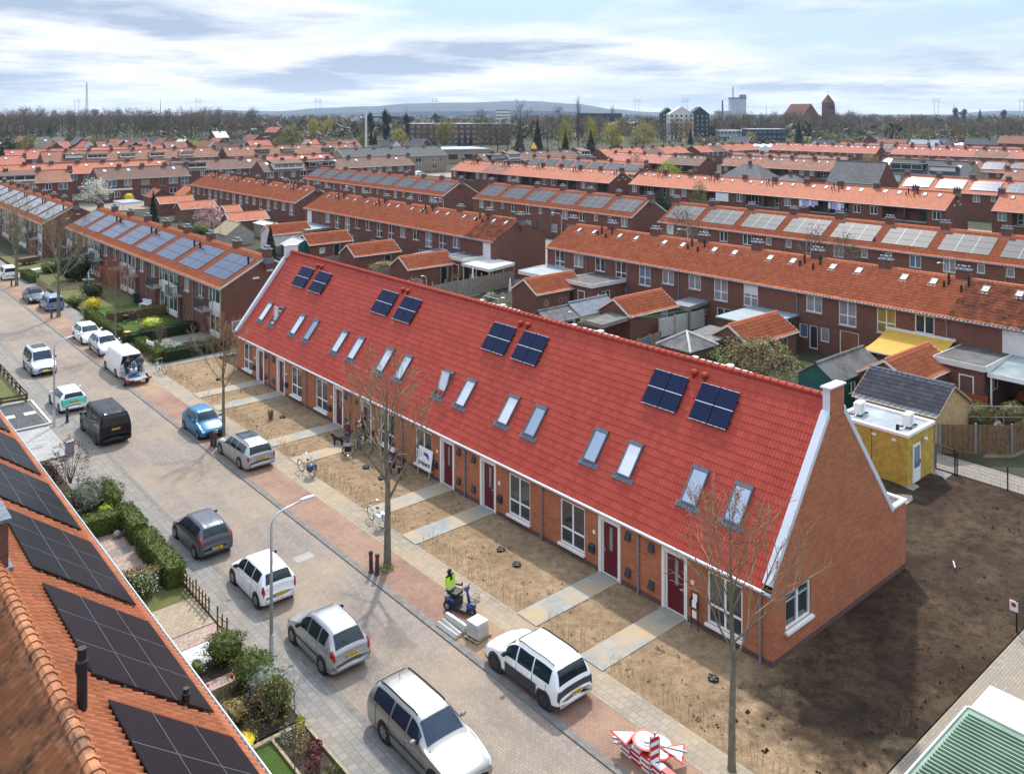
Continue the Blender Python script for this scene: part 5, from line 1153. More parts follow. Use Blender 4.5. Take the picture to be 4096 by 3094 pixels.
car('white estate parked beside the silver saloon at the flats', 157.5, 229.5, .15, WAGON(), 'car_white', L=4.5, W=1.75, H=1.45, doors=(.48,.68), plate='')
# ---------------------------------------------------------------- trees and plants
def leafmat(name, c1, c2, rough=.6):
    def mk(n):
        b = NB(n); r = b.n('NewGeometry').outputs['Random Per Island']
        return b.done(b.mix(r, c1, c2), rough, 0, .25)
    MAKERS[name] = mk
plain('bark_grey', (.16,.145,.10), .95, var=.35, scale=3); plain('bark_far', (.085,.07,.055), .95, var=.2, scale=.5)
leafmat('twig_near', (.20,.15,.085), (.30,.24,.13)); leafmat('twig_red', (.20,.06,.04), (.30,.12,.07)); leafmat('bud_red', (.30,.03,.02), (.42,.08,.04))
leafmat('twig_far', (.095,.08,.06), (.18,.145,.10)); leafmat('twig_brown', (.13,.09,.05), (.23,.16,.085)); leafmat('twig_olive', (.15,.13,.05), (.27,.225,.08))
leafmat('leaf_olive', (.13,.12,.025), (.27,.24,.06)); leafmat('leaf_yellow', (.25,.22,.03), (.44,.38,.07)); leafmat('leaf_green', (.035,.06,.012), (.09,.14,.03)); leafmat('leaf_hedge', (.04,.06,.008), (.12,.15,.022)); leafmat('leaf_dark', (.012,.025,.010), (.035,.06,.022))
leafmat('leaf_box', (.05,.075,.012), (.14,.17,.03)); leafmat('leaf_lime', (.25,.30,.02), (.45,.48,.06)); leafmat('leaf_gold', (.42,.33,.01), (.65,.52,.03)); leafmat('needle_blue', (.012,.028,.022), (.03,.055,.04)); leafmat('needle', (.010,.022,.012), (.035,.05,.024))
leafmat('leaf_maroon', (.10,.02,.025), (.22,.06,.06)); leafmat('leaf_brownhedge', (.12,.085,.03), (.22,.17,.06)); leafmat('blossom_white', (.50,.50,.40), (.80,.80,.72)); leafmat('blossom_pink', (.45,.25,.24), (.68,.46,.44)); leafmat('leaf_orange', (.28,.15,.04), (.42,.25,.08)); leafmat('leaf_redtip', (.05,.085,.02), (.20,.085,.03)); leafmat('leaf_reddark', (.10,.015,.02), (.20,.03,.035)); leafmat('leaf_grey', (.10,.12,.07), (.25,.27,.19)); leafmat('leaf_straw', (.22,.15,.06), (.38,.28,.13))
def twig(b, p, q, r0, r1, mi=0):
    d = (q-p); u = d.orthogonal().normalized(); w = d.cross(u).normalized(); vs = []
    for c, r in ((p, r0), (q, r1)):
        for k in range(3): a = 2*PI*k/3; vs.append(c + (u*math.cos(a)+w*math.sin(a))*r)
    b.mesh(vs, [(0,1,4,3),(1,2,5,4),(2,0,3,5)], mi)
def leafcard(b, c, s, rr, mi=0, up=.0):
    n = Vector((rr.gauss(0,1), rr.gauss(0,1), rr.gauss(0,1)+up)); n = n.normalized() if n.length > .01 else Vector((0,0,1)); u = n.orthogonal().normalized(); u.rotate(Matrix.Rotation(rr.uniform(0,6.28),3,n)); w = n.cross(u)
    c = Vector(c); a = s*rr.uniform(.6,1.2); d = a*rr.uniform(.5,.9)
    b.face([c-u*a, c+w*d*.6-u*a*.1, c+u*a, c-w*d*.6+u*a*.1], mi)
def bare_tree(seed, h, th, r0, limbs=9, fan=(.5,.9), lk=.55, twr=.012, depth=3, kids=(5,6), wander=.12, up=.35, buds=0, budsize=.05, crooked=1.0, leader=.93, tip=.3):
    rr = random.Random(seed); T = MB(); K = MB()
    def grow(p, d, L, r, lev):
        n = 3 if lev < depth else 2; q = p.copy(); dd = d.copy(); pts = [q.copy()]; 
        for i in range(n):
            dd = (dd + Vector((rr.gauss(0,wander), rr.gauss(0,wander), rr.gauss(0,wander*.6)+up*.18))*crooked).normalized(); q = q + dd*(L/n); pts.append(q.copy())
        rs = [max(twr*.5, r*(1-.75*i/n)) for i in range(n+1)]
        if lev <= 1: T.tube(pts, rs, 5 if lev == 1 else 7, cap=False)
        else:
            for i in range(n): twig(K, pts[i], pts[i+1], rs[i], rs[i+1])
        if lev >= depth:
            for i in range(buds): c = pts[-1].lerp(pts[0], rr.random()*.8); leafcard(K, c + Vector((rr.gauss(0,.04),rr.gauss(0,.04),rr.gauss(0,.04))), budsize, rr, 1)
            return
        m = kids[min(lev-1, len(kids)-1)]
        for i in range(m):
            t = .25 + .75*(i+rr.random()*.8)/m; k = min(n-1, int(t*n)); c = pts[k].lerp(pts[k+1], t*n-k if t < 1 else 1)
            ax = dd.orthogonal(); ax.rotate(Matrix.Rotation(rr.uniform(0,6.28), 3, dd)); nd = (dd + ax.normalized()*rr.uniform(.5,1.0) + Vector((0,0,up*.5))).normalized()
            grow(c, nd, L*rr.uniform(.35,.62)*(1.15-t*.5), r*.45, lev+1)
    pts = [Vector((0,0,-.2)), Vector((0,0,.25))]; rs = [r0*1.35, r0*1.05]; n = 7
    for i in range(1, n+1):
        t = i/n; pts.append(Vector((rr.gauss(0,.02)*h*.3*t, rr.gauss(0,.02)*h*.3*t, h*leader*t))); rs.append(r0*(1-t)**.8*.95 + .012)
    T.tube(pts, rs, 9, cap=False); ga = rr.uniform(0,6)
    for i in range(limbs):
        t = th/h + (leader-.08-th/h)*(i/(limbs-1))**.85; z = t*h; ga += 2.4 + rr.uniform(-.4,.4)
        f = z/(h*leader)*n + 1; k = max(1, min(len(pts)-2, int(f))); c = pts[k].lerp(pts[k+1], f-k)
        e = fan[0] + (fan[1]-fan[0])*rr.random(); d = Vector((math.cos(ga)*math.cos(e), math.sin(ga)*math.cos(e), math.sin(e)))
        grow(c, d, max(h*tip*.6, (h-z)*lk*rr.uniform(.8,1.15)+h*tip*.25), max(.012, r0*(1-t)*.55), 1)
    return T, K
def leaf_crown(seed, h, w, z0, n, size, clumps=26, fill=.5, mi=1, squash=1.0, b=None):
    """leaf cards gathered in clumps over an uneven ellipsoid"""
    rr = random.Random(seed); b = b or MB(); cs = []
    cz = (z0+h)/2; hz = (h-z0)/2
    for i in range(clumps):
        a = rr.uniform(0,6.28); z = rr.uniform(-.85,.95); r = math.sqrt(max(0,1-z*z))*rr.uniform(.35,.95); cs.append((Vector((math.cos(a)*r*w/2, math.sin(a)*r*w/2, cz+z*hz*rr.uniform(.75,.98))), rr.uniform(.16,.30)))
    for i in range(n):
        c, s = cs[i % clumps]; v = Vector((rr.gauss(0,1),rr.gauss(0,1),rr.gauss(0,1))).normalized()*rr.uniform(fill,1)*s
        leafcard(b, c + Vector((v.x*w, v.y*w, v.z*(h-z0)*.8*squash)), size, rr, mi)
    return b
def conifer(seed, h, w, n=2600, size=.16, pw=1.0, base=.04):
    rr = random.Random(seed); T = MB(); T.tube([(0,0,-.2),(0,0,h*.5),(0,0,h*.96)], [h*.018,h*.012,.01], 7); K = MB(); 
    for i in range(n):
        t = 1-math.sqrt(rr.random()); t = base + (1-base)*t; lay = math.floor(t*h/.42)*.42/h; rad_ = w/2*(1-t)**pw*(1-.25*((t-lay)*h/.42)); a = rr.uniform(0,6.28); k = rr.uniform(.55,1.0)*(1+.22*math.sin(a*5+lay*40)); p = Vector((math.cos(a)*rad_*k, math.sin(a)*rad_*k, t*h - rad_*k*.22))
        leafcard(K, p, size*rr.uniform(.7,1.3), rr, 0, 1.2)
    return T, K
PROT = {}
def put_tree(name, label, kind, x, y, h, w, rz=0, group=None, cat='tree'):
    """copy a prototype tree (trunk + crown) scaled to height h and crown width w"""
    v = PROT[kind][int(abs(x*7+y*3)) % len(PROT[kind])]
    t = thing(name, label, cat, (x, y, 0), rz, group); sz = h/v[2]; sw = w/v[3]; t.scale = (sw, sw, sz)
    link('trunk', v[0], t); link('crown', v[1], t); return t
def proto(kind, T, K, h, w, tm, km): PROT.setdefault(kind, []).append((T.data('trunk', tm, True), K.data('crown', km), h, w))
for i in range(3):
    T, K = bare_tree(11+i, 16, 3.5, .26, 15, (.35,.95), .62, .03, 3, (6,7), .14, .3, tip=.36); leaf_crown(300+i, 16.5, 10, 3.0, 900, .30, 60, .2, 0, b=K); proto('bare', T, K, 16.5, 11, 'bark_far', 'twig_far')
for i in range(2):
    T, K = bare_tree(31+i, 18, 3.0, .3, 17, (.5,1.0), .55, .035, 3, (6,7), .13, .4, tip=.34); leaf_crown(310+i, 18.5, 9.5, 1.5, 1500, .34, 70, .2, 0, b=K); proto('woodtree', T, K, 18.5, 10, 'bark_far', 'twig_brown' if i else 'twig_far')
T, K = bare_tree(41, 22, 4, .4, 16, (.7,1.1), .5, .03, 3, (6,7), .12, .5, tip=.3); proto('tallbare', T, K, 22.5, 12, 'bark_far', 'twig_far')
T, K = bare_tree(51, 20, 3, .55, 15, (.1,.7), .85, .035, 3, (7,8), .22, .25, tip=.5, leader=.75); leaf_crown(320, 18.5, 18, 4, 1100, .30, 80, .2, 0, b=K); proto('oak', T, K, 19, 19, 'bark_far', 'twig_far')
T, K = bare_tree(61, 24, 2.5, .35, 34, (1.05,1.3), .26, .03, 3, (5,6), .08, .5, tip=.16); proto('poplar', T, K, 24.5, 5, 'bark_far', 'twig_far')
for k, tm, lm, n in (('olive', 'twig_olive', 'leaf_olive', 3400), ('yellow', 'twig_olive', 'leaf_yellow', 3400), ('olivebrown', 'twig_brown', 'twig_olive', 2600), ('green', 'twig_far', 'leaf_green', 3000), ('lime', 'twig_olive', 'leaf_lime', 3400), ('orange', 'twig_brown', 'leaf_orange', 2600), ('red', 'twig_red', 'leaf_reddark', 2600), ('white', 'twig_near', 'blossom_white', 2200), ('pink', 'twig_near', 'blossom_pink', 2300)):
    for i in range(2 if k in ('olive', 'yellow') else 1):
        T, K = bare_tree(71+i+len(k), 10, 1.8, .24, 14, (.3,1.0), .62, .02, 2, (7,), .14, .3, tip=.36); leaf_crown(5+i+len(k), 10.5, 8.2, .8, n, .24, 60, .3, 1, b=K); proto(k, T, K, 10.8, 9.2, 'bark_far', [tm, lm])
T, K = bare_tree(88, 10, 2.5, .2, 16, (.3,.9), .6, .012, 2, (9,), .14, -.9, tip=.4)
rr = random.Random(3)
for i in range(1500): a = rr.uniform(0,6.28); r = 3.6*math.sqrt(rr.random()); z = 9.5*(1-(r/4.2)**2)*rr.uniform(.45,1); twig(K, Vector((math.cos(a)*r,math.sin(a)*r,z)), Vector((math.cos(a)*r*1.03,math.sin(a)*r*1.03,max(1.5,z-rr.uniform(.7,1.6)))), .012, .008)
proto('birch', T, K, 10, 8, 'bark_grey', ['twig_brown', 'twig_olive'])
for i in range(2): T, K = conifer(91+i, 10, 5.2, 3000, .26, .85+.25*i); proto('conifer', T, K, 10, 5.2, 'bark_far', 'needle' if i else 'needle_blue')
T, K = conifer(97, 14, 5, 900, .4, .55, .35); leaf_crown(98, 14, 5, 5, 1300, .35, 18, .3, 0, b=K); proto('pine', T, K, 14, 5.5, 'bark_far', 'needle_blue')
T = MB(); T.tube([(0,0,-.2),(0,0,3)], [.2,.1], 7); K = leaf_crown(101, 7, 6, .3, 4200, .2, 36, .3, 0); proto('evergreen', T, K, 7.2, 6.6, 'bark_far', 'leaf_dark')
FT = [('olive',72.1,365.6,12.1,13.3,'big olive green tree behind the left rows'),('evergreen',59.5,336.9,12.2,10.3,'dark evergreen beside the big olive tree at the left'),('conifer',181.6,837,14.1,8.8,'dark pointed conifer standing before the left wood'),('conifer',170.3,815.7,9.8,6,'small dark conifer left of the pointed conifer in the wood'),('green',141.4,600,8.3,8,'rounded green tree between distant orange roofs at the left'),('olive',126.3,487.3,7,8.2,'rounded olive brown tree between the dormer row and far roofs'),('olive',166.3,481.1,5.3,9,'low olive bush left of the yellow bush behind the dormer row'),('yellow',167.6,459.6,6,13.1,'broad yellow bush behind the orange dormer row'),('green',151.1,494.2,3.6,6.9,'low green bush before the pale far house'),
('white',132.3,326.2,2.6,5.4,'white flowering bush beside the short red house'),('white',54,206,6.2,7.5,'white blossom tree in front of the mottled brown row'),('pink',58,149,4.9,6.2,'pink magnolia in bloom above garden sheds'),('conifer',51.5,159.7,6.6,2.9,'dark slim conifer left of the pink magnolia'),('conifer',51.2,110.5,5.2,2.8,'dark slim conifer behind the brick gable with three nest boxes'),
('olive',227.9,464,14.3,16.4,'largest olive tree in the middle of the rooftops'),('yellow',308.3,590.4,16.7,11.8,'tall round yellow olive crown at back left of its cluster'),('yellow',331.9,611.6,16.3,12.3,'round yellow olive crown at the back right of its cluster'),('yellow',346.4,664.6,15,14.1,'round yellow olive crown at the front left of its cluster'),('yellow',358.2,654.4,15,15.4,'round yellow olive crown at the front right of its cluster'),('olive',207,438,6.8,8.2,'small olive tree in front of the largest olive tree'),('olive',195.8,435.5,5.8,10.7,'wide olive brown bush left of the largest olive tree'),('yellow',256,449.4,4.5,8.9,'low yellow hedge bush at the end of the mottled row'),
('conifer',342.3,585.6,12.9,7.4,'dark conifer left of the tall white pole'),('conifer',288.1,474.1,11.1,4.8,'slim dark conifer right of the tall white pole'),('conifer',289.9,472.6,8.6,4.5,'lower dark conifer right of the tall white pole'),('olive',242.7,407.2,9.8,6.3,'brown olive tree beside the tall white pole'),('pine',255.5,404.6,22,6.4,'tallest dark pine in front of the blue hills'),('pine',326.1,537.3,20.5,6.5,'ragged pine left of the tallest pine'),('pine',346,520.1,19.8,6.2,'dark pine left of the brick apartment block'),('yellow',296.7,455.6,10.9,12.3,'round yellow tree in front of the small slate roofs'),('olive',296,405.5,17.6,16.4,'huge round olive tree before the brick apartment block'),('pine',601.8,841.4,19.9,10.9,'dark pine behind the brick apartment block'),('conifer',318.6,420.9,8,3.4,'first of three slim conifers before the apartment block'),('conifer',321.1,418.6,9.2,3.7,'middle of three slim conifers before the apartment block'),('conifer',323.7,416.4,8.5,3.7,'last of three slim conifers before the apartment block'),('evergreen',318.5,448,3.2,6.4,'low dark bush behind the flat roofed school'),
('bare',285.8,358.2,23,10.7,'tall bare tree right of the apartment block'),('bare',279.6,337.1,16,12.8,'spreading bare tree in front of the apartment block end'),('tallbare',266.9,304.7,26.9,14.2,'very tall pale bare tree before the white office block'),('conifer',282.8,323.7,13.8,7.5,'dark conifer at the foot of the very tall bare tree'),('bare',283.5,333.8,14.4,9,'bare tree left of the very tall pale tree'),('conifer',289.7,317.8,18.2,8.8,'tall dark conifer behind the brown dormer roof'),('bare',302.8,324.5,20.1,11.7,'dark bare tree in the middle clump'),('bare',328,342.4,24.9,11.1,'taller dark bare tree left of the thin poplar'),('conifer',283,290.8,12.4,6.9,'dark cone shaped conifer left of the thin poplar'),('yellow',326.4,335.4,16.9,10.2,'yellow willow behind the cone shaped conifer'),('poplar',318.9,318.2,31.8,5,'thin bare poplar rising high above the skyline'),('yellow',341.7,330.7,18,8.9,'yellow willow right of the thin poplar'),('conifer',277.7,269,12.7,7.9,'big dark conifer standing at the end of the brown row'),('yellow',355.1,327.7,15.3,15.4,'broad yellow willow right of the big conifer'),('conifer',377.5,345.1,11,5.9,'dark conifer inside the yellow willows'),('yellow',384.5,329.5,15.2,16.4,'broad yellow willow left of the white apartment block'),('olivebrown',373.2,325.4,9.3,12.3,'brown olive bush in front of the right yellow willow'),('bare',414.1,338.8,14.6,9.6,'bare brown tree just left of the white apartment block'),
('birch',192,167.5,9.9,8.2,'drooping brown birch between the brick rows'),('lime',203,164,6.4,7.5,'lime green leafing tree in front of the red balcony row'),('orange',500.2,387.8,17.2,11.2,'orange weeping willow in front of the white apartment block'),('conifer',450.3,346.3,10.4,5.5,'dark conifer at the foot of the white apartment block'),('poplar',1081,995.9,36.3,14,'group of very tall bare trees on the horizon'),('red',456.3,341.2,4.1,9.8,'red leaved bush behind the far red row'),('conifer',516.1,307.8,15.2,7.3,'dark spruce behind the white greenhouses'),('conifer',578.2,335.6,10.3,7.4,'rounded dark yew right of the spruce'),('yellow',578,321.1,6.3,12,'pale yellow bush in front of the church wood'),('yellow',431.9,288.9,9.8,7.3,'yellow green tree in front of the white greenhouses'),('oak',611.3,314.8,22.7,20.1,'broad bare oak with a spreading crown right of the church'),('red',576.1,226.9,5.4,11.2,'dark red bush beside the dark roofs at the right'),('pine',1381.7,556.3,28.2,13.2,'ragged pine against the right horizon'),('pine',1391.4,548,26.3,12.4,'lower pine against the right horizon'),('conifer',1410.5,531.6,26.7,13.9,'dark conifer on the right horizon'),('pine',1361.3,480.5,24.9,11,'pine at the far right horizon'),('olivebrown',580,252.9,10.5,14.2,'olive brown tree left of the grey hut roof'),('green',617.9,220.4,4.2,6.7,'green bush behind the far right solar row'),('orange',314.4,157.6,5,7.8,'orange brown willow between the pink rows'),('orange',302.6,105.3,5,8.5,'orange brown willow above the navy solar row'),
('evergreen',128,105.6,5.7,5,'dark evergreen tree left of the balcony row gable'),('bare',89.6,70.1,8,4.6,'bare yellowish street tree in front of the leftmost large solar arrays'),('olivebrown',130,98,7.9,3.8,'brown budding tree in front of the balconies'),('evergreen',120,108,4.6,2.8,'small round evergreen in front of the balcony row'),('bare',89.6,51.3,7.6,3.8,'bare street tree before the middle of the large solar row'),('bare',89.6,47.8,7.3,3.6,'lower bare street tree before the middle of the large solar row'),('lime',180,217,4.5,3.6,'small green tree left of the tan flats car park'),('yellow',100,182,3,4.6,'low yellow bush at the end of the blue grey solar row')]
for k, x, y, h, w, lab in FT: put_tree(dict(conifer='conifer', pine='pine_tree', birch='birch_tree', oak='oak_tree', poplar='poplar_tree').get(k, 'garden_tree' if h < 9 else 'park_tree'), lab, k, x, y, h, w, (x*13+y*7) % 6)
# woods of bare trees along the skyline
rr = random.Random(5)
def wood(n, px0, px1, py0, py1, top0, top1, lab, group, kinds=('bare','woodtree','woodtree','bare','tallbare')):
    ca, sa = math.cos(AZ), math.sin(AZ)
    for i in range(n):
        px = px0+(px1-px0)*(i+rr.random())/n; py = rr.uniform(py0, py1); Z = 3418*20.5/(py-452); X = (px-2048)*Z/3418; h = 20.5-(rr.uniform(top0, top1)-452)*Z/3418
        put_tree('bare_tree', lab, kinds[i % len(kinds)], ca*Z+sa*X, sa*Z-ca*X, max(9, h), rr.uniform(9,14), rr.uniform(0,6), group)
wood(84, -60, 1020, 536, 562, 428, 452, 'bare brown tree in the wood on the left skyline', 'wood on the left skyline')
wood(26, 1000, 1700, 530, 550, 462, 486, 'bare tree in the tree belt before the blue hills', 'tree belt before the hills')
wood(30, 2100, 2780, 540, 572, 452, 492, 'bare tree in the belt left of the apartment blocks', 'tree belt left of the apartment blocks')
wood(7, 1650, 2040, 562, 580, 470, 505, 'bare tree in front of the brick apartment block', 'trees before the apartment block')
wood(54, 2780, 3420, 532, 566, 440, 480, 'bare tree in the wood around the church', 'wood around the church')
wood(62, 3480, 4160, 528, 560, 455, 492, 'bare dark tree in the wood on the right', 'wood on the right')
# far-off woods that read as one mass
K = MB(); rr = random.Random(9)
def far_clump(x, y, h, w):
    for i in range(46):
        a = rr.uniform(0,6.28); r = w*.5*math.sqrt(rr.random()); z = h*rr.uniform(.12,1)*(1-.35*(2*r/w)**2); leafcard(K, (x+math.cos(a)*r, y+math.sin(a)*r, z), w*rr.uniform(.09,.17), rr, int(rr.random()*3))
for i in range(900):
    Z = rr.uniform(620, 3400); t = rr.uniform(-.64,.64); X = t*Z; far_clump(math.cos(AZ)*Z+math.sin(AZ)*X, math.sin(AZ)*Z-math.cos(AZ)*X, rr.uniform(9,17), rr.uniform(14,34))
tag(K.build('far_woods', ['twig_far', 'twig_brown', 'leaf_dark']), 'dark tree masses fading away towards the blue hills', 'woodland', kind='stuff')
# street trees near us
def street_tree(label, x, y, seed, h, th, r0, red, lk=.62, limbs=16, fan=(.75,1.15), rz=0):
    T, K = bare_tree(seed, h, th, r0, limbs, fan, lk, .011, 3, (7,6), .10, .38, buds=3 if red else 1, budsize=.035, tip=.30)
    t = thing('street_tree', label, 'tree', (x, y, .04), rz, 'young bare street trees'); T.build('trunk', 'bark_grey', t, True); K.build('crown', ['twig_red' if red == 2 else 'twig_near', 'bud_red' if red else 'leaf_straw'], t)
street_tree('bare grey street tree beside two black bollards in front of the red roof', 20.86, 32.95, 201, 9.4, 2.9, .17, 0)
street_tree('thin bare tree with reddish twigs behind the silver estate', 21.4, 53.0, 202, 7.6, 3.0, .11, 1)
street_tree('slim bare tree with red twigs between the white cars and the hedge garden', 22.3, 79.1, 203, 7.6, 2.9, .11, 2)
street_tree('large bare tree behind the mid blue hatchback', 21.35, 94.8, 204, 10.4, 3.0, .19, 0, .75)
street_tree('large bare tree near the white people carrier at the left edge', 21.4, 115.0, 205, 10.4, 3.0, .19, 0, .75)
street_tree('thin bare tree with red buds in front of the brick gable', 22.55, 15.75, 206, 8.6, 3.2, .12, 1)
street_tree('far bare street tree at the left edge', 21.4, 136, 207, 10, 3.0, .19, 0, .75)
# hedges and shrubs
def blob(name, label, x, y, h, w, leaf, n, size, cat='shrub', d=None, stems=None, flower=None, fl=0, seed=0, group=None, rz=0, clumps=22, core=True, z=0):
    rr = random.Random(int(x*31+y*17)+seed); d = d or w
    t = thing(name, label, cat, (x, y, z), rz, group); b = MB()
    if core: b.ball((0,0,h*.5), .5, 3, 0, (w*.78, d*.78, h*.84), .1, rr)
    for i in range(n):
        a = rr.uniform(0,6.28); q = rr.uniform(-.9,1); k = 1+.14*math.sin(a*3+q*4+x)+.12*math.sin(a*5-q*7+y); r = math.sqrt(1-q*q)*rr.uniform(.78,1.08)*k; leafcard(b, (math.cos(a)*r*w/2, math.sin(a)*r*d/2, max(.03, h*.5+q*h*.5*rr.uniform(.85,1.05)*(1+(k-1)*.6))), size, rr, 1 if i < fl else 0)
    b.build('foliage', [leaf] + ([flower] if flower else []), t)
    if stems:
        b = MB()
        for i in range(stems): a = rr.uniform(0,6.28); twig(b, Vector((rr.gauss(0,.05),rr.gauss(0,.05),-.05)), Vector((math.cos(a)*w*.3, math.sin(a)*w*.3, h*.75)), .025, .008)
        b.build('stems', 'bark_grey', t)
    return t
def hedge(label, x0, y0, x1, y1, w, h, leaf='leaf_hedge', dens=420, size=.055, group='garden hedges', z=0):
    L = math.hypot(x1-x0, y1-y0); t = thing('hedge', label, 'hedge', (x0, y0, z), math.atan2(y1-y0, x1-x0), group); rr = random.Random(int(x0*13+y0*29)); b = MB(); e = .06
    b.box(e, -w/2+e, 0, L-e, w/2-e, h-e); A = L*w + 2*L*h + 2*w*h
    for i in range(int(A*dens)):
        q = rr.random()*A; j = rr.gauss(0,.035)
        if q < L*w: p = (rr.uniform(0,L), rr.uniform(-w/2,w/2), h+j+.05*math.sin(q*3))
        elif q < L*w+2*L*h: p = (rr.uniform(0,L), (w/2+j)*(1 if rr.random() < .5 else -1), rr.uniform(.02,h))
        else: p = ((L+j) if rr.random() < .5 else -j, rr.uniform(-w/2,w/2), rr.uniform(.02,h))
        leafcard(b, p, size, rr)
    b.build('foliage', leaf, t); return t
# ---------------------------------------------------------------- sheds, extensions and back gardens
SG = 'brick garden sheds with orange tiles'
for (x, y, L, lab, op, tl) in (
    (57.9, 63.6, 6.75, 'orange tiled brick shed with chalk rings drawn on its wall', [(4.5, 0, 5.5, 2.0, 'door', 'black')], 2),
    (58.0, 51.3, 6.6, 'orange tiled brick shed with a glazed blue door and green washing lines', [(4.4, 0, 5.3, 2.0, 'door', 'glass_blue')], 2),
    (57.9, 38.8, 6.8, 'orange tiled brick shed beside the dark hip roofed hut and green door', [(4.6, 0, 5.5, 2.0, 'door', 'wood_dark')], 2),
    (57.8, 26.0, 6.7, 'orange tiled brick shed under the yellow awning', [(2.6, 0, 3.5, 2.0, 'door', 'white_dull')], 2),
    (55.7, 83.4, 6.8, 'orange tiled brick shed with a wide dark opening and garden hose', [(4.6, 0, 5.6, 2.05, 'door', 'black'), (5.7, 0, 6.4, 2.05, 'door', 'wood_dark')], 2),
    (55.6, 95.4, 6.8, 'orange tiled brick shed behind the lime yellow shrub', [(4.4, 0, 5.4, 2.0, 'door', 'black')], 2),
    (55.7, 107.8, 6.7, 'orange tiled brick shed with two blue pictures on its wall', [(3.7, 0, 4.7, 2.0, 'door', 'black')], 2),
    (56.0, 120.4, 6.6, 'orange tiled shed with a whitewashed wall', [(4.6, .9, 5.6, 1.8, 'win')], 2),
    (57.6, 139.9, 6.9, 'orange tiled shed between the tent roof and the pink magnolia', [(1, .8, 2.4, 1.6, 'win')], 1.5),
    (61.9, 151.8, 2.9, 'short orange tiled shed end behind the pink magnolia', [], 1.5),
    (57.9, 163.5, 6.8, 'orange tiled shed left of the pink magnolia', [(2.6, .9, 4.4, 1.7, 'win')], 1.5),
    (58.2, 176.3, 6.8, 'farthest orange tiled shed in front of the dark brown row', [(3, .9, 4.4, 1.7, 'win')], 1.5)):
    s = shed(lab, 'garden_shed', 'shed', (x, y), 0, L, 3.85, 2.3, 3.5, roof='tile_orange' if tl == 2 else 'tile_orange_far', wall='white_dull' if 'whitewashed' in lab else 'brick_brown', tiles=2 if tl == 2 else 0, openings=op, group=SG)
    if 'chalk' in lab:
        b = MB()
        for cx, r in ((1.3, .33), (1.3, .18), (3.3, .28), (4.0, .22)): b.tube([(cx+r*math.cos(a*PI/8), -.006, 1.2+r*math.sin(a*PI/8)) for a in range(17)], .012, 4)
        b.build('chalk_drawing', 'white_dull', s)
    if 'pictures' in lab:
        for cx, m in ((1.9, 'picture_sand'), (5.6, 'picture_blue')): b = MB(); b.box(cx-.42,-.05,.9,cx+.42,-.003,1.75); tag(b.build('garden_picture', m, loc=(x, y, 0)), ('beach' if m[8] == 's' else 'blue sea') + ' picture hung on the orange tiled shed wall', 'picture')
for nm, lab, x, y, L, D, ze, zr, rz, roof, wall, tl, op in (
    ('wooden_shed', 'pale wooden shed with large slate grey roof tiles', 52.95, 27.55, 5.15, 4.6, 2.3, 3.6, YROW, 'tile_slate', 'wood_pale', 2, []),
    ('garden_shed', 'teal fronted shed with a dark corrugated roof', 54.6, 29.85, 6.5, 2.75, 2.2, 3.15, 0, 'corrugated', 'teal_paint', 1, [(1.9, .9, 2.9, 1.7, 'win'), (3.2, .9, 4.4, 1.7, 'win')]),
    ('garden_shed', 'dark low shed with an old grey corrugated roof', 51.6, 55.0, 3.6, 3.0, 2.0, 2.75, 0, 'corrugated', 'wood_dark', 1, [(1.4, 0, 3.2, 1.8, 'door', 'black')]),
    ('garden_shed', 'cream shed with a blue grey corrugated roof', 55.4, 55.0, 5.0, 3.0, 2.1, 2.95, 0, 'corrugated_blue', 'cream', 1, [(1.2, .8, 2.4, 1.6, 'win'), (3.2, 0, 4.2, 1.8, 'door', 'green_paint')]),
    ('garden_shed', 'small shed with a white striped roof and teal wall', 53.5, 112.0, 3.6, 3.4, 2.2, 2.9, YROW, 'corrugated_pale', 'teal_paint', 1, []),
    ('garden_shed', 'shed with an ochre gable behind the fir', 68, 196.5, 5.6, 4.6, 2.2, 4.0, YROW, 'tile_orange_far', 'ochre_paint', 0, []),
    ('garden_shed', 'dark brick shed in front of the dark brown row', 61.5, 197, 5.0, 4.2, 2.2, 3.8, YROW, 'tile_mixed_far', 'brick_dark', 0, []),
    ('garden_shed', 'small red tiled shed at the right end of the dark brown row', 76, 203, 5, 5, 2.2, 3.7, YROW, 'tile_mixed_far', 'brick_dark', 0, []),
    ('summer_house', 'shed with a steep wood and pale tent like roof', 52.6, 134.5, 5.6, 4.4, 1.7, 3.3, YROW, 'wood_old', 'concrete', 0, []),
    ('garden_shed', 'low shed with a pale corrugated roof right of the tent roof', 60.5, 137, 5, 2.6, 2.1, 2.4, YROW, 'corrugated_pale', 'wood_grey', 1, [])):
    s = shed(lab, nm, 'shed', (x, y), rz, L, D, ze, zr, roof=roof, wall=wall, tiles=tl, openings=op, verge='wood_old' if 'slate grey' in lab else None, tw=.36)
    if 'teal fronted' in lab:
        b = MB(); b.box(-.03, .12, 0, -.002, 1.36, 2.1); b.box(-.03, 1.38, 0, -.002, 2.62, 2.1); b.build('door', 'teal_paint', s)
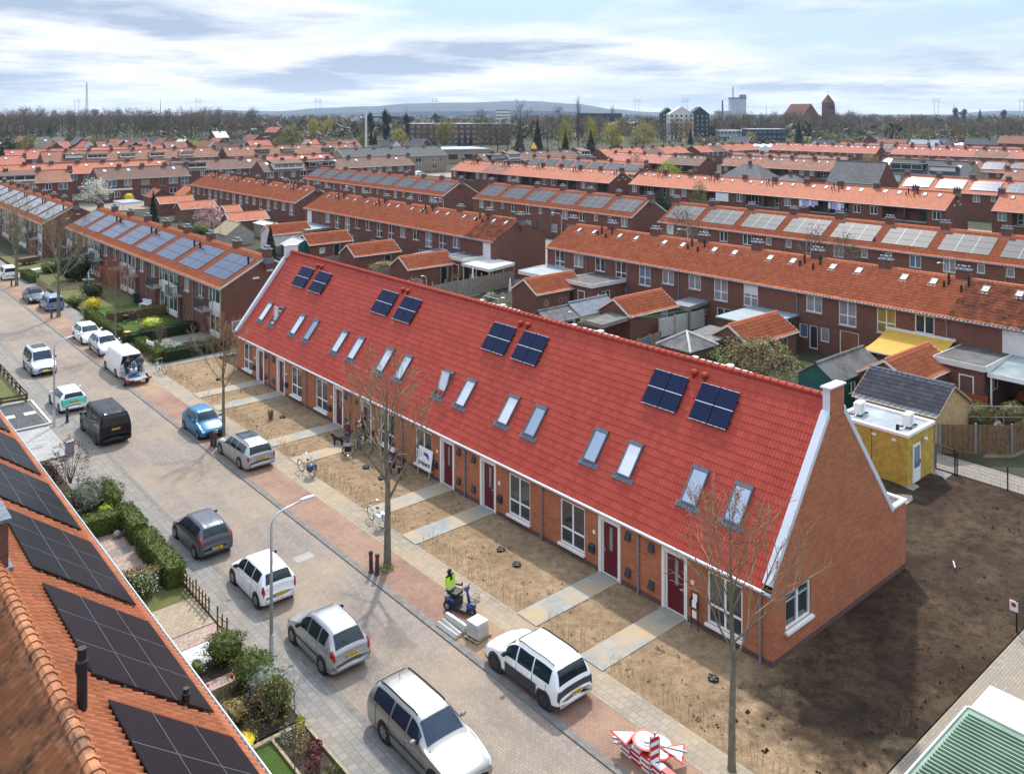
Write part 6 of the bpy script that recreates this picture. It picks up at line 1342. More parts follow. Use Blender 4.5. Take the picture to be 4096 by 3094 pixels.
def hut():
    t = thing('wooden_hut', 'dark wooden hut with a corrugated hip roof and white hip caps', 'hut', (53.0, 40.8, 0)); b = MB(); b.box(.1,.1,-.2,3.1,3.0,2.2); b.build('wall', 'wood_dark', t)
    b = MB(); A = [(-.15,-.15,2.15),(3.4,-.15,2.15),(3.4,3.25,2.15),(-.15,3.25,2.15)]; p = (1.6,1.55,3.2)
    for i in range(4):
        q0, q1 = Vector(A[i]), Vector(A[(i+1)%4]); n = 22
        for k in range(n):
            a, c = q0.lerp(q1, k/n), q0.lerp(q1, (k+1)/n); up = Vector((0,0,.05*(k%2))); up2 = Vector((0,0,.05*((k+1)%2))); b.face([a+up, c+up2, Vector(p)])
    b.build('roof', 'corrugated', t); b = MB()
    for a in A: b.tube([(a[0],a[1],a[2]+.05), (p[0],p[1],p[2]+.04)], .10, 6)
    b.build('hip_caps', 'concrete_light', t)
hut()
def leanto(name, label, cat, x0, y0, x1, y1, z0, z1, roof, wall, fascia=None, posts=False, open_=False, slope='x', th=.12, tiles=False):
    """flat or slightly sloping roof over an extension, canopy or carport; z0 at the low x (or y) side, z1 at the high side"""
    t = thing(name, label, cat, (x0, y0, 0)); L, D = x1-x0, y1-y0
    zz = lambda x, y: z0 + (z1-z0)*((x/L) if slope == 'x' else (y/D))
    b = MB(); e = .12; c = [(-e,-e),(L+e,-e),(L+e,D+e),(-e,D+e)]
    b.mesh([(x,y,zz(x,y)) for x, y in c] + [(x,y,zz(x,y)+th) for x, y in c], [(0,3,2,1),(4,5,6,7),(0,1,5,4),(1,2,6,5),(2,3,7,6),(3,0,4,7)]); b.build('roof', roof, t)
    if fascia:
        b = MB()
        for (xa, ya), (xb, yb) in zip(c, c[1:]+c[:1]):
            d = Vector((xb-xa, yb-ya, 0)).normalized(); n = Vector((d.y, -d.x, 0))*.05
            b.mesh([(xa,ya,zz(xa,ya)-.22),(xb,yb,zz(xb,yb)-.22),(xb+n.x,yb+n.y,zz(xb,yb)-.22),(xa+n.x,ya+n.y,zz(xa,ya)-.22),(xa,ya,zz(xa,ya)+th+.06),(xb,yb,zz(xb,yb)+th+.06),(xb+n.x,yb+n.y,zz(xb,yb)+th+.06),(xa+n.x,ya+n.y,zz(xa,ya)+th+.06)], [(0,3,2,1),(4,5,6,7),(0,1,5,4),(1,2,6,5),(2,3,7,6),(3,0,4,7)])
        b.build('roof_edge', fascia, t)
    if posts:
        for x, y in ((.05,.05),(.05,D-.05),(.05,D/2)): b = MB(); b.box(x-.05,y-.05,-.1,x+.05,y+.05,zz(x,y)); b.build('post', fascia or 'white_dull', t)
    if wall and not open_:
        b = MB(); H_ = min(z0, z1); wall_holes(b, 0, L, -.2, H_, [(L*.3,.9,L*.3+1.3,2.1)]); b.face([(0,D,-.2),(0,0,-.2),(0,0,H_),(0,D,H_)]); b.face([(L,0,-.2),(L,D,-.2),(L,D,H_),(L,0,H_)]); b.build('wall', wall, t)
        window(t, L*.3+.65, .9, 1.3, 1.2); b = MB(); b.face([(.0,.0,0)]*3) if 0 else None
        window(t, 0, .1, 1.0, 2.05, 1, 1, 'glass').rotation_euler = (0,0,-PI/2); t_ = [o for o in t.children if o.name.startswith('window_frame') or o.name.startswith('window')][-1]; t_.location = (-.02, D*.35, .1)
    return t
leanto('kitchen_extension', 'flat roofed brick extension with a broad white roof edge', 'extension', 63.0, 60.9, 67.95, 65.2, 2.85, 2.85, 'roofing_felt', 'brick_brown', 'white_dull')
leanto('kitchen_extension', 'wide flat roofed extension with a blue grey roof', 'extension', 62.4, 40.6, 67.95, 45.1, 2.6, 2.7, 'roofing_blue', 'wood_dark', None)
leanto('kitchen_extension', 'flat roofed brick extension next to the yellow awning', 'extension', 63.2, 23.6, 67.95, 26.8, 2.85, 2.85, 'roofing_felt', 'brick_brown', 'white_dull')
leanto('veranda', 'glass roofed veranda with white posts at the right edge', 'veranda', 63.6, 18.5, 67.95, 23.3, 2.5, 2.9, 'glass_veranda', None, 'white_paint', True, th=.05)
glassmat('glass_veranda', (.26,.30,.30), .15, .7)
leanto('kitchen_extension', 'flat roofed extension below the right end of the mossy roof', 'extension', 62.4, 81.9, 65.65, 85.3, 2.85, 2.85, 'roofing_felt', 'brick_brown', 'white_dull')
leanto('canopy', 'white corrugated canopy beside the mossy roofed row end', 'canopy', 62.3, 76.6, 65.9, 81.6, 2.4, 2.7, 'corrugated_pale', None, 'white_dull', True, th=.06)
leanto('canopy', 'blue covered garden canopy behind the orange tiled sheds', 'canopy', 61.6, 87.0, 65.6, 91.0, 2.4, 2.7, 'blue_tarp', None, 'white_dull', True, th=.05)
leanto('canopy', 'pale flat canopy below the white shuttered end', 'canopy', 61.3, 119.5, 65.6, 128.5, 2.5, 2.6, 'roofing_grey', None, 'wood_grey', True, th=.08)
leanto('canopy', 'white porch roof at the left end of the nearest orange row', 'canopy', 63.5, 68.5, 67.95, 72.6, 2.6, 2.8, 'roofing_grey', 'brick_brown', 'white_dull', False)
leanto('lean_to', 'small grey lean to roof between brick shed and house wall', 'lean to', 65.0, 50.2, 67.9, 52.2, 2.2, 2.4, 'corrugated_blue', None, 'wood_grey', True, th=.05)
leanto('lean_to', 'low black roofed lean to with a green door beside the hip roofed hut', 'lean to', 56.3, 41.2, 59.9, 44.0, 2.2, 2.4, 'corrugated', 'green_paint', None)
leanto('lean_to', 'dark open lean to with a parked moped', 'lean to', 54.5, 51.4, 57.6, 53.4, 2.0, 2.15, 'corrugated', None, 'wood_grey', True, th=.06)
leanto('kitchen_extension', 'black flat roofed extension below the dark brown row', 'extension', 57.5, 210.7, 63, 213.7, 2.7, 2.7, 'roofing_felt', 'brick_dark', 'white_dull')
leanto('canopy', 'pale blue flat roof beyond the solar street row', 'canopy', 52.2, 180, 55.6, 186, 2.4, 2.5, 'roofing_grey', None, 'white_dull', True)
leanto('carport', 'green corrugated carport roof with white edge in the lower right corner', 'carport', 17.5, 2.0, 27.0, 10.45, 2.52, 2.58, 'green_sheet', None, 'white_dull', True, slope='x', th=.05)
b = MB()
for k in range(56): b.box(-.1+k*.17, .02, 2.63, -.1+k*.17+.045, 8.42, 2.672+k*.0011)
o = b.build('roof_ribs', 'green_sheet', [x for x in bpy.data.objects if x.name.startswith('carport')][-1])
leanto('garden_shed', 'pale sheet roofed shed beside the green carport', 'shed', 27.15, 2.0, 28.85, 10.5, 2.42, 2.42, 'concrete_light', 'wood_grey', None, slope='y', th=.07)
def awning():
    t = thing('awning', 'bright yellow sun awning stretched out from the back wall', 'awning', (67.95, 27.4, 0)); b = MB(); n = 8; vs = []
    for i in range(n+1): f = i/n; vs += [(-.1-4.0*f, 0, 3.15-.95*f-.18*math.sin(PI*f)), (-.1-4.0*f, 5.2, 3.15-.95*f-.18*math.sin(PI*f))]
    b.mesh(vs, [(2*i,2*i+2,2*i+3,2*i+1) for i in range(n)]); b.build('cloth', 'yellow_cloth', t)
    b = MB(); b.box(-.2,-.1,3.12,0,5.3,3.3); b.build('casing', 'white_dull', t); b = MB(); b.box(-4.14,-.05,2.1,-4.06,5.25,2.19); b.build('front_bar', 'white_dull', t)
    b = MB(); b.tube([(-.1,.3,2.9),(-2,.9,2.3),(-4.05,.3,2.12)], .03, 6); b.tube([(-.1,4.9,2.9),(-2,4.3,2.3),(-4.05,4.9,2.12)], .03, 6); b.build('arms', 'galv', t)
awning()
# ---------------------------------------------------------------- cabins behind the new row
def cabin(y, label):
    t = thing('wooden_cabin', label, 'cabin', (46.9, y, 0), 0, 'yellow wooden cabins behind the new row'); L, D, Hh = 3.3, 4.1, 2.72
    b = MB(); n = 20
    for i in range(n):
        z = i*Hh/n; b.box(.0,.0,z+.004,L,D,z+Hh/n-.008); 
    b.box(.02,.02,0,L-.02,D-.02,Hh); b.build('wall', 'cabin_wood', t)
    b = MB(); b.box(.05,.05,Hh+.002,L-.05,D-.05,Hh+.05); b.build('roof', 'roofing_grey', t)
    b = MB(); e = .06; w_ = .16; b.box(-e,-e,Hh+.003,L+e,w_,Hh+.17); b.box(-e,D-w_,Hh+.003,L+e,D+e,Hh+.17); b.box(-e,w_,Hh+.003,w_,D-w_,Hh+.17); b.box(L-w_,w_,Hh+.003,L+e,D-w_,Hh+.17); b.build('roof_edge', 'white_paint', t)
    b = MB(); b.box(.6,-.05,.08,1.5,-.0,2.15); d = b.build('door', 'white_paint', t); b = MB(); b.box(.72,-.056,.85,1.38,-.052,2.03); b.build('pane', 'glass_blue', d)
    b = MB(); b.box(.73,-.058,.2,1.37,-.051,.24); b.box(.73,-.058,.4,1.37,-.051,.44); b.box(.73,-.058,.6,1.37,-.051,.64); b.build('door_panel', 'white_dull', d); b = MB(); b.box(1.40,-.09,1.0,1.45,-.051,1.25); b.build('door_handle', 'zinc', d)
    b = MB(); b.tube([(1.75,-.0,2.3),(1.75,-.16,2.34)], .03, 6); b.lathe([(.03,2.42),(.12,2.36),(.14,2.30)], 10, c=(1.75,-.22,0)); b.build('outdoor_lamp', 'lamp_grey', t)
    b = MB(); b.cyl((L+.05,-.02,.0),(L+.05,-.02,2.7),.045); b.build('downpipe', 'zinc', t)
    for k in range(3): b = MB(); b.box(-.04, .6+k*1.15, 2.35, -.001, .86+k*1.15, 2.47); b.build('wall_vent', 'white_paint', t)
    b = MB(); b.box(-.012,2.0,0,.0-.001,2.04,Hh); b.build('batten', 'wood_dark', t)
    for j, (ax, ay) in enumerate(((1.75, .75), (1.5, 3.5))):
        a = thing('air_conditioner', ('white fan unit at the near end on the ' if j == 0 else 'white fan unit at the far end on the ') + label.replace('yellow wooden ', '').replace(' with a white door', '').replace(' behind the ridge', ''), 'air conditioner', (46.9+ax, y+ay, Hh+.05), .1, 'air conditioners on the cabin roofs')
        b = MB(); b.box(-.42,-.2,.06,.42,.2,.72); b.build('housing', 'white_paint', a); b = MB(); b.cyl((-.1,-.201,.4),(-.1,-.208,.4),.25,n=20); b.build('fan', 'lamp_grey', a)
        b = MB(); b.box(-.5,-.34,-.0,-.35,.34,.055); b.box(.35,-.34,0,.5,.34,.055); b.build('foot', 'black', a)
        b = MB(); b.tube([(-.42,0,.2),(-.7,-.05,.1),(-.95,.1,.05),(-1.1,.15,.05)], .035, 6); b.build('hose', 'white_paint', a); b = MB(); b.tube([(-1.1,.15,.06),(-1.15,.16,.3),(-1.3,.16,.36),(-1.36,.16,.0)], .06, 8); b.build('pipe_bend', 'black', a)
plain('cabin_wood', (.46,.31,.055), .8, var=.22, scale=4)
cabin(21.4, 'yellow wooden cabin with a white door beside the brick gable')
cabin(33.5, 'yellow wooden cabin second from the gable behind the ridge'); cabin(45.5, 'yellow wooden cabin third from the gable behind the ridge'); cabin(57.4, 'yellow wooden cabin farthest from the gable behind the ridge')
# ---------------------------------------------------------------- fences
def board_fence(label, pts, h, mat, gap=.012, bw=.14, group=None, post='anthracite', horizontal=False, ph=.1, z=0):
    x0, y0 = pts[0]; t = thing('fence', label, 'fence', (x0, y0, z), 0, group); rr = random.Random(int(x0*9+y0*5))
    b = MB(); P_ = []
    for (xa, ya), (xb, yb) in zip(pts, pts[1:]):
        L = math.hypot(xb-xa, yb-ya); a = math.atan2(yb-ya, xb-xa); Mx = Matrix.Rotation(a, 4, 'Z'); o = Vector((xa-x0, ya-y0, 0))
        if horizontal:
            n = int(h/bw)
            for i in range(n): b.obox(o + Mx @ Vector((L/2, 0, (i+.5)*h/n)), (L, .035, h/n-gap), Mx)
        else:
            n = max(1, int(L/bw))
            for i in range(n): hh = h + rr.uniform(-.015,.015); b.obox(o + Mx @ Vector(((i+.5)*L/n, .02 if i % 2 else -.01, hh/2)), (L/n-gap, .022, hh), Mx)
            for zz in (h*.2, h*.8): b.obox(o + Mx @ Vector((L/2, .045, zz)), (L, .03, .07), Mx)
        n = max(1, round(L/2.0))
        for i in range(n+1): P_.append(o + Mx @ Vector((L*i/n, -.03, (h+ph)/2)))
    b.build('boards', mat, t); b = MB().obox((0,0,0), (.1,.1,h+ph)); pm = b.data('post', post)
    for p in P_: link('post', pm, t, p)
    return t
board_fence('brown board fence with grey posts behind the yellow cabin', [(53.1,22.3),(56.2,19.4),(57.8,19.2),(63.5,18.7)], 1.75, 'wood_dark2', post='zinc')
plain('wood_dark2', (.16,.095,.05), .85, var=.4, scale=5)
board_fence('long weathered grey board fence behind the parasol garden', [(51.6,75.3),(59,76.0),(66,76.6)], 1.9, 'wood_grey', horizontal=True, bw=.19, post='wood_old', ph=.4)
board_fence('grey concrete panel fence between two back gardens', [(52.6,58.3),(58.4,58.5)], 1.75, 'concrete', horizontal=True, bw=.25, post='concrete')
board_fence('whitish panel fence right of the blue door shed', [(60.9,50.4),(67.5,50.3)], 1.7, 'concrete_light', horizontal=True, bw=.4, post='concrete')
board_fence('grey plank fence beside the corrugated sheds', [(52.6,54.2),(58.0,54.3)], 1.7, 'wood_grey', post='wood_grey')
board_fence('grey plank fence with bright pictures in the garden of the hut', [(53,47.3),(58.2,48.0)], 1.5, 'wood_grey', post='wood_grey')
for cx, m, l in ((54.6, 'picture_green', 'green and yellow picture panel on the plank fence'), (55.9, 'picture_blue', 'blue and white picture panel on the plank fence')): b = MB(); b.box(-.45,-.05,0,.45,-.02,.9); tag(b.build('garden_picture', m, loc=(cx, 47.35+(cx-53)*.13, .45), rot=(0,0,.13)), l, 'picture')
board_fence('grey back garden fence along the lane with timber posts', [(53.2,62.8),(53.2,74.5)], 1.0, 'wood_grey', post='wood_old', ph=.5)
board_fence('wooden fence along the yellow awning garden', [(58.8,33.2),(67.5,33.4)], 1.8, 'wood_dark', post='wood_dark')
board_fence('bright green board gate beside the teal shed', [(53.2,36.6),(53.2,35.3)], 1.7, 'green_paint', post='wood_grey')
board_fence('grey plank fence running back from the green gate', [(53.2,35.2),(54.5,32.8)], 1.7, 'wood_grey', post='wood_grey')
board_fence('rusty orange panel screen on the terrace', [(62.9,25.4),(63.0,23.3)], 1.0, 'orange_panel', bw=.5, post='orange_panel')
board_fence('grey garden fence with bamboo posts by the brick sheds', [(52.4,88.2),(61.8,88.6)], 1.7, 'wood_grey', post='wood_old')
board_fence('old garden fence between two brick sheds', [(53,100.6),(61.8,100.9)], 1.7, 'wood_grey', post='wood_old')
board_fence('pale fence of the garden below the white shutters', [(52,113.2),(56,113.2)], 1.7, 'wood_grey', post='wood_old')
board_fence('dark garden fence under the pink magnolia', [(51.5,139.2),(51.5,147)], 1.5, 'wood_dark', post='wood_dark')
def mesh_fence():
    t = thing('mesh_fence', 'black wire mesh fence around the dark soil plot', 'fence', (50.65, 20.3, 0)); P = [(0,0),(0,-2.62),(0,-5.2),(0,-7.64),(-2.7,-7.66),(-5.4,-7.68),(-8.1,-7.69),(-10.9,-7.7),(-13.6,-7.7)]; b = MB(); q = MB()
    pm = b.box(-.03,-.03,-.1,.03,.03,1.32).data('post', 'black')
    for p in P: link('post', pm, t, p+(0,))
    for (xa, ya), (xb, yb) in zip(P, P[1:]):
        L = math.hypot(xb-xa, yb-ya); n = int(L/.09)
        for i in range(1, n): x, y = xa+(xb-xa)*i/n, ya+(yb-ya)*i/n; q.box(x-.003,y-.003,.05,x+.003,y+.003,1.25)
        for k in range(7): z = .06+k*.198; q.box(min(xa,xb)-.004,min(ya,yb)-.004,z-.004,max(xa,xb)+.004,max(ya,yb)+.004,z+.004)
    q.build('wire_mesh', 'black', t)
    g_ = thing('garden_gate', 'black steel frame gate beside the yellow cabin', 'gate', (50.55, 20.35, 0)); b = MB(); b.box(-.04,0,0,.04,.06,1.5); b.box(-.04,1.06,0,.04,1.12,1.5); b.box(-.03,.06,1.38,.03,1.06,1.43); b.box(-.03,.06,.05,.03,1.06,.1); b.build('frame', 'black', g_)
    b = MB()
    for i in range(1, 11): b.box(-.004,.06+i*.09,.1,.004,.066+i*.09,1.38)
    for k in range(6): b.box(-.005,.06,.25+k*.2,.005,1.06,.256+k*.2)
    b.build('wire_mesh', 'black', g_)
    b = MB(); b.box(37.0,12.55,.85,37.03,12.85,1.25); s = tag(b.build('warning_sign', 'sign_white'), 'small white sign with red mark on the last black fence post', 'sign'); b = MB(); b.cyl((37.0,12.7,1.1),(36.994,12.7,1.1),.09,n=14); b.build('red_mark', 'sign_red', s)
mesh_fence()
def picket(label, x0, y0, x1, y1, h, mat, rail='wood_pale', step=.32, bw=.06, pointed=False, z=.03):
    L = math.hypot(x1-x0, y1-y0); t = thing('picket_fence', label, 'fence', (x0, y0, z), math.atan2(y1-y0, x1-x0)); b = MB(); n = int(L/step)
    for i in range(n+1): x = L*i/n; hh = h*(1.25 if i % 5 == 0 else 1); b.box(x-bw/2,-.02,-.1,x+bw/2,.02,hh)
    b.build('pickets', mat, t); b = MB(); b.box(0,.021,h*.25,L,.06,h*.25+.07); b.box(0,.021,h*.68,L,.06,h*.68+.07); b.build('rails', rail, t)
picket('dark picket fence left of the white hatchback', 13.25, 37.5, 13.32, 34.5, .75, 'wood_dark')
picket('short dark picket fence piece beside the round bush', 13.2, 33.3, 13.3, 32.6, .75, 'wood_dark')
picket('brown paling fence of a far front garden', 23.4, 109.6, 26.9, 108.4, .75, 'wood_old', 'wood_old', .2, .08)
picket('brown paling fence along the far pavement', 23.4, 114.5, 23.45, 110, .8, 'wood_old', 'wood_old', .2, .08)
picket('low brown fence at the yellow shrub garden', 23.5, 95, 23.55, 92.9, .7, 'wood_old', 'wood_old', .2, .08)
def rail_fence(label, pts, h=.62):
    x0, y0 = pts[0]; t = thing('rail_fence', label, 'fence', (x0, y0, .02)); b = MB(); q = MB()
    for (xa, ya), (xb, yb) in zip(pts, pts[1:]):
        L = math.hypot(xb-xa, yb-ya); a = math.atan2(yb-ya, xb-xa); Mx = Matrix.Rotation(a, 4, 'Z'); o = Vector((xa-x0, ya-y0, 0)); n = max(1, round(L/1.4))
        for i in range(n+1): b = MB(); b.obox(o + Mx @ Vector((L*i/n,0,h/2)), (.1,.1,h), Mx); b.build('post', 'wood_dark', t)
        for z in (h*.45, h*.85): q.obox(o + Mx @ Vector((L/2,.06,z)), (L,.03,.14), Mx)
    q.build('rails', 'wood_dark', t)
rail_fence('dark brown two rail fence beside the silver people carrier', [(13.3,79),(13.35,70.6),(13.4,68.6)]); rail_fence('dark brown two rail fence above the black gravel', [(13.3,68.4),(8.8,68.9)])
# ---------------------------------------------------------------- front gardens below us (left)
def bed(name, x0, y0, x1, y1, m, z=.03): return sheet(name, x0, y0, x1, y1, z, m)
bed('gravel', 8.4, 62.7, 13.6, 68.3, 'gravel_black', .02); bed('driveway', 8.4, 56.2, 13.4, 62.2, 'pavers_big', .035); bed('soil', 8.4, 68.5, 13.35, 90, 'lawn_poor', .02)
b = MB()
for y in (62.5, 68.45): b.box(8.5,y-.08,0,13.7,y+.08,.12)
b.box(13.55,62.5,0,13.7,68.45,.12); tag(b.build('garden_edging', 'concrete_light'), 'pale concrete edging round the black gravel garden', 'edging')
for i in range(4): b = MB(); b.box(8.9+i*1.25,65.3,0,9.6+i*1.25,65.95,.055); tag(b.build('stepping_stone', 'concrete_light'), 'pale stepping stone crossing the black gravel', 'stepping stone', 'stepping stones in the black gravel')
bed('soil', 8.4, 45.5, 13.4, 56.1, 'soil_bed', .02); bed('path', 12.1, 49.3, 13.4, 55.9, 'pavers_grey', .035); bed('gravel', 8.4, 38.6, 13.35, 44.4, 'gravel_pink', .03); bed('path', 8.4, 41.9, 13.4, 42.6, 'pavers_grey', .04)
bed('soil', 8.4, 34.9, 13.3, 38.5, 'lawn_poor', .03); bed('path', 8.4, 33.9, 13.3, 36.2, 'pavers_hex', .04); bed('gravel', 8.4, 32.9, 13.3, 33.85, 'gravel_pink', .03); bed('gravel', 8.4, 31.6, 13.3, 32.85, 'gravel_white', .03)
bed('soil', 8.4, 26.6, 13.35, 31.55, 'soil_bed', .03); bed('path', 8.4, 29.9, 12.6, 30.45, 'gravel_pink', .045); bed('lawn', 8.4, 15, 12.15, 26.2, 'lawn', .04); bed('soil', 12.25, 15, 13.3, 26.2, 'soil_bed', .045)
b = MB(); b.box(12.15,15,0,12.24,26.2,.13); b.box(13.3,15,0,13.39,26.3,.13); b.box(8.5,26.2,0,13.39,26.36,.13); tag(b.build('garden_edging', 'wood_old'), 'timber edging of the bright lawn and flower bed', 'edging')
blob('japanese_maple', 'dark red leaved maple shrub by the near pavement', 11.95, 50.5, 2.3, 2.0, 'leaf_maroon', 900, .06, core=False, stems=14, z=.6)
KIDS.clear()
blob('shrub', 'tall glossy dark green shrub with pale leaves', 12.1, 47.4, 1.7, 1.9, 'leaf_grey', 1500, .07)
blob('shrub', 'rounded hedge green shrub beside the near pavement', 13.0, 47.2, 1.5, 1.3, 'leaf_hedge', 2200, .05, d=3.0)
blob('shrub', 'small yellow green shrub under the dark red maple', 11.5, 48.9, .8, 1.0, 'leaf_box', 700, .05); blob('shrub', 'dark evergreen shrub close to the gutter of the near roof', 11.0, 51.5, 1.5, 1.3, 'leaf_dark', 900, .07); blob('shrub', 'bright leaved low shrub on top of the near hedge bend', 12.3, 45.3, 1.1, .9, 'leaf_lime', 500, .05)
hedge('green hedge running from the near roof to the pavement', 10.2, 44.7, 13.2, 44.7, .9, .95); hedge('green hedge bend along the near pavement', 13.1, 45.1, 13.05, 42.4, .75, 1.0); hedge('green hedge between the pink gravel and the pavement', 13.05, 41.9, 13.05, 37.4, .8, .95); hedge('thin brown green hedge at the end of the pink gravel', 10.6, 38.6, 12.7, 38.3, .6, .8, 'leaf_brownhedge')
for i, dx in enumerate((0, .42)):
    b = MB(); b.ball((0,0,.16),.19,2,0,(1,1,.95)); b.ball((.0,-.16,.2),.07,1); tag(b.build('stone_ball', 'concrete', loc=(12.4+dx,43.7,.03), smooth=True), 'round grey garden ornament on the pink gravel', 'ornament', 'pair of round stone ornaments')
blob('shrub', 'white flowering shrub beside the dark picket fence', 11.75, 37.7, 1.0, 1.2, 'leaf_hedge', 900, .05, flower='blossom_white', fl=330)
blob('shrub', 'round clipped bush beside the short picket fence', 12.7, 31.3, 1.05, 1.5, 'leaf_hedge', 2200, .045); blob('shrub', 'dense green bush at the foot of the near lamp post', 12.9, 29.3, 1.2, 1.5, 'leaf_box', 2000, .05); blob('shrub', 'dark shrub with grey green leaves left of the lamp post foot', 12.9, 28.2, 1.15, 1.4, 'leaf_grey', 1300, .05); blob('shrub', 'yellow stemmed loose shrub by the pavement', 12.6, 27.1, 1.3, 1.5, 'leaf_brownhedge', 700, .05, core=False, stems=50); blob('shrub', 'dark green bush at the pavement corner of the flower garden', 13.0, 27.5, 1.1, 1.0, 'leaf_hedge', 1200, .05)
blob('shrub', 'small white flowering plant near the white gravel', 11.6, 31.2, .55, .6, 'leaf_hedge', 260, .04, flower='blossom_white', fl=120); blob('shrub', 'low yellow mat plant at the lawn edge', 11.4, 26.7, .3, 1.0, 'leaf_gold', 300, .04); blob('shrub', 'olive green low shrub between the tulips and the lawn', 11.6, 28.0, .7, 1.1, 'leaf_brownhedge', 600, .05)
for i, (x, y, h_, w_, lf, lab) in enumerate(((12.6,25.9,.5,.7,'leaf_grey','pale grey green plant in the dark flower bed'),(12.75,25.2,.9,.5,'leaf_straw','tall straw coloured dry plant in the flower bed'),(12.7,24.3,.4,.45,'leaf_maroon','dark red leaved plant in the flower bed'),(13.05,24.9,.4,.5,'leaf_reddark','dark red plant near the pavement edge'),(13.0,23.6,.35,.5,'leaf_box','yellow green tuft in the flower bed'),(12.4,23.3,.45,.8,'leaf_grey','broad leaved grey green plant near the frame edge'),(13.1,26.0,.6,.3,'leaf_lime','upright bright green plant at the bed corner'),(12.9,22.6,.35,.6,'leaf_hedge','low green plant at the lower end of the bed'))): blob('garden_plant', lab, x, y, h_, w_, lf, 240, .05, 'plant', core=False)
def tulips():
    rr = random.Random(4); t = thing('tulips', 'red tulips and blue flowers in the small front garden', 'flowers', (11.9, 29.1, .03)); b = MB(); q = MB()
    for i in range(140): x, y = rr.uniform(-.8,.8), rr.uniform(-.6,.6); L = rr.uniform(.15,.35); a = rr.uniform(0,6.28); b.face([(x,y,0),(x+.03,y+.02,0),(x+.1*math.cos(a),y+.1*math.sin(a),L)])
    b.build('leaves', 'leaf_lush', t)
    for x, y in ((-.6,.5),(-.5,.55),(.35,.5),(.5,.5),(.6,-.3),(-.7,-.1)): twig(b, Vector((x,y,0)), Vector((x,y,.4)), .008, .008); q.ball((x,y,.44),.055,1,0,(1,1,1.3))
    q.build('blooms', 'tulip_red', t)
leafmat('leaf_lush', (.06,.13,.02), (.14,.22,.05)); tulips()
b = MB(); b.tube([(0,0,-.1),(0.02,0,1.6),(-.03,.02,3.1)], [.022,.016,.006], 6)
for k in range(12): z = 1.6+k*.12; a = k*2.4; twig(b, Vector((0,0,z)), Vector((.25*math.cos(a),.25*math.sin(a),z+.4)), .008, .004)
tag(b.build('sapling', 'bark_grey', loc=(12.05,24.3,.03)), 'thin young sapling standing in the bright lawn', 'tree')
# ---------------------------------------------------------------- gardens of the street row with balconies
bed('lawn', 23.9, 80.5, 29.8, 96, 'lawn', .03); bed('soil', 23.5, 72.4, 29.9, 80.3, 'soil_bed', .02); bed('path', 25.2, 76.9, 29.9, 79.6, 'pavers_grey', .04); bed('path', 24.8, 72.6, 28.6, 75.8, 'lawn_poor', .03); bed('lawn', 23.9, 96.2, 29.8, 140, 'lawn_poor', .03)
hedge('long green hedge beside the parked white cars', 23.5, 92.5, 23.3, 81.6, .8, 1.0); hedge('brown green hedge crossing the lawn gardens', 24.4, 89.2, 29.8, 89.0, .9, 1.0, 'leaf_brownhedge'); hedge('dark clipped hedge crossing in front of the lawn', 24.6, 79.9, 29.7, 80.4, .9, .95, 'leaf_dark'); hedge('short dark green hedge block behind the hatchback', 23.1, 79.6, 24.4, 79.6, .8, .9, 'leaf_dark'); hedge('green hedge in front of the white name sign', 23.9, 77.6, 23.9, 71.9, .9, 1.0); hedge('dark hedge along the path of the balcony row', 23.9, 72.0, 29.6, 72.4, .9, .95, 'leaf_dark'); hedge('clipped hedge block near the far paling fence', 23.3, 120.5, 23.4, 115.5, 1.0, 1.0, 'leaf_hedge')
blob('shrub', 'bright golden yellow round shrub', 24.9, 96.2, 1.25, 1.7, 'leaf_gold', 1500, .06); blob('shrub', 'dark green round shrub behind the golden shrub', 26.4, 101.8, 2.0, 2.4, 'leaf_dark', 1300, .09); blob('shrub', 'pale yellow green shrub behind the blue hatchback', 23.9, 99.3, 1.1, 1.7, 'leaf_box', 900, .06); blob('shrub', 'yellow green leafy shrub on the lawn near the bicycles', 27.0, 84.0, 1.1, 2.4, 'leaf_lime', 700, .07); blob('shrub', 'loose bare shrub in front of the dark hedge', 25.9, 78.5, 1.6, 1.3, 'leaf_straw', 220, .05, core=False, stems=60); blob('shrub', 'grey green lavender bushes inside the hedge square', 25.8, 75.0, .8, 2.2, 'leaf_grey', 1100, .05); blob('shrub', 'grey green lavender at the wall of the balcony row', 28.5, 75.6, .9, 2.2, 'leaf_grey', 1100, .05); blob('shrub', 'large very dark shrub at the balcony house', 27.5, 114, 3.6, 4.2, 'leaf_dark', 1400, .12); blob('shrub', 'green shrub beside the solar street row far left', 26.5, 122, 1.6, 2.6, 'leaf_hedge', 700, .09)
for i, (x, y) in enumerate(((23.6,80.8),(24.1,80.6),(23.4,76.4),(23.6,75.6),(23.5,74.6),(23.5,73.6),(23.6,77.4),(23.3,78.2),(24.2,77.3),(23.3,72.9))): blob('ornamental_grass', 'tufted straw brown ornamental grass beside the white sign', x, y, .45, .6, 'leaf_straw', 170, .06, 'grass tuft', group='brown grass tufts round the white sign', core=False)
blob('shrub', 'lime yellow shrub peeping over the new red ridge', 43.6, 70.6, 3.2, 3.6, 'leaf_lime', 1800, .09); blob('shrub', 'olive green shrub next to the lime yellow shrub', 43.5, 67.6, 2.6, 2.6, 'leaf_brownhedge', 1200, .08)
blob('shrub', 'huge olive green willow bush behind the red roof', 55.6, 36.6, 3.6, 6.0, 'leaf_olivebush', 5200, .10, stems=40, core=False); leafmat('leaf_olivebush', (.13,.12,.05), (.30,.28,.12))
